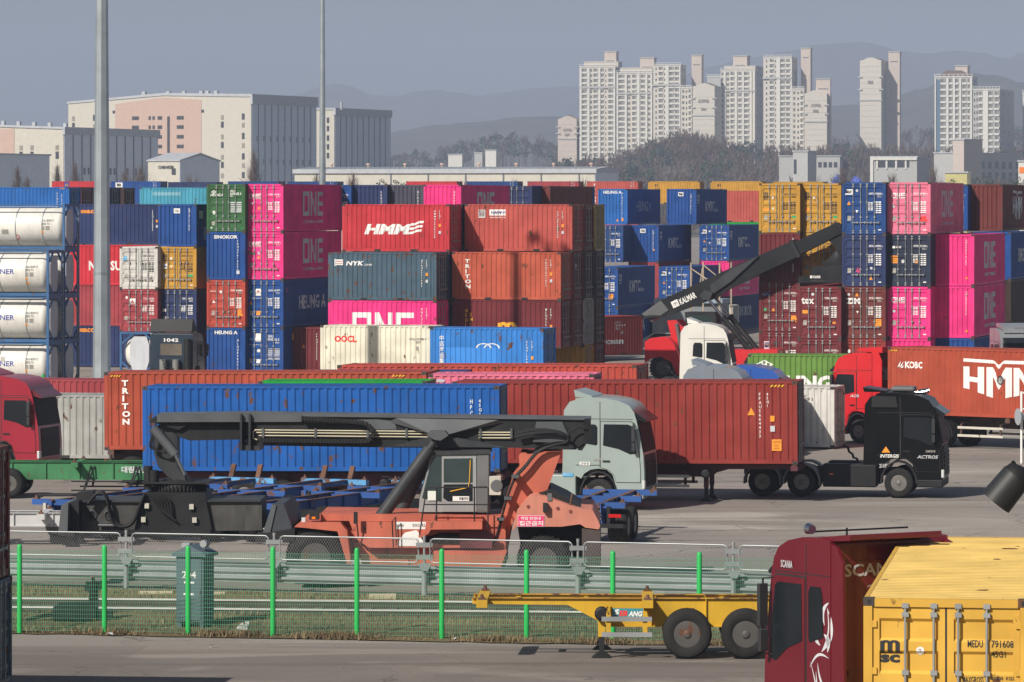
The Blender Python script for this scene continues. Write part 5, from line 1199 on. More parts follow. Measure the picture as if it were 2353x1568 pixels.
for k, lv in ((0, [0, 1, 2]), (1, [0, 1, 2, 3])):
    c = Vector((gx(112, 41), F / 41)) - ea * L20 + eb * (k * 2.55)
    for i in lv:
        if k == 0:
            lb = ['tank container lowest in the front stack, cream shell with grey diamonds', 'tank container second from the ground, cream shell with blue letters', 'tank container third in the front stack, orange triangle on its shell'][i]
            tx = ER + GN + ([(4.62, .68, .2, .2, 'TRI', ORANGEL)] if i == 2 else [(3.1, 1.5, .3, .3, 'KFLAG', STICK)] if i == 0 else [])
        else:
            lb = ['tank container lowest in the rear stack, its shaded octagonal end in view', 'tank container second in the rear stack, shaded end with ladder', 'tank container third in the rear stack, end plate with dark sticker', 'tank container alone on top, cream shell with prohibition sign'][i]
            tx = GN + [(3.0, .6, .25, .25, 'DISC', REDL), (3.04, .64, .17, .17, 'DISC', TKW), (2.2, .9, .4, .25, 'RECT', STICK)]
        tank((c.x, c.y), i * STD, TH, lb, tx)
tank((gx(275, 37.7), F / 37.7), 0, TH, 'tank container on the ground end-on, white domed end beside the dark blue tractor', (), True)
# ------------------------------------------------------------------ wheels, tractors, trailers
WM = {}
def wheel_mesh(r, w):
    k = (r, w)
    if k in WM: return WM[k]
    b = MB(); h = w / 2
    b.lathe([(r*.53, -h*.9), (r*.64, -h), (r*.88, -h), (r*.96, -h*.86), (r, -h*.62), (r, -h*.3), (r*.975, -h*.28), (r*.975, -h*.2), (r, -h*.18), (r, h*.18), (r*.975, h*.2), (r*.975, h*.28), (r, h*.3), (r, h*.62), (r*.96, h*.86), (r*.88, h), (r*.64, h), (r*.53, h*.9)], (0, 0, 0), (0, 1, 0), 32)
    t = b.mesh('wheel', [RUB])
    b = MB()   # rim faces -y, with hand holes and nuts
    b.lathe([(r*.53, -h*.92), (r*.56, -h*.9), (r*.5, -h*.84), (r*.46, -h*.1), (r*.34, -h*.2), (r*.3, -h*.62), (r*.19, -h*.66), (r*.17, -h*.95), (r*.1, -h*1.0), (.01, -h*1.0)], (0, 0, 0), (0, 1, 0), 24)
    b.lathe([(r*.57, h*.9), (r*.5, h*.5), (.01, h*.5)], (0, 0, 0), (0, 1, 0), 16)
    for i in range(10):
        a = i * math.pi / 5; c = Vector((math.cos(a) * r * .25, -h*.6, math.sin(a) * r * .25)); b.cyl(c, c + Vector((0, -.04, 0)), .018, n=5)
        c = Vector((math.cos(a + .3) * r * .42, -h*.16, math.sin(a + .3) * r * .42)); b.cyl(c + Vector((0, .01, 0)), c + Vector((0, -.035, 0)), r*.05, n=7, mi=1)
    m = b.mesh('rim', [RIM, BLK]); WM[k] = (t, m); return WM[k]
def wheel(parent, x, y, r=.52, w=.32, rim=None, z=None):
    t, m = wheel_mesh(r, w)
    o = inst('wheel', t, parent, (x, y, r if z is None else z), rot=(0, 0, 0 if y < 0 else math.pi))
    inst('rim', m, o, mat=rim)
    return o
def car_paint(key, col, metal=.0, rough=.3):
    return mat('coach_' + key, col, rough=rough, metal=metal, var=.06, coat=.35, streak=.12, dirt=tuple(x * .8 + .018 for x in col))
CABP = [(0, 1.15), (.12, 1.1), (.2, 1.05), (.3, 1.22), (.52, 1.36), (.8, 1.4), (1.08, 1.36), (1.28, 1.2), (1.38, .9), (1.42, .42), (2.2, .4), (2.33, .52), (2.38, .8), (2.38, 1.3), (2.34, 1.9), (2.2, 2.65), (2.1, 3.1), (2.02, 3.35), (1.86, 3.58), (1.5, 3.74), (1.0, 3.83), (.4, 3.86), (0, 3.82)]
WSCR = mat('tinted_windscreen', (.012, .014, .016), rough=.5, var=.1, spec=.08)
MIRR = mat('mirror_housing', (.035, .035, .037), rough=.35, var=.1)
def tractor(label, p, heading, body, roof=3.86, lower=None, lettering=(), axles=(-2.25, -3.6), side=None, fender=None, visor=GLASS, rimm=None, up=0.0, deflector=True, fairing=True, tank=True, rear=None, grille=PLAST, win2=True, skirt=None, group='road tractors'):
    """p: ground point under the middle of the cab's rear wall; local x forward"""
    o = empty('road_tractor', p, heading, label, 'truck tractor', group)
    k = roof / 3.86
    def Zs(z):
        if up: return z if z < 1.5 else (1.5 + (z - 1.5) * (1.5 + up) / 1.5 if z < 3 else 3 + up + (z - 3) * (roof - 3 - up) / .86)
        return z if z < 1.5 else 1.5 + (z - 1.5) * (roof - 1.5) / 2.36
    cp = [(x, Zs(z)) for x, z in CABP]
    m = MB(); m.prism(cp, -1.24, 1.24); cab = m.build('cab', body, o, bevel=.09, seg=3)
    # front glass and lower mask
    m = MB(); m.prism([(2.335, Zs(1.95)), (2.36, Zs(1.97)), (2.24, Zs(2.62)), (2.145, Zs(3.06)), (2.11, Zs(3.05))], -1.13, 1.13); m.build('windscreen', WSCR, o, bevel=.02)
    m = MB(); m.prism([(2.3, .72), (2.4, .78), (2.405, 1.3), (2.37, Zs(1.86)), (2.3, Zs(1.86))], -.95, .95)
    for i in range(6): m.box(2.39, 2.425, -.85, .85, .85 + i * .14, .89 + i * .14)
    m.build('grille', grille, o)
    m = MB(); m.prism([(1.98, Zs(3.14)), (2.4, Zs(3.0)), (2.44, Zs(3.06)), (2.06, Zs(3.34))], -1.12, 1.12); m.build('sun_visor', visor, o, bevel=.02)
    m = MB(); m.box(1.44, 2.36, -1.26, 1.26, .38, .66); m.build('bumper', lower or body, o, bevel=.05)
    for sy in (-1, 1):
        a, c = sorted((sy * 1.243, sy * 1.262))
        m = MB(); dp_ = [(.88, 1.44), (1.16, 1.36), (1.36, 1.16), (1.42, .95), (2.24, .95), (2.25, 1.3), (2.2, Zs(1.9)), (2.03, Zs(2.96)), (1.9, Zs(3.02)), (.88, Zs(3.02))]
        m.prism(dp_, a, c); a_, c_ = sorted((sy * 1.239, sy * 1.2465)); m.prism([(1.6 + (x - 1.6) * 1.03, 2.0 + (z - 2.0) * 1.022) for x, z in dp_], a_, c_, 1); d = m.build('door', [body, GASK], o)
        m = MB(); a_, c_ = sorted((sy * 1.24, sy * 1.2455)); m.box(.02, .86, a_, c_, 1.5, 1.522); m.box(.84, .862, a_, c_, 1.45, Zs(3.7)); m.box(.02, 1.98, a_, c_, Zs(3.1), Zs(3.118)); m.build('panel_gap', GASK, o)
        m = MB(); m.beam((2.18, sy * .95, Zs(2.0)), (2.3, sy * .3, Zs(2.12)), .03, .03); m.build('wiper', PLAST, o)
        a, c = sorted((sy * 1.255, sy * 1.272))
        m = MB(); m.prism([(.96, Zs(2.2)), (1.5, Zs(2.08)), (1.9, Zs(1.9)), (2.1, Zs(1.93)), (2.05, Zs(2.4)), (1.93, Zs(2.88)), (1.82, Zs(2.93)), (.99, Zs(2.93))], a, c); m.build('side_window', GLASS, d, bevel=.03)
        m = MB(); m.box(.95, 1.2, min(sy*1.25, sy*1.285), max(sy*1.25, sy*1.285), 1.62, 1.68); m.build('handle', PLAST, d)
        if win2:
            a2, c2 = sorted((sy * 1.236, sy * 1.255)); m = MB(); m.prism([(.24, Zs(2.28)), (.72, Zs(2.2)), (.76, Zs(2.26)), (.76, Zs(2.84)), (.68, Zs(2.92)), (.34, Zs(2.92)), (.27, Zs(2.8))], a2, c2); m.build('bunk_window', GLASS, o, bevel=.02)
        m = MB()
        m.box(1.99, 2.1, min(sy*1.38, sy*1.55), max(sy*1.38, sy*1.55), Zs(2.36), Zs(2.9)); m.box(1.99, 2.1, min(sy*1.38, sy*1.53), max(sy*1.38, sy*1.53), Zs(2.02), Zs(2.3))
        m.tube([(2.0, sy*1.2, Zs(2.98)), (2.04, sy*1.46, Zs(2.97)), (2.05, sy*1.46, Zs(2.0)), (2.02, sy*1.22, Zs(1.96))], .022)
        m.build('mirror', MIRR, o, bevel=.02)
        a, c = sorted((sy * 1.0, sy * 1.255)); m = MB(); m.box(2.3, 2.4, a, c, .72, 1.02); m.build('headlight', LENS, o, bevel=.03)
        m = MB(); a, c = sorted((sy * 1.0, sy * 1.262)); m.box(1.5, 1.95, a, c, .44, .52); m.box(1.55, 1.95, a, sy * 1.262 if sy > 0 else c, .7, .76) if False else None; m.build('step', PLAST, o)
        a, c = sorted((sy * .9, sy * 1.25)); m = MB()
        arc = [(.8 + .66 * math.cos(t), .52 + .8 * math.sin(t)) for t in [math.pi * i / 10 for i in range(11)]]
        arc += [(.8 + .6 * math.cos(t), .52 + .74 * math.sin(t)) for t in [math.pi * i / 10 for i in range(10, -1, -1)]]
        m.prism(arc, a, c, smooth=False); m.build('front_mudguard', PLAST, o)
        wheel(o, .8, sy * 1.04, .52, .32, rimm)
        for ax in axles:
            wheel(o, ax, sy * .93, .52, .6, rimm)
            a, c = sorted((sy * .6, sy * 1.25)); m = MB()
            arc = [(ax + .68 * math.cos(t), .52 + .68 * math.sin(t)) for t in [math.pi * (i - .6) / 11 for i in range(13)]]
            arc += [(ax + .62 * math.cos(t), .52 + .62 * math.sin(t)) for t in [math.pi * (i - .6) / 11 for i in range(12, -1, -1)]]
            m.prism(arc, a, c); m.build('mudguard', fender or PLAST, o)
        a, c = sorted((sy * .55, sy * 1.24))
        if tank:
            m = MB(); m.box(axles[0] + .75, .02, a, c, .36, 1.18); m.build('side_skirt', skirt or lower or PLAST, o, bevel=.06)
            m = MB(); m.box(axles[0] + 1.0, axles[0] + 1.13, min(sy*1.24, sy*1.262), max(sy*1.24, sy*1.262), .8, .84); m.build('side_marker', LAMP_O, o)
        if fairing:
            a, c = sorted((sy * 1.17, sy * 1.225)); m = MB(); m.prism([(-.46, 1.05), (.0, 1.05), (.0, Zs(3.76)), (-.2, Zs(3.7)), (-.4, Zs(3.4))], a, c); m.build('side_fairing', body, o, bevel=.02)
    m = MB()
    for sy in (-1, 1): m.box(axles[-1] - .75, 2.1, sy*.43 - .05, sy*.43 + .05, .74, 1.0)
    for x in (axles[-1] - .7, -2.9, -1.2, .2): m.box(x, x + .12, -.4, .4, .76, .98)
    for ax in axles + (.8,): m.cyl((ax, -.9, .52), (ax, .9, .52), .1, n=8)
    m.build('chassis_frame', BLK, o)
    cx = sum(axles) / len(axles)
    m = MB(); m.prism([(cx - .5, -.35), (cx - .5, .35), (cx - .1, .5), (cx + .4, .5), (cx + .5, .3), (cx + .5, -.3), (cx + .4, -.5), (cx - .1, -.5)], 1.03, 1.12, plane='xy'); m.build('fifth_wheel', BLK, o)
    # rear wall kit: air lines, catwalk, exhaust stack
    m = MB()
    for j in range(3):
        pts = [(-.05, -.25 + j*.2, 1.75)]
        for i in range(1, 24): pts.append((-.05 - 1.3 * i / 24, -.25 + j*.2 + .05 * math.sin(i * 2.2), 1.75 - .55 * math.sin(math.pi * min(1, i / 21)) + .05 * math.cos(i * 2.2)))
        m.tube(pts, .02, 5)
    m.build('air_hoses', PLAST, o)
    m = MB(); m.box(-1.0, -.1, -.4, .4, 1.02, 1.06); m.build('catwalk', GALV, o)
    m = MB(); m.box(-.03, .02, -1.0, 1.0, 1.2, Zs(3.4)); m.box(-.06, -.02, -.9, .9, 1.9, 1.98); m.build('rear_wall_panel', body if rear is None else rear, o)
    if deflector:
        m = MB(); m.prism([(-.05, Zs(3.84)), (.55, Zs(3.86)), (.5, Zs(3.9)), (-.1, Zs(4.1))], -1.0, 1.0); m.build('roof_deflector', body, o, bevel=.02)
    if lettering:
        lt = Letters()
        for sy, x, z, w, h, what, ml, *r in lettering:
            sh = r[0] if r else 0
            if sy == 'rear': lt.put(what, (-.045, -x, z), (0, -1, 0), (0, 0, 1), w, h, ml, sh, .025)
            else: lt.put(what, (x, sy * 1.268, z), (-sy, 0, 0), (0, 0, 1), w, h, ml, sh, .025)
        lt.build(o)
    return o

def trailer(label, p, heading, body, L=12.3, top=1.25, axles=(1.4, 2.7), lettering=(), legs=True, guard=None, lamp=True, bolster=None, group='container trailers', deep=.42, neck=3.4, r=.52, rimm=None, pitch=0, gx_=(-3.6, -1.3), cm=1.5, bumper=None, stops=None, flange=None):
    """skeletal container trailer; p: ground point under its rear end, local x forward"""
    o = empty('container_trailer', p, heading, label, 'trailer', group)
    bolster = bolster or body
    for sy in (-1, 1):
        y = sy * .46; m = MB()
        prof = [(0, top), (L, top), (L, top - .14), (L - neck, top - .16), (L - neck - .9, top - deep), (0.3, top - deep), (0, top - deep * .7)]
        m.prism(prof, y - .012, y + .012)
        m.box(0, L, y - .075, y + .075, top - .015, top + .004, 1)
        m.box(.3, L - neck - .9, y - .075, y + .075, top - deep - .012, top - deep + .004)
        for x in [1.2 * i for i in range(1, int((L - neck) / 1.2))]: m.box(x, x + .02, y - .07, y + .07, top - deep, top - .02)
        m.build('main_beam', [body, flange or body], o)
        if guard:
            m = MB()
            for z in (.48, .82): m.box(L - neck + gx_[0], L - neck + gx_[1], sy * 1.18 - .02, sy * 1.18 + .02, z, z + .1)
            m.build('side_guard', guard, o)
            for x in (L - neck + gx_[0] + .1, L - neck + gx_[1] - .2):
                m = MB(); m.box(x, x + .1, min(sy*1.1, sy*1.16), max(sy*1.1, sy*1.16), .5, 1.0); m.beam((x + .05, sy * 1.13, 1.0), (x + .05, sy * .5, top - .2), .08, .08); m.build('guard_bracket', body, o)
        if legs:
            x = L - neck - .75; m = MB(); m.box(x - .08, x + .08, sy * .82 - .08, sy * .82 + .08, .45, top - .1); m.build('leg_tube', body, o)
            m = MB(); m.box(x - .06, x + .06, sy * .82 - .06, sy * .82 + .06, .08, .5); m.prism([(x - .22, 0), (x + .22, 0), (x + .1, .1), (x - .1, .1)], sy * .82 - .14, sy * .82 + .14); m.build('landing_leg', BLK, o)
            m = MB(); m.lathe([(.1, -.08), (.16, -.06), (.16, .06), (.1, .08)], (x, sy * 1.0, top - .3), (0, 1, 0), 12); m.build('gearbox', PLAST, o)
        for ax in axles: wheel(o, ax, sy * .93, r, .6, rimm)
        if lamp:
            m = MB(); m.box(-.06, -.02, min(sy*.72, sy*1.1), max(sy*.72, sy*1.1), .82, .92); m.build('tail_lamp', LAMP_R, o)
    m = MB()
    for x in [.5 + cm * i for i in range(int(L / cm))]: m.box(x, x + .1, -.45, .45, top - .14, top - .04)
    for ax in axles:
        m.cyl((ax, -.95, r), (ax, .95, r), .08, n=8)
        for sy in (-1, 1): m.prism([(ax - .5, top - deep), (ax + .5, top - deep), (ax + .12, r + .08), (ax - .12, r + .08)], sy * .46 - .05, sy * .46 + .05)
    m.build('cross_member', body, o)
    for x in (.1, L - .35) + ((L - neck - .3, L * .5 - .2) if bolster is not body else (L * .5 - .2,)):
        m = MB(); m.box(x, x + .24, -1.2, 1.2, top - .16, top + .012)
        m.build('bolster', bolster if x > L - 1 or bolster is body else body, o)
        for sy in (-1, 1):
            m = MB(); m.box(x + .04, x + .2, sy * 1.1 - .09, sy * 1.1 + .09, top + .01, top + .05); m.cyl((x + .12, sy * 1.1, top + .05), (x + .12, sy * 1.1, top + .13), .05, .03, 8); m.build('twist_lock', RUST, o)
    m = MB(); m.box(-.06, .02, -1.15, 1.15, .5, .62)
    for sy in (-1, 1): m.box(0, .08, sy * .7 - .05, sy * .7 + .05, .55, top - .1)
    m.build('rear_bumper', bumper or body, o)
    if stops:
        for sy in (-1, 1):
            m = MB(); m.beam((L - .1, sy * .5, top), (L + .12, sy * .5, top + .42), .16, .1); m.build('end_stop', stops, o)
    if lettering:
        lt = Letters()
        for sy, x, z, w, h, what, ml, *rr in lettering:
            if sy == 'rear': lt.put(what, (-.075, x, z), (0, -1, 0), (0, 0, 1), w, h, ml)
            else: lt.put(what, (x, sy * (.46 + .02), z), (-sy, 0, 0), (0, 0, 1), w, h, ml, rr[0] if rr else 0, .03)
        lt.build(o)
    return o
def ax2(theta):
    t = R(theta); return Vector((math.cos(t), -math.sin(t), 0)), Vector((math.sin(t), math.cos(t), 0))
def under(u, s, theta, x, side=CW / 2):
    """ground point on the centre line of a container whose near left corner is at (u, s), x metres along"""
    a, b = ax2(theta); p = Vector((gx(u, s), F / s, 0)) + a * x + b * side
    return p

# --- trucks and trailers of the front lanes
C_GREY = car_paint('sage_grey', (.3, .36, .34)); C_BLACK = mat('coach_black', (.004, .0043, .005), rough=.3, var=.1, spec=.12, coat=.05); C_MAROON = car_paint('maroon', (.13, .008, .016)); C_WHITE = car_paint('white', (.72, .7, .65)); C_RED = car_paint('red', (.58, .016, .022)); C_DBLUE = car_paint('dark_blue', (.012, .028, .05)); C_SILVER = car_paint('silver', (.4, .41, .42), .5); C_BLUE = car_paint('blue', (.03, .1, .4)); C_LGREY = car_paint('grey', (.2, .23, .27))
T_MAR = mat('trailer_maroon', (.09, .014, .024), var=.2, streak=.2); T_BLUE = mat('trailer_blue', (.014, .08, .3), var=.2, rust=.22, streak=.2); T_LBL = mat('trailer_light_blue', (.1, .33, .62), var=.15, rust=.25, streak=.3); T_GRN = mat('trailer_green', (.03, .17, .06), var=.3, rust=.12, streak=.4); T_YEL = mat('trailer_yellow', (.56, .33, .012), var=.12, rust=.1, streak=.25); T_GRY = mat('trailer_pale_grey', (.5, .5, .5), var=.1, rust=.05); T_BRN = mat('trailer_brown', (.07, .04, .03), var=.3, rust=.3)
trailer('maroon trailer carrying the long blue container', under(328, 67.7, 6.5, .1), -6.5, T_MAR, axles=(3.4, 4.65), deep=.5, lettering=[(-1, 7.95, .98, .95, .17, 'Today', LIGHT, .25), (-1, 8.95, .96, .6, .1, 'motors', LIGHT, .25), (-1, 7.85, .78, 1.75, .1, '구매상담:055)342-8903', LIGHT)])
trailer('dark red trailer with pale side guard carrying the long brick red container', under(1040, 65.2, 9.5, 0), -9.5, T_MAR, axles=(1.4, 2.7), guard=CREAM, neck=2.6)
trailer('brown trailer under the long orange container, one wheel in view', under(240, 62, 14.5, .02), -14.5, T_BRN, axles=(1.0, 2.3))
trailer('brown trailer under the rusty orange-brown container', under(776, 57.5, 13, .02), -13, T_BRN)
trailer('low trailer under the bright green container', under(594, 63.4, 8, 0), -8, T_BRN, L=6.4, neck=1.5)
trailer('low trailer under the faded pink container', under(985, 63.2, 8, 0), -8, T_BRN, L=6.4, top=1.55, neck=1.5)
trailer('low trailer under the long blue container roof strip', under(860, 59.2, 8, 0), -8, T_BRN, top=1.38)
trailer('low trailer under the cream container with red letters', under(736, 44.2, 16, 0), -16, T_BRN, L=6.4, neck=1.5, top=1.42)
trailer('low trailer under the bright blue container with white arcs', under(988, 44.6, 16, 0), -16, T_BRN, L=6.4, neck=1.5, top=1.36)
trailer('low trailer under the rusty red container behind the grey one', under(10, 50.5, 9, 0), -9, T_BRN, L=6.4, neck=1.5, top=.7, axles=(1.4,), r=.4, legs=False)
a, b = ax2(40)
pk = under(2040, 53.3, 40, 0)
trailer('trailer with pale slatted side boards under the orange-red emblem container', pk + a * 12.2, 180 - 40, T_BRN, top=1.28, guard=CREAM, neck=2.4)
# grey tractor in front of the blue container
a, b = ax2(12); p = pt(1322, VH, 67.6) + b * 1.25; p.z = 0
tractor('sage grey tractor with number on its side hauling the long blue container', p, -12, C_GREY, 3.82, lettering=[(-1, .14, 1.5, .38, .13, '8223', WHITE), (-1, .62, 1.68, .3, .08, '540', STICK, .3), (-1, -.44, 1.12, .36, .12, 'RECT', SKYL), (-1, -.42, 1.15, .3, .07, '(주)세종물류', WHITE)], skirt=C_GREY, visor=GLASS)
# black tractor
a, b = ax2(10.5); p = pt(2013, VH, 65.0) + b * 1.25; p.z = 0
tb = tractor('black tractor with white lettering hauling the long brick red container', p, -10.5, C_BLACK, 3.72, lower=PLAST, axles=(-2.65, -4.05), fender=mat('grey_mudguard', (.2, .2, .19), var=.15), deflector=False, win2=False, lettering=[(-1, .2, 1.6, .3, .22, 'TRI', ORANGEL), (-1, .15, 1.42, .65, .12, 'INTERGIS', WHITE, .15), (-1, 1.45, 1.4, .72, .12, 'ACTROS', LIGHT, .3), (-1, 1.75, 1.62, .35, .08, '2855', STICK), (-1, .12, 1.2 - .14, .25, .14, '2117', LIGHT)])
m = MB()
for sy in (-1, 1): m.prism([(-.15, 3.2), (.78, 3.2), (.7, 3.58), (-.15, 3.6)], min(sy * 1.24, sy * 1.3), max(sy * 1.24, sy * 1.3))
m.build('air_intake', PLAST, tb, bevel=.03)
m = MB(); m.box(.45, 1.3, -.5, .5, 3.72, 3.9); m.build('roof_cooler', GREYP, tb, bevel=.08)
m = MB(); m.prism([(-.45, 3.72), (.3, 3.72), (.3, 3.76), (-.5, 3.88)], -.95, .95); m.build('roof_deflector', C_BLACK, tb)
m = MB()
for y in (-.9, -.3, .3): m.cyl((1.35, y, 3.72), (1.75, y, 3.74), .05, .1, 8)
m.build('roof_horn', CHROME, tb)
# dark red tractor at the left edge with green trailer before it
a, b = ax2(14.5); p = pt(-46, VH, 60.4) + b * 1.25; p.z = 0
C_CRIM = car_paint('crimson', (.3, .01, .028))
tractor('dark red tractor at the picture edge, black grille and visor', p, -14.5, C_CRIM, 3.86, visor=C_MAROON, lettering=[(-1, 2.0, 2.3, .05, .5, 'H\nG\nO\nL\nD', WHITE)])
p = pt(-300, VH, 64.6); p.z = 0
trailer('empty green trailer with white characters on its beam', Vector((gx(-130, 65), F / 65 + 1.0, 0)), -2.5, T_GRN, L=9.6, axles=(1.4, 2.4), deep=.62, neck=1.2, legs=False, lettering=[(-1, 6.3, .86, .95, .24, '대림상운', LIGHT)])
m = MB()
gt = bpy.data.objects[-1] if False else [ob for ob in COL.objects if ob.get('label') == 'empty green trailer with white characters on its beam'][0]
for sy in (-1, 1):
    m = MB()
    for z in (.28, .6): m.tube([(4.6, sy * 1.1, z), (6.9, sy * 1.1, z)], .03, 5); m.tube([(7.2, sy * 1.1, z), (9.4, sy * 1.1, z)], .03, 5)
    for x in (5.1, 6.7, 8.5): m.tube([(x - .05, sy * 1.1, .28), (x + .12, sy * .5, 1.1)], .035, 5); m.tube([(x + .25, sy * .5, 1.1), (x - .05, sy * 1.1, .28)], .03, 5)
    m.build('side_guard', BLK, gt)
trailer('pale grey trailer end with blue bracket beside the spreader', Vector((gx(-60, 75.5), F / 75.5 + .6, 0)), -1, T_GRY, L=4.4, top=.98, axles=(), deep=.4, neck=.6, legs=True)
# red tractor facing away at the right with the emblem container
a, b = ax2(42); p = under(2040, 53.3, 40, -.75); p.z = 0
tr_ = tractor('bright red tractor turned away, white cooler on its back wall', p, 180 - 42, C_RED, 3.95, lower=PLAST, lettering=[(1, .3, 1.55, .3, .13, '2410', WHITE), (1, 1.2, 2.0, .5, .12, 'ACR', LIGHT, .3), ('rear', .45, 3.0, .5, .3, '24', LIGHT)], win2=False, fairing=False)
m = MB(); m.box(-.4, -.03, -.1, .6, 2.75, 3.3); m.lathe([(.2, 0), (.2, .02), (.02, .02)], (-.42, .25, 3.02), (-1, 0, 0), 14, 1); m.build('cooler_unit', [CREAM, GREYP], tr_, bevel=.02)
m = MB(); m.prism([(-.5, 1.3), (.05, 1.3), (.05, 4.1), (-.3, 4.0), (-.5, 3.6)], 1.19, 1.24); m.prism([(-.5, 1.3), (.05, 1.3), (.05, 4.1), (-.3, 4.0), (-.5, 3.6)], -1.24, -1.19); m.prism([(-.5, 3.95), (.9, 4.0), (.7, 4.15), (-.5, 4.2)], -1.2, 1.2); m.build('wind_fairing', C_RED, tr_)
# white tractor before the raised boom
a, b = ax2(8); p = pt(1581, VH, 43.6) + b * 1.25; p.z = 0
tractor('white tractor parked before the red reach stacker', p, -8, C_WHITE, 4.1, lettering=[(-1, .5, 1.55, .8, .14, 'BKCTC', BLACKL, .2)])
# cab roofs that peep over the brick red container
a, b = ax2(10); p = pt(1592, VH, 56.5) + b * 1.25; p.z = 0
tractor('grey tractor whose roof peeps over the brick red container', p, -10, C_LGREY, 3.82)
p = pt(1655, VH, 56) + b * 4.6; p.z = 0
tractor('blue tractor whose roof peeps over the brick red container', p, -10, C_BLUE, 3.62, deflector=False)
# dark blue tractor seen from behind
a, b = ax2(14.5); p = pt(394, VH, 41.4); p.z = 0
td = tractor('dark blue tractor seen from behind with white number over its window', p, 90 - 12, C_DBLUE, 3.25, lettering=[('rear', -.42, 2.72, .84, .2, '1042', WHITE), ('rear', -.3, 1.98, .5, .1, 'RECT', REDL)], fairing=False, deflector=False, win2=False)
m = MB(); m.prism([(-.15, 3.3), (-.1, 3.3), (.3, 3.98), (.1, 3.98)], -1.2, 1.2); m.prism([(-.1, 3.25), (1.1, 3.3), (.3, 3.98)], 1.12, 1.18); m.prism([(-.1, 3.25), (1.1, 3.3), (.3, 3.98)], -1.18, -1.12); m.build('roof_deflector', PLAST, td)
m = MB(); m.box(-.06, -.02, -.62, .62, 1.98, 2.62); m.build('rear_window', mat('lit_rear_glass', (.12, .1, .08), rough=.2, var=.4), td)
m = MB()
for y in (-.35, .4): m.cyl((-.3, y, 1.15), (-.3, y, 1.75), .2, n=12)
m.build('air_tank', mat('grey_drum', (.2, .2, .19), var=.2), td)
m = MB(); m.cyl((-.25, -1.0, 1.0), (-.25, -1.0, 2.9), .2, n=10); m.build('exhaust_stack', PLAST, td)
# silver tractor at the right edge
p = pt(2325, VH, 42.5); p.z = 0
ts = tractor('silver tractor seen nose-on at the picture edge, number over its windscreen', p, -90 + 10, C_SILVER, 3.7, fairing=False, deflector=False)
m = MB(); m.prism([(1.95, 3.42), (1.75, 3.58), (1.0, 3.72), (.4, 3.74), (.4, 3.95), (.9, 3.97), (1.5, 3.85), (1.85, 3.66)], -1.0, 1.0); m.build('roof_cap', C_SILVER, ts, bevel=.06)
lt = Letters(); lt.put('8967', (1.87, -.4, 3.62), (0, 1, 0), (-.75, 0, .66), .8, .17, BLACKL, 0, .03); lt.build(ts)
# --- foreground yellow trailer
ty = trailer('yellow trailer with teal sign on its beam standing on black legs by the green fence', Vector((gx(1880, 105.2), F / 105.2 + 1.1, .45)), 180 - 1.5, T_YEL, rimm=DRIM, flange=mat('rusty_yellow_flange', (.4, .22, .02), rust=.3, var=.3), L=7.55, top=1.27, axles=(1.55, 2.83), deep=.62, neck=2.1, guard=GALV, gx_=(-1.85, -.75), r=.54, legs=True)
ty.scale = (1, 1, 1)
lt = Letters(); lt.put('RECT', (4.15 + .32, .485, .84), (-1, 0, 0), (0, 0, 1), .68, .2, mat('teal_sign', (.03, .25, .3), var=.05))
lt.put('S', (4.43, .487, .9), (-1, 0, 0), (0, 0, 1), .1, .12, WHITE, .2, .05); lt.put('EB', (4.32, .487, .87), (-1, 0, 0), (0, 0, 1), .18, .12, REDL, .2, .05); lt.put('ANG', (4.12, .487, .86), (-1, 0, 0), (0, 0, 1), .3, .12, WHITE, .2, .05); lt.put('H532', (2.95, .485, .98), (-1, 0, 0), (0, 0, 1), .3, .07, BLACKL, 0, .02); lt.build(ty)
# --- maroon tractor at the lower right
p = pt(1908, VH, 135); p.z = .45
al = R(31); p += Vector((math.cos(al), math.sin(al), 0)) * 1.24
tm = tractor('deep red tractor with white painted pattern beside the bright yellow container', p, 90 + 31, C_MAROON, 4.24, up=.5, lettering=[('rear', -.98, 3.58, 1.3, .22, 'SCANIA', LIGHT), ('rear', -.5, 3.3, .6, .13, '256', STICK), (1, 1.72, 3.66, .42, .13, 'SCANIA', LIGHT)], fairing=True, deflector=False, rear=C_MAROON)
tm.scale = (.84, 1, 1)
m = MB(); m.prism([(-.62, 4.24), (.5, 4.16), (.5, 4.24), (-.62, 4.34)], -.72, 1.2); m.build('roof_deflector', C_MAROON, tm, bevel=.02)
m = MB(); m.cyl((1.0, .3, 4.2), (1.0, .3, 4.34), .02, n=6); m.cyl((.96, 1.05, 4.34), (1.1, 1.05, 4.35), .08, .1, 12, 1); m.beam((1.0, -1.0, 4.3), (1.0, 1.1, 4.3), .03, .03); m.build('roof_lamp_bar', [PLAST, CHROME], tm)
# flowing white pattern on the cab flank
pat = MB()
def swirl(pts, w):
    L_ = []; R_ = []
    n = len(pts)
    for i, (x, z) in enumerate(pts):
        x0, z0 = pts[max(0, i - 1)]; x1, z1 = pts[min(n - 1, i + 1)]; dx, dz = x1 - x0, z1 - z0; l = math.hypot(dx, dz) + 1e-6
        t = w * math.sin(math.pi * (i + .35) / (n - .3)) / 2
        L_.append((x - dz / l * t, z + dx / l * t)); R_.append((x + dz / l * t, z - dx / l * t))
    b0 = [(x, 1.243 if x > 0 else 1.23, z) for x, z in L_ + R_]
    pat.add(b0, [(i, i + 1, n + i + 1, n + i) for i in range(n - 1)])
def curve(a, c, bow, n=12):
    (x0, z0), (x1, z1) = a, c; out = []
    for i in range(n + 1):
        t = i / n; k = math.sin(math.pi * t) * bow; dx, dz = x1 - x0, z1 - z0
        out.append((x0 + dx * t - dz * k, z0 + dz * t + dx * k))
    return out
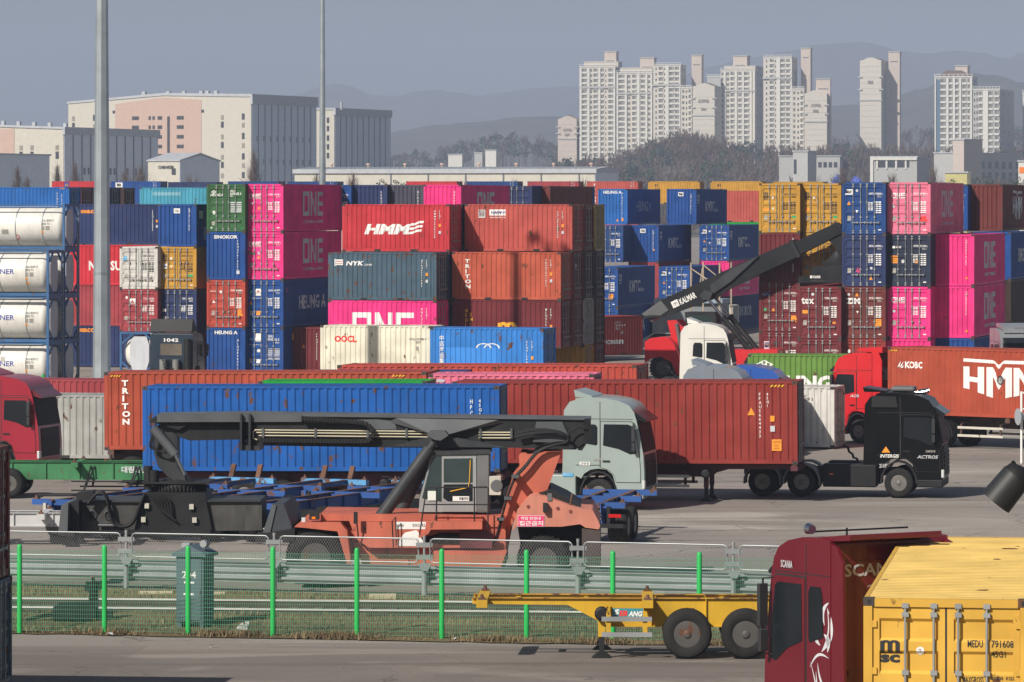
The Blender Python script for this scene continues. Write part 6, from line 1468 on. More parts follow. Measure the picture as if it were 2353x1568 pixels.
for a_, c_, bw, w_ in (((.1, 3.05), (.3, 2.3), -.25, .16), ((.62, 2.75), (.35, 2.4), .15, .1), ((.7, 2.1), (.75, .9), -.2, .05), ((.05, 2.2), (.72, 2.0), .2, .05), ((.45, 2.1), (.05, 1.6), .15, .06), ((.5, 1.95), (.08, 1.4), .2, .06), ((.55, 1.8), (.1, 1.2), .2, .05), ((.6, 1.35), (.15, 1.25), .35, .08), ((.5, 1.2), (.05, .95), .3, .07), ((.3, 2.95), (.62, 2.6), -.3, .05), ((.66, 1.7), (.3, .8), -.15, .06), ((.4, 1.75), (.05, 1.05), .1, .04), ((.05, 3.15), (.2, 2.75), .3, .09), ((.22, 2.6), (.1, 2.3), -.3, .12)):
    swirl(curve(a_, c_, bw), w_)
pat.build('painted_pattern', LIGHT, tm, fix=False)
# --- blue trailers parked in a row between stacker and blue container
hb = math.degrees(math.atan2(.92, .4))
fwd = Vector((.4, .92, 0)).normalized()
for u, s, c, st, lb in ((565, 68.8, T_BLUE, RUST, 'blue empty trailer with rusty uprights, first of the row behind the spreader'), (776, 69.2, T_BLUE, RUST, 'blue empty trailer with two rusty uprights at its far end, second of the row'), (985, 69.6, T_BLUE, None, 'blue empty trailer behind the stacker cylinders, third of the row')):
    p = Vector((gx(u, s), F / s, 0)) - fwd * 12.3
    trailer(lb, p, hb, c, bolster=T_LBL, stops=st, flange=RUST, cm=2.6, group='blue trailers parked in a row', bumper=CREAM)
fwd = Vector((.195, .98, 0)).normalized(); p = Vector((gx(1346, 75.2), F / 75.2, 0))
tq = trailer('blue empty trailer with orange reflector plate and black wheels facing the camera', p, math.degrees(math.atan2(.98, .195)), T_BLUE, L=6.4, neck=1.0, flange=RUST, bolster=T_BLUE, group='blue trailers parked in a row', bumper=BLK, axles=(.7, 1.9), legs=False)
m = MB(); m.box(-.09, -.07, .15, 1.1, .98, 1.17); m.build('reflector_plate', mat('orange_reflector', (.9, .3, .01), rough=.3, var=.05), tq)
m = MB(); m.box(-.07, -.03, -.2, 1.15, .3, .72); m.build('underride_guard', DKG, tq)
for y, mm in ((.95, LAMP_R), (.65, LAMP_O), (.4, BLK)):
    m = MB(); m.cyl((-.06, y, .86), (-.1, y, .86), .06, n=10); m.build('round_lamp', mm, tq)
# silver car far behind the red stacker
cr = empty('parked_car', pt(1545, VH, 33), -20, 'silver car parked in the distance behind the red reach stacker', 'car'); cr.location.z = 0
m = MB(); m.prism([(-2.2, .35), (2.2, .35), (2.25, .7), (1.9, .85), (1.0, .95), (.45, 1.4), (-1.1, 1.42), (-1.8, 1.0), (-2.25, .95)], -.88, .88); m.build('body', C_SILVER, cr, bevel=.1, seg=3)
m = MB(); m.prism([(.85, .96), (.4, 1.34), (-1.0, 1.36), (-1.55, 1.0)], -.89, .89); m.build('window', GLASS, cr)
for x in (-1.35, 1.35):
    for y in (-.8, .8): wheel(cr, x, y, .33, .22)
# ------------------------------------------------------------------ reach stackers
ORG = mat('faded_orange_paint', (.5, .118, .068), rough=.6, var=.18, streak=.3, rust=.05); SAL = mat('sun_bleached_orange', (.57, .21, .145), rough=.7, var=.15, streak=.2)
BOOM = mat('boom_grey', (.034, .037, .041), rough=.5, var=.25, streak=.3, dirt=(.075, .075, .075), spec=.3); BOOML = mat('boom_worn_grey', (.085, .092, .1), rough=.55, var=.2, streak=.3); CABG = mat('cab_grey', (.3, .31, .31), rough=.5, var=.1, streak=.2); PIPEC = mat('cream_pipe', (.6, .55, .4), rough=.4, var=.1); SRED = mat('stacker_red', (.66, .016, .022), rough=.4, var=.08, streak=.1, coat=.3); KBOOM = mat('charcoal_boom', (.013, .014, .016), rough=.5, var=.2, streak=.2, dirt=(.03, .03, .03), spec=.2)
def big_wheel(parent, x, y, z, r, w):
    k = ('big', r, w)
    if k not in WM:
        b = MB(); h = w / 2
        b.lathe([(r*.5, -h*.85), (r*.6, -h), (r*.86, -h), (r*.95, -h*.85), (r*.97, -h*.5), (r*.97, h*.5), (r*.95, h*.85), (r*.86, h), (r*.6, h), (r*.5, h*.85)], (0, 0, 0), (0, 1, 0), 40)
        for i in range(26):
            a = 2 * math.pi * i / 26
            for sg, off in ((-1, 0), (1, .12)):
                a0 = a + off; c0 = Vector((math.cos(a0) * r * .975, sg * h * .93, math.sin(a0) * r * .975)); a1 = a0 + .09; c1 = Vector((math.cos(a1) * r * .985, sg * h * .08, math.sin(a1) * r * .985))
                b.beam(c0, c1, r*.085, r*.05)
        t = b.mesh('wheel', [RUB]); b = MB()
        b.lathe([(r*.52, -h*.86), (r*.5, -h*.6), (r*.42, -h*.3), (r*.3, -h*.25), (r*.28, -h*.6), (r*.14, -h*.66), (.01, -h*.66)], (0, 0, 0), (0, 1, 0), 24)
        for i in range(12):
            a = i * math.pi / 6; c = Vector((math.cos(a) * r * .35, -h*.28, math.sin(a) * r * .35)); b.cyl(c, c + Vector((0, -.05, 0)), .025, n=5)
        WM[k] = (t, b.mesh('rim', [DRIM]))
    t, m = WM[k]; o = inst('wheel', t, parent, (x, y, z), rot=(0, 0, 0 if y < 1.5 else math.pi)); inst('rim', m, o); return o
# --- orange machine, boom lowered; near side plane at scale 85, local y runs away from the camera
SS = 85.0; U0 = 1000.0
RS = empty('reach_stacker', (gx(U0, SS), F / SS, 0), -1.5, 'faded orange reach stacker with its dark boom lowered level and empty spreader', 'reach stacker')
def q(u, v): return ((u - U0) / SS, CH - (v - VH) / SS)
def qs(*pts): return [q(u, v) for u, v in pts]
def rp(name, pts, y0, y1, m, bevel=None, parent=None, seg=1): 
    b = MB(); b.prism(qs(*pts), y0, y1); return b.build(name, m, parent or RS, bevel=bevel, seg=seg)
W4 = 4.1
for y in (.42, 1.15, 2.95, 3.68): big_wheel(RS, q(723, 0)[0], y, .8, .8, .62)
for y in (.5, 3.6): big_wheel(RS, q(1249, 0)[0], y, .72, .72, .6)
for ya, yb in ((.0, 1.45), (W4 - 1.45, W4)):
    rp('front_fender', [(675, 1212), (690, 1201), (782, 1203), (797, 1220), (806, 1297), (797, 1297), (775, 1222), (700, 1214)], ya, yb, ORG, .02)
rp('chassis', [(732, 1184), (1160, 1190), (1160, 1306), (830, 1306), (800, 1235), (732, 1205)], .75, W4 - .75, ORG, .02)
rp('side_beam', [(734, 1183), (1108, 1190), (1108, 1204), (734, 1200)], .45, .74, ORG, .01)
rp('lower_side_plate', [(995, 1268), (1164, 1268), (1150, 1306), (995, 1306)], .35, .74, ORG, .01)
rp('side_plate', [(800, 1201), (1105, 1206), (1105, 1262), (845, 1262), (815, 1240)], .4, .74, ORG, .01)
rp('step_box', [(979, 1198), (1108, 1199), (1108, 1216), (990, 1217), (985, 1226), (972, 1234), (962, 1236), (962, 1231), (976, 1226)], -.05, .7, ORG, .02)
b = MB(); b.cyl((q(1004, 0)[0], .45, q(0, 1240)[1]), (q(1053, 0)[0], .45, q(0, 1240)[1]), .17, n=14); b.cyl((q(970, 0)[0], .45, q(0, 1246)[1]), (q(1004, 0)[0], .45, q(0, 1241)[1]), .1, .14, 10); b.build('silencer', BLK, RS)
rp('engine_grille', [(1056, 1222), (1130, 1222), (1130, 1262), (1056, 1262)], .3, .38, mat('dark_red_mesh', (.12, .02, .025), var=.3))
lt = Letters()
def ql(what, u0, v0, u1, v1, y, m, bo=.01, sh=0): 
    a, c = q(u0, v1), q(u1, v0); lt.put(what, (a[0], y, a[1]), (1, 0, 0), (0, 0, 1), c[0] - a[0], c[1] - a[1], m, sh, bo)
ql('RECT', 907, 1202, 983, 1219, .392, WHITE); ql('양산ICD', 946, 1206, 963, 1214, .388, BLACKL); ql('RS-4', 968, 1206, 981, 1214, .388, BLACKL); ql('LINES', 909, 1208, 926, 1214, .388, STICK)
lt.build(RS)
lt = Letters(); v_, f_ = GEO['RECT']; GEO['SWOOSH'] = polys_geo([[(.0, 0), (1, 0), (1, .35), (.9, .7), (.75, 1), (.3, .85), (.1, .5)]])
ql('SWOOSH', 912, 1221, 970, 1258, .39, WHITE); lt.build(RS)
# rear tower, counterweight
for y0, y1 in ((.95, 1.3), (W4 - 1.3, W4 - .95)):
    rp('tower_plate', [(1190, 1052), (1195, 1046), (1206, 1046), (1212, 1049), (1240, 1046), (1250, 1043), (1289, 1042), (1256, 1132), (1226, 1140), (1192, 1175), (1173, 1215), (1156, 1306), (1112, 1306), (1140, 1215), (1178, 1092), (1192, 1076)], y0, y1, ORG, .02)
rp('tower_core', [(1215, 1060), (1280, 1046), (1250, 1135), (1228, 1145), (1190, 1200), (1150, 1200)], 1.31, W4 - 1.31, BLK)
rp('counterweight', [(1176, 1222), (1188, 1174), (1216, 1141), (1226, 1137), (1252, 1140), (1306, 1160), (1340, 1170), (1362, 1172), (1374, 1195), (1379, 1208), (1376, 1216), (1345, 1212), (1333, 1204), (1290, 1210), (1186, 1210)], -.02, W4, SAL, .06, seg=3)
rp('engine_cover', [(1230, 1142), (1262, 1128), (1300, 1146), (1340, 1172), (1300, 1172)], .5, W4 - .5, BLK, .03)
rp('rear_frame', [(1186, 1211), (1336, 1211), (1336, 1300), (1200, 1300)], 1.15, W4 - 1.15, BLK)
rp('rear_weight', [(1337, 1214), (1379, 1219), (1379, 1310), (1337, 1310)], .0, W4, mat('grimy_weight', (.05, .035, .03), var=.3, streak=.3), .03)
lt = Letters(); ql('RECT', 1190, 1184, 1251, 1210, -.04, WHITE); ql('RECT', 1190.7, 1184.7, 1250.3, 1209.3, -.044, PINKL); ql('작업 반경내', 1197, 1187, 1242, 1194.5, -.048, WHITE, .02); ql('접근금지', 1193, 1196.5, 1248, 1207.5, -.048, WHITE, .03); lt.build(RS)
b = MB()
for u, v in ((1214, 1164), (1282, 1168), (1311, 1175)): x, z = q(u, v); b.cyl((x, -.035, z), (x, .1, z), .05, n=10)
b.build('lifting_eye', mat('eye_shadow_red', (.2, .05, .04), var=.2), RS)
b = MB(); x, z = q(1253, 1165); b.box(x - .06, x + .06, -.2, -.03, z - .12, z + .12); x, z = q(1263, 1142); b.box(x - .06, x + .06, -.05, .02, z - .1, z + .1, 1); b.build('rear_work_lamp', [BLK, GREYP], RS)
b = MB(); x, z = q(1308, 1174); b.cyl((x, .2, z), (x + .08, .2, z + .45), .03, n=6); b.cyl((x - .06, .2, z - .2), (x, .2, z), .035, n=6); b.build('exhaust_pipe', RUST, RS)
# boom
Y0, Y1 = 1.45, 2.65
rp('outer_boom', [(556, 968), (556, 1031), (900, 1036), (1180, 1036), (1300, 1040), (1322, 1040), (1355, 1013), (1355, 970), (560, 958)], Y0, Y1, mat('boom_shaded_grimy_side', (.018, .019, .021), rough=.5, var=.3, streak=.3, dirt=(.04, .04, .04), spec=.3), .02)  # the overhang's shadow on the boom side is put into this near-black colour
b = MB(); b.prism(qs((545, 957), (560, 956), (1357, 967), (1357, 971), (545, 962)), Y0 - .07, Y1 + .07); b.build('boom_top_plate', BOOML, RS)
rp('boom_side_plate', [(690, 973), (860, 970), (900, 975), (905, 994), (850, 994), (845, 982), (690, 978)], Y0 - .03, Y0 - .005, BOOML)
rp('inner_boom', [(372, 968), (556, 964), (556, 1018), (420, 1021), (395, 1012)], Y0 + .14, Y1 - .14, BLK, .02)
rp('inner_boom_tray', [(346, 960), (560, 955), (684, 958), (684, 976), (347, 977)], Y0 - .1, Y0 + .12, BOOML, .01)
b = MB(); b.prism(qs((346, 959), (560, 956), (560, 961), (346, 963)), Y0 + .12, Y1); b.build('inner_boom_top', BOOML, RS)
for u in (541, 561):
    rp('boom_collar', [(u, 957), (u + 5, 957), (u + 5, 1041), (u, 1041)], Y0 - .22, Y1 + .22, BOOM, .008)
rp('collar_shoe', [(541, 1030), (587, 1032), (587, 1043), (541, 1043)], Y0 - .1, Y1 + .1, BOOM)
for pts in ([(886, 976), (905, 967), (1140, 971), (1153, 978), (1030, 1003), (985, 1003)],):
    b = MB(); P3 = qs(*pts); yy = [Y0 - .01, Y0 - .12, Y0 - .12, Y0 - .01, Y0 - .26, Y0 - .26]
    vs = [(a, y, c) for (a, c), y in zip(P3, yy)]; vs += [(a, Y0 + .02, c) for a, c in P3]
    b.add(vs, [(0, 1, 5), (1, 2, 4, 5), (2, 3, 4), (6, 0, 5, 11), (11, 5, 4, 10), (10, 4, 3, 9), (7, 1, 0, 6), (8, 2, 1, 7), (9, 3, 2, 8)]); b.build('gusset', BOOML, RS)
rp('lower_gusset', [(895, 1033), (985, 1009), (1030, 1009), (1165, 1035)], Y0 - .12, Y0 - .02, BOOM, .01)
rp('rear_boom_plate', [(1230, 975), (1290, 975), (1304, 1005), (1298, 1024), (1222, 1022)], Y0 - .1, Y0 - .005, BOOML, .02)
rp('boom_end_plate', [(1341, 968), (1356, 967), (1356, 1012), (1336, 1042), (1325, 1040), (1341, 1030)], Y0 - .12, Y1 + .12, BLK, .01)
b = MB()
for dv, uu in ((995, 574), (1001, 578), (1008, 584)):
    b.tube([(*q(uu, dv)[:1], Y0 - .07, q(uu, dv)[1]), (q(978, dv + 4)[0], Y0 - .07, q(978, dv + 3)[1])], .02, 5)
    b.tube([(q(1096, dv + 4)[0], Y0 - .07, q(0, dv + 5)[1]), (q(1175, dv + 4)[0], Y0 - .07, q(0, dv + 5)[1])], .02, 5)
b.tube([(q(577, 0)[0], Y0 - .07, q(0, 995)[1]), (q(571, 0)[0], Y0 - .07, q(0, 999)[1]), (q(571, 0)[0], Y0 - .07, q(0, 1014)[1]), (q(580, 0)[0], Y0 - .07, q(0, 1018)[1])], .022, 5)
b.build('hydraulic_pipes', PIPEC, RS)
b = MB()
for u in (594, 716, 838, 928, 1100, 1172): b.box(q(u, 0)[0] - .03, q(u, 0)[0] + .03, Y0 - .11, Y0 + .01, q(0, 1013)[1], q(0, 991)[1])
b.build('pipe_clamp', BOOML, RS)
# energy chain
path = [(684, 967), (740, 970), (800, 974), (832, 978), (846, 988), (851, 1000), (846, 1013), (835, 1020), (760, 1020), (660, 1019), (584, 1018)]
b = MB()
for (u0, v0), (u1, v1) in zip(path, path[1:]):
    n = max(1, int(math.hypot(u1 - u0, v1 - v0) / 7))
    for i in range(n):
        a = q(u0 + (u1 - u0) * i / n, v0 + (v1 - v0) * i / n); c = q(u0 + (u1 - u0) * (i + .82) / n, v0 + (v1 - v0) * (i + .82) / n)
        b.beam((a[0], Y0 - .19, a[1]), (c[0], Y0 - .19, c[1]), .16, .11)
b.build('energy_chain', PLAST, RS)
def hose(pts, y, r, m=PLAST, name='hose'):
    P_ = [Vector((q(u, v)[0], y + (t[0] if t else 0), q(u, v)[1])) for u, v, *t in pts]
    out = []
    for i in range(len(P_) - 1):
        p0, p1, p2, p3 = P_[max(0, i - 1)], P_[i], P_[i + 1], P_[min(len(P_) - 1, i + 2)]
        for k in range(6):
            t = k / 6; out.append(.5 * ((2 * p1) + (p2 - p0) * t + (2 * p0 - 5 * p1 + 4 * p2 - p3) * t * t + (3 * p1 - p0 - 3 * p2 + p3) * t ** 3))
    out.append(P_[-1]); b = MB(); b.tube(out, r, 6); return b.build(name, m, RS)
for k in range(4):
    hose([(1180, 1000 + k * 3), (1215, 993 + k * 3), (1250, 992 + k * 2), (1285, 998), (1304, 1010 - k), (1300, 1020), (1270, 1024 + k), (1235, 1034 + k * 3), (1205, 1066 + k * 4), (1182, 1095 + k * 3), (1165, 1145), (1152, 1190), (1135 + k, 1240), (1128, 1258)], Y0 - .25 - .06 * k - .3 * (k > 1), .032)
hose([(1302, 1012), (1310, 997), (1325, 988), (1345, 988)], Y0 - .2, .022)
for u, v in ((1183, 1098), (1166, 1148), (1149, 1196)):
    b = MB(); x, z = q(u, v); b.box(x - .1, x + .1, .4, 1.0, z - .035, z + .035); b.build('hose_clamp', BOOML, RS)
# nose, rotator
rp('boom_nose', [(337, 992), (352, 983), (380, 981), (391, 1000), (391, 1082), (408, 1105), (412, 1118), (398, 1122), (372, 1108), (346, 1082), (337, 1052)], 1.65, 2.45, BOOM, .03)
rp('nose_head', [(326, 977), (345, 961), (420, 963), (415, 985), (395, 996), (350, 982)], Y0 + .02, Y1 - .02, BLK, .02)
b = MB(); a, c, e = q(337, 990), q(389, 1052), q(411, 1100); b.cyl((a[0], 1.35, a[1]), (c[0], 1.35, c[1]), .13, n=12); b.build('tilt_cylinder', BOOML, RS)
b = MB(); b.cyl((c[0], 1.35, c[1]), (e[0], 1.35, e[1]), .06, n=10); b.build('tilt_rod', CHROME, RS)
b = MB(); zc = q(0, 1130)[1]; xc = q(392, 0)[0]
b.lathe([(.3, -.12), (.72, -.12), (.72, .1), (.62, .12), (.5, .16), (.2, .3)], (xc, 2.05, zc), (0, 0, 1), 30)
for i in range(44):
    a = i * math.pi / 22; b.box(xc + .74 * math.cos(a) - .02, xc + .74 * math.cos(a) + .02, 2.05 + .74 * math.sin(a) - .02, 2.05 + .74 * math.sin(a) + .02, zc - .1, zc + .08)
b.box(q(312, 0)[0], q(470, 0)[0], 1.3, 2.8, q(0, 1121)[1], q(0, 1116)[1])
b.build('slewing_ring', BLK, RS)
b = MB(); 
for u, v0, v1, r in ((325, 1080, 1135, .12), (338, 1090, 1128, .14)): b.cyl((q(u, 0)[0], 1.5, q(0, v1)[1]), (q(u, 0)[0], 1.5, q(0, v0)[1]), r, n=10)
b.build('slewing_motor', PLAST, RS)
for k in range(3): hose([(345, 975), (334 + k * 3, 1010), (330 + k * 4, 1035), (352, 1045), (370, 1050 - k * 4)], 1.4, .022)
# spreader
rp('spreader_beam', [(166, 1160), (592, 1158), (592, 1228), (166, 1232)], 1.25, 2.85, mat('grimy_spreader', (.04, .038, .036), rough=.5, var=.5, streak=.6, dirt=(.12, .12, .11)), .02)
rp('spreader_body', [(318, 1140), (460, 1140), (480, 1243), (292, 1243)], 1.1, 3.0, BLK, .03)
rp('spreader_rail', [(160, 1158), (590, 1156), (590, 1161), (160, 1163)], 1.15, 2.95, DKG)
rp('spreader_lower_bar', [(210, 1228), (475, 1224), (475, 1236), (210, 1238)], 1.0, 1.2, BLK, .02)
b = MB(); b.cyl((q(212, 0)[0], 1.12, q(0, 1216)[1]), (q(259, 0)[0], 1.12, q(0, 1216)[1]), .05, n=8); b.build('spreader_rod', CHROME, RS)
rp('spreader_end_frame', [(129, 1225), (136, 1163), (152, 1159), (150, 1228), (127, 1232)], .2, 3.9, BOOML, .03)
rp('spreader_end_plate', [(152, 1160), (172, 1156), (172, 1240), (150, 1240)], .6, 3.5, BLK, .02)
rp('corner_foot', [(110, 1229), (165, 1227), (168, 1246), (130, 1254), (112, 1252)], .1, .9, BLK, .02); rp('corner_foot', [(110, 1229), (165, 1227), (168, 1246), (130, 1254), (112, 1252)], 3.2, 4.0, BLK, .02)
rp('spreader_end_frame', [(603, 1228), (625, 1161), (650, 1160), (668, 1212), (668, 1230)], .2, 3.9, mat('spreader_end_navy', (.035, .04, .05), var=.2, streak=.3), .03)
rp('spreader_end_strip', [(602, 1226), (623, 1163), (633, 1163), (619, 1226)], .16, .2, BOOML)
rp('corner_foot', [(585, 1230), (676, 1216), (676, 1246), (585, 1248)], .1, .9, BLK, .02); rp('corner_foot', [(585, 1230), (676, 1216), (676, 1246), (585, 1248)], 3.2, 4.0, BLK, .02)
rp('guide_tower', [(159, 1142), (199, 1136), (199, 1160), (159, 1162)], 1.3, 1.8, BLK, .02)
for k in range(3): hose([(190, 1165), (206, 1145), (220, 1137 + k * 2), (232, 1150), (240, 1180 + 4 * k), (252, 1208 + 3 * k), (275, 1218), (296, 1205), (312, 1165), (322, 1142)], 1.05 - .06 * k, .05 if k == 0 else .028)
for k in range(6): hose([(330 + k * 7, 1142), (345 + k * 7, 1160), (360 + k * 5, 1180 + k * 3), (380 + k * 3, 1195 + k * 2)], .98, .028)
b = MB()
for u, v in ((326, 1170), (430, 1172), (318, 1202), (437, 1203)): x, z = q(u, v); b.box(x - .06, x + .06, 1.0, 1.12, z - .07, z + .07)
b.build('inspection_plate', CREAM, RS)
b = MB()
for u in (196, 236): x, z = q(u, 1193); b.lathe([(.16, 0), (.13, -.03), (.1, -.03), (.1, 0)], (x, 1.24, z), (0, 1, 0), 14)
b.build('spreader_boss', DKG, RS)
# lift cylinders
for y, e, nm in ((.95, (836, 1243), 'lift_cylinder'), (W4 - .95, (880, 1243), 'lift_cylinder')):
    a, c = q(1000, 1012), q(*e); p0, p1 = Vector((a[0], y, a[1])), Vector((c[0], y, c[1]))
    b = MB(); b.cyl(p0.lerp(p1, .1), p1, .165, .19, 16); b.cyl(p1 + Vector((0, -.2, 0)), p1 + Vector((0, .2, 0)), .2, n=12); b.build(nm, DKG, RS)
    b = MB(); b.cyl(p0, p0.lerp(p1, .14), .1, n=12); b.build('lift_rod', CHROME if False else DKG, RS)
    b = MB(); b.prism(qs((977, 1003), (985, 994), (1020, 994), (1028, 1004), (1010, 1016), (995, 1014)), y - .28, y + .28); b.build('cylinder_bracket', BOOML, RS, bevel=.02)
# operator cab
cb = rp('operator_cab', [(988, 1050), (1121, 1046), (1121, 1183), (958, 1183), (960, 1152)], 1.0, 2.4, CABG, .03, seg=2)
rp('cab_roof', [(984, 1051), (990, 1041), (1124, 1039), (1126, 1048)], .94, 2.46, DKG, .03)
rp('cab_side_glass', [(989, 1056), (1010, 1054), (1010, 1158), (966, 1150)], .975, .995, GLASS2)
rp('cab_windscreen', [(984, 1052), (988, 1052), (963, 1150), (959, 1150)], 1.08, 2.32, GLASS2)
cd = rp('cab_door', [(1012, 1054), (1091, 1053), (1092, 1182), (1013, 1182)], .965, .995, CABG, .01)
rp('door_window', [(1016, 1059), (1083, 1058), (1083, 1114), (1016, 1114)], .955, .97, GLASS2, .02, cd)
rp('door_window', [(1016, 1119), (1083, 1118), (1083, 1157), (1026, 1158), (1015, 1150)], .955, .97, GLASS, .02, cd)
b = MB(); b.tube([(q(1078, 1062)[0], .945, q(0, 1062)[1]), (q(1076, 0)[0], .945, q(0, 1112)[1]), (q(1073, 0)[0], .945, q(0, 1126)[1]), (q(1031, 0)[0], .945, q(0, 1135)[1])], .014, 5); b.build('grab_bar', YELLOWL, cd)
rp('cab_rear_panel', [(1093, 1052), (1120, 1050), (1120, 1180), (1093, 1180)], .975, .995, mat('cab_dark_grey', (.14, .14, .14), var=.15), .01)
lt = Letters(); ql('RECT', 1037, 1146, 1075, 1157, .948, WHITE); ql('화물연대', 1052, 1148, 1073, 1155, .944, BLACKL, .02); ql('RECT', 979, 1134, 1000, 1156, .97, mat('paper_white', (.7, .75, .68), var=.05)); lt.build(RS)
b = MB(); x, z = q(1132, 1122); b.box(x - .2, x + .2, 1.0, 1.5, z - .26, z + .26); b.lathe([(.17, 0), (.17, -.02), (.01, -.02)], (x + .08, 1.0, z), (0, 1, 0), 16, 1); b.build('cooler_unit', [CREAM, GREYP], RS, bevel=.02)
b = MB()
rl = [(963, 1235), (980, 1121), (1119, 1120), (1122, 1124), (1121, 1214)]
b.tube([(q(u, v)[0], .05, q(u, v)[1]) for u, v in rl], .022, 6); b.tube([(q(974, 1160)[0], .05, q(0, 1160)[1]), (q(1121, 0)[0], .05, q(0, 1160)[1])], .018, 6)
for u in (1003, 1090): b.tube([(q(u, 0)[0], .05, q(0, 1120)[1]), (q(u, 0)[0], .05, q(0, 1214)[1])], .02, 6)
b.tube([(q(903, 0)[0], .2, q(0, 1260)[1]), (q(900, 0)[0], .2, q(0, 1200)[1]), (q(908, 0)[0], .2, q(0, 1190)[1]), (q(910, 0)[0], .2, q(0, 1255)[1])], .018, 6)
b.build('handrail', BLK, RS)
b = MB(); x, z = q(720, 1188); b.box(x - .13, x + .13, .2, .5, z - .1, z + .12); x, z = q(719, 1192); b.box(x - .05, x + .05, .18, .2, z - .03, z + .03, 1); x, z = q(696, 1196); b.box(x - .05, x + .05, .1, .2, z - .06, z + .06, 2); b.build('front_lamp', [BLK, LAMP_O, LENS], RS)
b = MB(); b.tube([(q(822, 0)[0], .3, q(0, 1240)[1]), (q(820, 0)[0], .2, q(0, 1215)[1]), (q(816, 0)[0], .15, q(0, 1180)[1])], .02, 5); b.box(q(816, 0)[0] - .05, q(821, 0)[0], .1, .16, q(0, 1205)[1], q(0, 1178)[1]); b.build('mirror', BLK, RS)
for k in range(3): hose([(905, 1235 + k * 3), (870, 1245 + k * 2), (830, 1238), (815, 1250)], .6, .03)

# --- red machine with its boom raised
SK, UK = 39.5, 1600.0
_q0 = q
RK = empty('reach_stacker', (gx(UK, SK), F / SK, 0), -14.5, 'bright red reach stacker with its charcoal boom raised, beyond the white tractor', 'reach stacker')
def kq(u, v): return ((u - UK) / SK / .955, CH - (v - VH) / SK)
def kp(name, pts, y0, y1, m, bevel=None, seg=1): b = MB(); b.prism([kq(u, v) for u, v in pts], y0, y1); return b.build(name, m, RK, bevel=bevel, seg=seg)
for y in (.4, 3.7): big_wheel(RK, kq(1524, 0)[0], y, .82, .82, .6)
for y in (.4, 1.1, 3.0, 3.7): big_wheel(RK, kq(1735, 0)[0], y, .86, .86, .6)
kp('counterweight', [(1484, 836), (1484, 787), (1497, 778), (1532, 775), (1549, 789), (1560, 820), (1576, 862), (1556, 862), (1543, 832), (1520, 821), (1497, 825)], 0, 4.1, SRED, .1, 3)
kp('chassis', [(1500, 850), (1530, 806), (1580, 806), (1775, 803), (1775, 845), (1580, 870), (1560, 868)], .8, 3.3, SRED, .05)
for y0, y1 in ((.9, 1.2), (2.9, 3.2)): kp('tower_plate', [(1527, 739), (1545, 737), (1560, 752), (1577, 755), (1582, 770), (1575, 855), (1556, 850), (1540, 792)], y0, y1, SRED, .03)
kp('rear_frame', [(1500, 830), (1555, 825), (1570, 866), (1500, 870)], 1.0, 3.1, BLK)
b = MB()
a, c = kq(1549, 745), kq(1567, 850); b.cyl((a[0], .8, a[1]), (c[0], .8, c[1]), .11, n=10); b.build('tower_cylinder', GREYP, RK)
def axis(t, n): 
    """position along the boom (0 tail to 1 tip), n across it"""
    x0, y0, x1, y1 = 1512, 722, 1922, 528; l = math.hypot(x1 - x0, y1 - y0); dx, dy = (x1 - x0) / l, (y1 - y0) / l
    return (x0 + (x1 - x0) * t - dy * n, y0 + (y1 - y0) * t + dx * n)
kp('outer_boom', [axis(.0, -17), axis(.06, -20), axis(.5, -21), axis(.77, -19), axis(.77, 19), axis(.38, 20), axis(.3, 26), axis(.2, 22), axis(.06, 17), axis(.0, 12)], 1.45, 2.65, KBOOM, .04)
kp('boom_tail', [axis(-.055, -10), axis(.06, -19.5), axis(.075, 8), axis(-.03, 16)], 1.4, 2.7, mat('boom_tail_grey', (.11, .113, .117), var=.15), .03)
kp('boom_gusset', [axis(.32, -4), axis(.45, -18), axis(.6, -19), axis(.42, 8), axis(.3, 18)], 1.3, 1.44, BOOM, .01)
kp('inner_boom', [axis(.77, -15), axis(1.0, -15), axis(1.01, 12), axis(.77, 16)], 1.6, 2.5, KBOOM, .03)
kp('boom_collar', [axis(.765, -21), axis(.785, -21), axis(.785, 22), axis(.765, 22)], 1.3, 2.8, BLK, .02)
kp('boom_head', [(1908, 517), (1921, 511), (1929, 518), (1934, 552), (1935, 586), (1925, 586), (1912, 562), (1897, 548)], 1.7, 2.4, KBOOM, .03)
kp('hose_guide', [(1489, 729), (1510, 726), (1540, 728), (1541, 731), (1512, 731), (1491, 735)], 1.2, 1.4, BLK)
lt = Letters()
def klet(what, t0, n0, w, h, m, y=1.435, bo=.03):
    u, v = axis(t0, n0); x, z = kq(u, v); an = math.atan2(722 - 528, 1922 - 1512)
    lt.put(what, (x, y, z), (math.cos(an), 0, math.sin(an)), (-math.sin(an), 0, math.cos(an)), w, h, m, 0, bo)
klet('RECT', .1, 9, .42, .4, WHITE); klet('ARCS', .107, 6, .28, .2, BLACKL, 1.43); klet('KALMAR', .142, 9, 1.05, .36, WHITE); lt.build(RK)
for y in (1.0, 3.1):
    a, c, e = kq(1625, 684), kq(1661, 730), kq(1722, 806)
    b = MB(); b.cyl((a[0], y, a[1]), (c[0], y, c[1]), .09, n=10); b.build('lift_rod', CHROME, RK)
    b = MB(); b.cyl((c[0], y, c[1]), (e[0], y, e[1]), .17, n=12); b.cyl((c[0] - .03, y, c[1] + .03), (c[0] + .06, y, c[1] - .1), .21, n=12); b.build('lift_cylinder', BLK, RK)
kp('cylinder_bracket', [(1610, 680), (1622, 668), (1640, 674), (1632, 690), (1618, 690)], .8, 3.3, BOOM, .02)
kp('operator_cab', [(1584, 719), (1650, 719), (1655, 728), (1655, 780), (1590, 780)], 1.2, 2.8, BLK, .03)
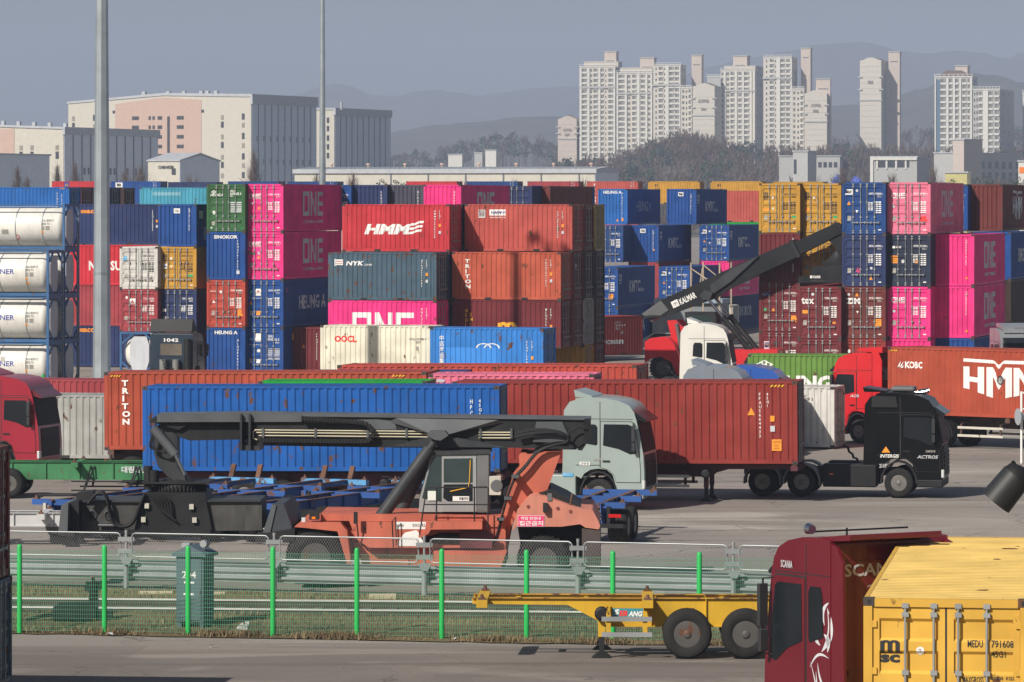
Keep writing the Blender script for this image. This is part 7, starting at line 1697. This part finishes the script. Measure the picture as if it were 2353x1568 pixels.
kp('cab_glass', [(1590, 727), (1640, 727), (1646, 740), (1646, 775), (1592, 775)], 1.17, 1.2, GLASS2)
# the boom lies in the middle of the machine, half its width further back
for ob in RK.children:
    if ob.name.split('.')[0] in ('outer_boom', 'inner_boom', 'boom_tail', 'boom_gusset', 'boom_collar', 'boom_head', 'hose_guide', 'lettering', 'lift_rod', 'lift_cylinder', 'cylinder_bracket', 'operator_cab', 'cab_glass'): ob.location.x -= (.26 if ob.name.split('.')[0] in ('lift_rod', 'lift_cylinder', 'cylinder_bracket') else .53)
# spreader across the machine, above the maroon stack
def kl(u, v, s):
    r = pt(u, v, s) - RK.location; c_, s_ = math.cos(R(14.5)), math.sin(R(14.5))
    return Vector((r.x * c_ - r.y * s_, r.x * s_ + r.y * c_, r.z))
e0, e1 = kl(1834, 650, 41.1), kl(1934, 612.5, 41.1)
def sx(u): return e0.x + (u - 1834) / 41.1 / .968
def sz(v): return e0.z + (650 - v) / 41.1
ky = e0.y; cx = sx(1884)
b = MB(); b.lathe([(.3, -.3), (.85, -.3), (.85, -.1), (.6, 0), (.4, .3), (.3, .5)], (8.0, 2.05, sz(603)), (0, 0, 1), 24); b.build('slewing_ring', BLK, RK)
b = MB(); b.box(sx(1862), sx(1912), ky + .3, ky + 11.6, sz(634), sz(614)); b.box(7.2, 8.6, 1.2, 2.9, sz(634), sz(606)); b.build('spreader_beam', KBOOM, RK)
for yy in (ky, ky + 11.5):
    b = MB(); b.prism([(sx(u), sz(v)) for u, v in ((1834, 650), (1834, 636), (1870, 631), (1893, 613), (1934, 613), (1934, 650))], yy, yy + .45); b.build('spreader_end_frame', KBOOM, RK, bevel=.02)
lt = Letters()
lt.put('KALMAR', (sx(1868), ky - .012, sz(639.5)), (1, 0, 0), (0, 0, 1), .42, .15, WHITE, 0, .03); lt.put('RECT', (sx(1861), ky - .012, sz(639.5)), (1, 0, 0), (0, 0, 1), .13, .15, WHITE); lt.build(RK)
b = MB(); b.box(sx(1862), sx(1895), ky - .01, ky + .02, sz(647.5), sz(643.5)); b.build('spreader_slot', GASK, RK)
# ------------------------------------------------------------------ fence, guardrail and small things
FG_ = mat('fence_green', (.02, .42, .09), rough=.45, var=.06); FW = mat('fence_wire_green', (.075, .3, .17), rough=.6, var=.1)
random.seed(9)
pu = [(-150, 96.3), (45, 97.3), (240, 97.6), (432, 97.9), (627, 98.3), (820, 98.6), (1015, 99), (1210, 99.3), (1408, 99.7), (1607, 100.1), (1806, 100.5)]
PP = [Vector((gx(u, s), F / s, 0)) for u, s in pu]
for P_ in PP: P_.z = gz(P_.y)
first = None
fence = empty('mesh_fence', PP[1], 0, 'long green welded mesh fence along the near side of the railway strip', 'fence')
for i, p in enumerate(PP):
    b = MB(); b.lathe([(.062, 0), (.062, 2.04), (.05, 2.08), (.02, 2.1)], (0, 0, 0), (0, 0, 1), 14)
    if first is None: first = b.build('fence_post', FG_, fence, p - PP[1]); 
    else: c = first.copy(); COL.objects.link(c); c.location = p - PP[1]
for p0, p1 in zip(PP, PP[1:]):
    b = MB(); d = p1 - p0; L = d.length; rnd = .0045
    n = int(L / .052)
    for i in range(1, n):
        t = i / n; a = p0.lerp(p1, t) - PP[1]; w = .0034
        b.box(a.x - w, a.x + w, a.y - w, a.y + w, a.z + .06, a.z + 1.96)
    for k in range(20):
        z = .07 + k * .0985; a, c = p0 - PP[1], p1 - PP[1]; b.beam((a.x, a.y - .006, a.z + z), (c.x, c.y - .006, c.z + z), .006, .006)
    b.build('mesh_panel', FW, fence, fix=False)
# guardrail with mesh screens
gu = [(-60, 84.4), (290, 85.2), (630, 86.2), (975, 87.2), (1328, 88.3), (1685, 89.4), (2045, 90.6)]
GP = [Vector((gx(u, s), F / s, 0)) for u, s in gu]
for p in GP: p.z = gz(p.y)
gr = empty('guardrail', GP[1], 0, 'galvanised guardrail with wire screens along the far side of the railway strip', 'guardrail')
pm = None
for p in GP:
    b = MB(); b.cyl((0, 0, 0), (0, 0, .86), .075, n=12); b.cyl((0, 0, .86), (0, 0, 1.52), .035, n=10); b.cyl((0, 0, 1.5), (0, 0, 1.58), .042, .04, 10)
    b.prism([(-.17, .86), (.2, .86), (.09, .66), (-.06, .66)], -.14, -.1)
    for z in (1.02, 1.34): b.box(-.22, .22, -.05, -.03, z - .06, z + .06)
    if pm is None: pm = b.mesh('rail_post', [GALV])
    inst('rail_post', pm, gr, p - GP[1])
for p0, p1 in zip(GP, GP[1:]):
    a, c = p0 - GP[1], p1 - GP[1]; d = (c - a).normalized(); nrm = Vector((-d.y, d.x, 0)); L = (c - a).length
    b = MB(); prof = []
    zz = [.26, .30, .38, .43, .48, .56, .60, .66, .74, .79, .83]; oo = [0, .0, -.085, -.085, .0, .0, -.085, -.085, 0, 0, .01]
    zz = [.24, .27, .33, .39, .42, .45, .51, .57, .60, .63, .69, .75, .78]; oo = [0, 0, -.085, -.085, 0, 0, -.085, -.085, 0, 0, -.085, -.085, -.01]
    vs = []
    for z, o_ in zip(zz, oo):
        vs += [a + nrm * (.24 + o_) + Vector((0, 0, z)), c + nrm * (.24 + o_) + Vector((0, 0, z))]
    b.add(vs, [(2*i, 2*i+1, 2*i+3, 2*i+2) for i in range(len(zz) - 1)]); b.build('rail_beam', GALV, gr, fix=False)
    b = MB(); e = .16; x0, x1, z0, z1, r = e, L - e, .87, 1.5, .12
    pts = []
    for cx_, cz, t0 in ((x1 - r, z1 - r, 0), (x0 + r, z1 - r, 90), (x0 + r, z0 + r, 180), (x1 - r, z0 + r, 270)):
        for k in range(5): t = R(t0 + 22.5 * k); pts.append((cx_ + r * math.cos(t), cz + r * math.sin(t)))
    pts.append(pts[0]); b.tube([a + d * x + Vector((0, 0, z)) for x, z in pts], .02, 6); b.build('screen_frame', GALV, gr)
    b = MB(); w = .0014; st = .075; n = int((x1 - x0) / st)
    for i in range(-8, n):
        for sg in (1, -1):
            xa = x0 + i * st + (0 if sg > 0 else (z1 - z0)); xb = xa + sg * (z1 - z0) * .62
            xa2, xb2 = (x0 + i * st, x0 + i * st + (z1 - z0) * .62) if sg > 0 else (x0 + i * st + (z1 - z0) * .62, x0 + i * st)
            za, zb = z0, z1
            def clip(xp, zp, xq, zq):
                for lim, s_ in ((x0, 1), (x1, -1)):
                    if s_ * (xp - lim) < 0 and s_ * (xq - lim) < 0: return None
                    if s_ * (xp - lim) < 0: t = (lim - xp) / (xq - xp); xp, zp = lim, zp + (zq - zp) * t
                    if s_ * (xq - lim) < 0: t = (lim - xq) / (xp - xq); xq, zq = lim, zq + (zp - zq) * t
                return xp, zp, xq, zq
            g = clip(xa2, za, xb2, zb)
            if g:
                pa, pb = a + d * g[0] + Vector((0, 0, g[1])), a + d * g[2] + Vector((0, 0, g[3]))
                b.beam(pa, pb, w * 2, w * 2)
    b.build('wire_screen', GALV, gr, fix=False)
# utility cabinet
p = pt(400, VH, 97.0); p.z = .3
cbn = empty('utility_cabinet', (p.x, p.y + .6, .28), -20, 'blue-grey trackside cabinet with white number and pitched cap', 'cabinet')
CBM = mat('cabinet_blue_grey', (.085, .12, .145), rough=.55, var=.1, streak=.2)
b = MB(); b.box(0, .72, 0, .6, .15, 1.72); b.box(.05, .67, -.02, .0, .2, 1.66); b.build('body', CBM, cbn, bevel=.01, seg=1)
b = MB(); b.prism([(-.08, 1.72), (.8, 1.72), (.8, 1.78), (.36, 2.0), (-.08, 1.78)], -.08, .68); b.build('cap', CBM, cbn)
b = MB(); b.box(.02, .12, .02, .58, -.05, .15); b.box(.6, .7, .02, .58, -.05, .15); b.build('foot', CBM, cbn)
b = MB(); b.box(.1, .3, .1, .3, 1.92, 2.03); b.tube([(.6, .3, 1.86), (.68, .3, 2.0)], .02); b.lathe([(.09, 0), (.09, .2), (.02, .2)], (.66, .1, 2.02), (0, 1, 0), 10); b.build('cap_lamp', GALV, cbn)
b = MB(); b.box(.62, .65, -.05, -.02, .85, .95); b.build('padlock', CHROME, cbn)
lt = Letters(); lt.put('204', (.17, -.026, 1.2), (1, 0, 0), (0, 0, 1), .36, .17, WHITE, 0, .01); lt.put('RECT', (.22, -.026, 1.08), (1, 0, 0), (0, 0, 1), .26, .045, WHITE); lt.put('RECT', (.2, -.026, .8), (1, 0, 0), (0, 0, 1), .27, .045, WHITE); lt.build(cbn)
# switch machine
p = pt(150, VH, 95.2)
sm = empty('point_machine', (p.x, p.y, .3), 4, 'black railway point machine with upright hand lever beside the rail', 'point machine')
b = MB(); b.box(-.3, .75, -.2, .25, .05, .36); b.box(.75, 1.15, -.12, .2, .02, .3); b.prism([(-.25, .36), (.7, .36), (.6, .46), (-.15, .46)], -.17, .2); b.build('housing', BLK, sm, bevel=.03)
b = MB(); b.tube([(-.95, 0, .06), (-.4, 0, .2), (-.2, 0, .2)], .035); b.tube([(-.9, .2, .05), (-.3, .15, .15)], .03); b.build('throw_rod', BLK, sm)
b = MB(); b.box(.56, .8, -.1, .12, .3, .6); b.cyl((.68, 0, .55), (.68, 0, .95), .11, .14, 10); b.prism([(.45, .75), (.92, .78), (.88, .92), (.5, .98)], -.06, .06); b.cyl((.68, 0, .95), (.66, 0, 1.08), .05, .04, 8); b.build('lever_stand', BLK, sm, bevel=.015)
b = MB(); b.cyl((.655, 0, 1.07), (.655, 0, 1.1), .025, n=8); b.build('red_knob', LAMP_R, sm)
# kerb blocks and track bits
for u, v, s, w, h, lb in ((555 - 237, 1362, 88.2, .9, .17, 'long buff kerb block behind the cabinet, near end'), (438 + 44, 1364, 88.4, .4, .17, 'short buff kerb block end showing just past the cabinet'), (848, 1375, 89.5, .7, .22, 'pale concrete block lying by the guardrail post')):
    p = pt(u, v, s); zz = gz(p.y) + .03
    b = MB(); b.box(0, w, 0, .2, 0, h); tag(b.build('kerb_block', mat('buff_concrete', (.45, .38, .26), rough=.95, var=.15), None, (p.x, p.y, zz), bevel=.015), lb, 'block')
p = pt(558, 1432, 97.8); b = MB(); b.box(-.1, .12, -.08, .1, 0, .12); b.cyl((-.12, 0, .02), (.02, 0, .14), .05, n=8); b.box(.06, .16, -.03, .03, -.06, .2); tag(b.build('cable_clamp', mat('pale_metal_lump', (.45, .45, .42), var=.2), None, (p.x, p.y, gz(p.y) + .12)), 'pale metal clamp lying in the grass by the point machine', 'clamp')
# litter
random.seed(31)
for k, (u, v, m, lb) in enumerate(((92, 1427, WHITE, 'crumpled white paper by the first fence post'), (258, 1452, mat('pale_bag', (.5, .53, .55), var=.1), 'pale plastic bag at the foot of the mesh'), (487, 1488, WHITE, 'small white litter scrap on the road edge'), (1047, 1466, WHITE, 'white litter by the fifth fence post'), (1348, 1470, mat('pale_stone', (.4, .39, .37), var=.2), 'pale stone at the fence foot near the black legs'))):
    s = (v - VH) / (CH - .35); p = pt(u, v, s); b = MB()
    vs = [(random.gauss(0, .05), random.gauss(0, .05), random.random() * .08) for i in range(8)]
    b.add(vs, [(0, 1, 2), (2, 3, 4), (4, 5, 6), (6, 7, 0), (1, 3, 5), (0, 4, 2)]); tag(b.build('litter', m, None, (p.x, p.y, gz(p.y)), fix=False), lb, 'litter')
# lamp masts
MAST = mat('mast_galvanised', (.4, .45, .48), rough=.35, metal=.55, var=.15, streak=.2)
def mast(p, h, r0, r1, label, zb=0.0, n=8, joints=()):
    o = empty('lamp_mast', p, 0, label, 'lamp mast', 'lamp masts')
    b = MB(); b.cyl((0, 0, zb), (0, 0, h), r0, r1, n)
    for f in b.sm: pass
    b.sm = [False] * len(b.sm); b.build('mast', MAST, o)
    b = MB()
    for z in joints: rr = r0 + (r1 - r0) * (z - zb) / (h - zb); b.cyl((0, 0, z), (0, 0, z + .12), rr + .02, n=n)
    b.sm = [False] * len(b.sm)
    if joints: b.build('mast_joint', MAST, o)
    b = MB()
    for z, rr in ((h - .5, 1.0), (h - 1.4, 1.0)): b.tube([(rr * math.cos(t), rr * math.sin(t), z) for t in [2 * math.pi * k / 16 for k in range(17)]], .05, 5)
    for k in range(4): t = k * math.pi / 2; b.beam((0, 0, h - .5), (math.cos(t), math.sin(t), h - .5), .06, .06)
    b.build('head_ring', MAST, o)
    for k in range(8):
        t = k * math.pi / 4; c = Vector((math.cos(t) * 1.25, math.sin(t) * 1.25, h - .5 - (.9 if k % 2 else 0)))
        b = MB(); b.box(-.32, .32, -.13, .13, -.25, .25); ob = b.build('floodlight', DKG, o, c); ob.rotation_euler = (R(-25), 0, t + math.pi / 2)
    if zb:
        b = MB(); b.lathe([(1.6, 0), (1.6, zb - .1), (1.5, zb)], (0, 0, 0), (0, 0, 1), 12, 0, False); b.build('plinth', CONC, o)
    return o
p = pt(234, VH, 47.75); p.z = 0
mast(p, 35.6, .44, .18, 'thick octagonal lamp mast rising before the seaco-blue and crimson containers'.replace('seaco-blue', 'navy'), 1.85, 8, (7.0,))
p = pt(741, VH, 25.5); p.z = 0
mast(p, 35.6, .36, .16, 'thin lamp mast rising behind the dull pink long sides', 0, 8, (15.6,))
# mesh fence bits before the tanks
f2 = empty('mesh_fence', pt(95, VH, 46.4), 0, 'short run of green mesh fence between tank containers and rusty red container', 'fence'); f2.location.z = 0
for x in (.1, 3.5): b = MB(); b.cyl((x, 0, 0), (x, 0, 1.95), .07, n=8); b.build('fence_post', FG_, f2)
b = MB()
for k in range(34): x = -2 + k * .2; b.box(x - .008, x + .008, -.008, .008, .1, 1.75)
for k in range(6): b.box(-2, 4.8, -.01, .01, .2 + k * .3, .22 + k * .3)
b.build('mesh_panel', FW, f2, fix=False)
# pole frame of weathered timber
pf = empty('pole_frame', pt(1628, VH, 33.5), -14, 'weathered timber pole frame with crossed braces behind the raised boom', 'pole frame'); pf.location.z = 0
b = MB()
for u in (1587, 1602, 1654, 1668): x = (u - 1628) / 33.5; b.beam((x, (0 if u in (1587, 1654) else 2), 0), (x, (0 if u in (1587, 1654) else 2), CH - (604 - VH) / 33.5), .1, .1)
def px_(u, v): return ((u - 1628) / 33.5, CH - (v - VH) / 33.5)
for (a, c, y) in (((1588, 618), (1640, 652), 0), ((1600, 618), (1590, 690), 2), ((1602, 610), (1665, 660), 2), ((1640, 640), (1598, 665), 2)):
    a, c = px_(*a), px_(*c); b.beam((a[0], y, a[1]), (c[0], y, c[1]), .07, .07)
b.build('timber', mat('weathered_timber', (.36, .29, .21), var=.3, rough=.9), pf)
# low shelter with blue roof edge behind the red stacker
sh = empty('shelter', pt(1502, VH, 32.2), -14.5, 'low shelter with pale roof edge behind the red stacker', 'shelter'); sh.location.z = 0
b = MB(); b.box(0, 5.0, 0, 3, 3.3, 3.6); b.build('roof', mat('pale_blue_sheet', (.25, .32, .38), var=.15), sh)
b = MB(); b.box(.1, 4.9, .3, 2.9, 0, 3.29); b.build('wall', mat('shaded_grey_sheet', (.2, .22, .23), var=.2), sh)
# floodlight hanging in at the right edge
fl = empty('floodlight', pt(2349, 1112, 150), 0, 'black finned floodlight tilted down at the picture edge', 'floodlight')
FLM = mat('floodlight_black', (.012, .013, .014), rough=.5, var=.15)
d = Vector((-.62, .1, -.78)).normalized()
b = MB(); c0 = Vector((-.08, 0, .12)); b.cyl(c0, c0 + d * .52, .24, .26, 24); b.build('lamp_housing', FLM, fl)
b = MB()
for k in range(9):
    t = math.pi * (k / 8 - .5); b.beam(c0 - d * .02 + Vector((math.cos(.66) * .0, 0, 0)), c0 - d * .14 + Vector((.78, 0, -.62)) * .2 * math.sin(t) + Vector((0, .2 * math.cos(t), 0)), .02, .05)
b.lathe([(.23, 0), (.2, -.1), (.06, -.16)], c0, d, 20); b.build('cooling_fins', PLAST, fl)
b = MB(); b.tube([(.0, .0, .2), (.3, 0, .18), (.9, 0, .18)], .06, 8); b.box(0, .28, -.12, .12, .02, .16); b.build('bracket', FLM, fl)
b = MB(); b.cyl((.95, 0, .4), (.95, 0, -(fl.location.z - .45)), .07, n=10); b.build('post', FLM, fl)
# horn loudspeaker at the right edge
hn_ = empty('horn_loudspeaker', pt(2346, 958, 57.5), 0, 'grey horn loudspeaker on a white pole at the picture edge', 'loudspeaker')
b = MB(); b.lathe([(.34, 0), (.3, .02), (.2, .12), (.12, .26), (.08, .45), (.1, .5), (.02, .55)], (-.12, 0, 0), (.95, .3, 0), 20); b.build('horn', mat('horn_grey', (.35, .37, .4), rough=.4, var=.1), hn_)
b = MB(); b.cyl((.05, .25, -hn_.location.z), (.05, .25, 1.0), .05, n=8); b.beam((.05, .25, .95), (.5, .25, .95), .06, .06); b.beam((.05, .25, .3), (.5, .25, .3), .05, .05); b.build('pole', WHITE, hn_)
# ------------------------------------------------------------------ haze
hz_ = MB(); hz_.box(-5000, 5000, -160, 12500, -2.5, 480)
hm = bpy.data.materials.new('haze_air'); hm.use_nodes = True
hn = hm.node_tree; hn.nodes.clear()
ho = hn.nodes.new('ShaderNodeOutputMaterial'); hv = hn.nodes.new('ShaderNodeVolumePrincipled')
hv.inputs['Color'].default_value = (.64, .75, .98, 1); hv.inputs['Density'].default_value = HAZE_D; hv.inputs['Anisotropy'].default_value = -0.06
hn.links.new(hv.outputs[0], ho.inputs['Volume'])
tag(hz_.build('haze', hm), 'thin bluish winter haze over the yard and hills', None, None, 'stuff')
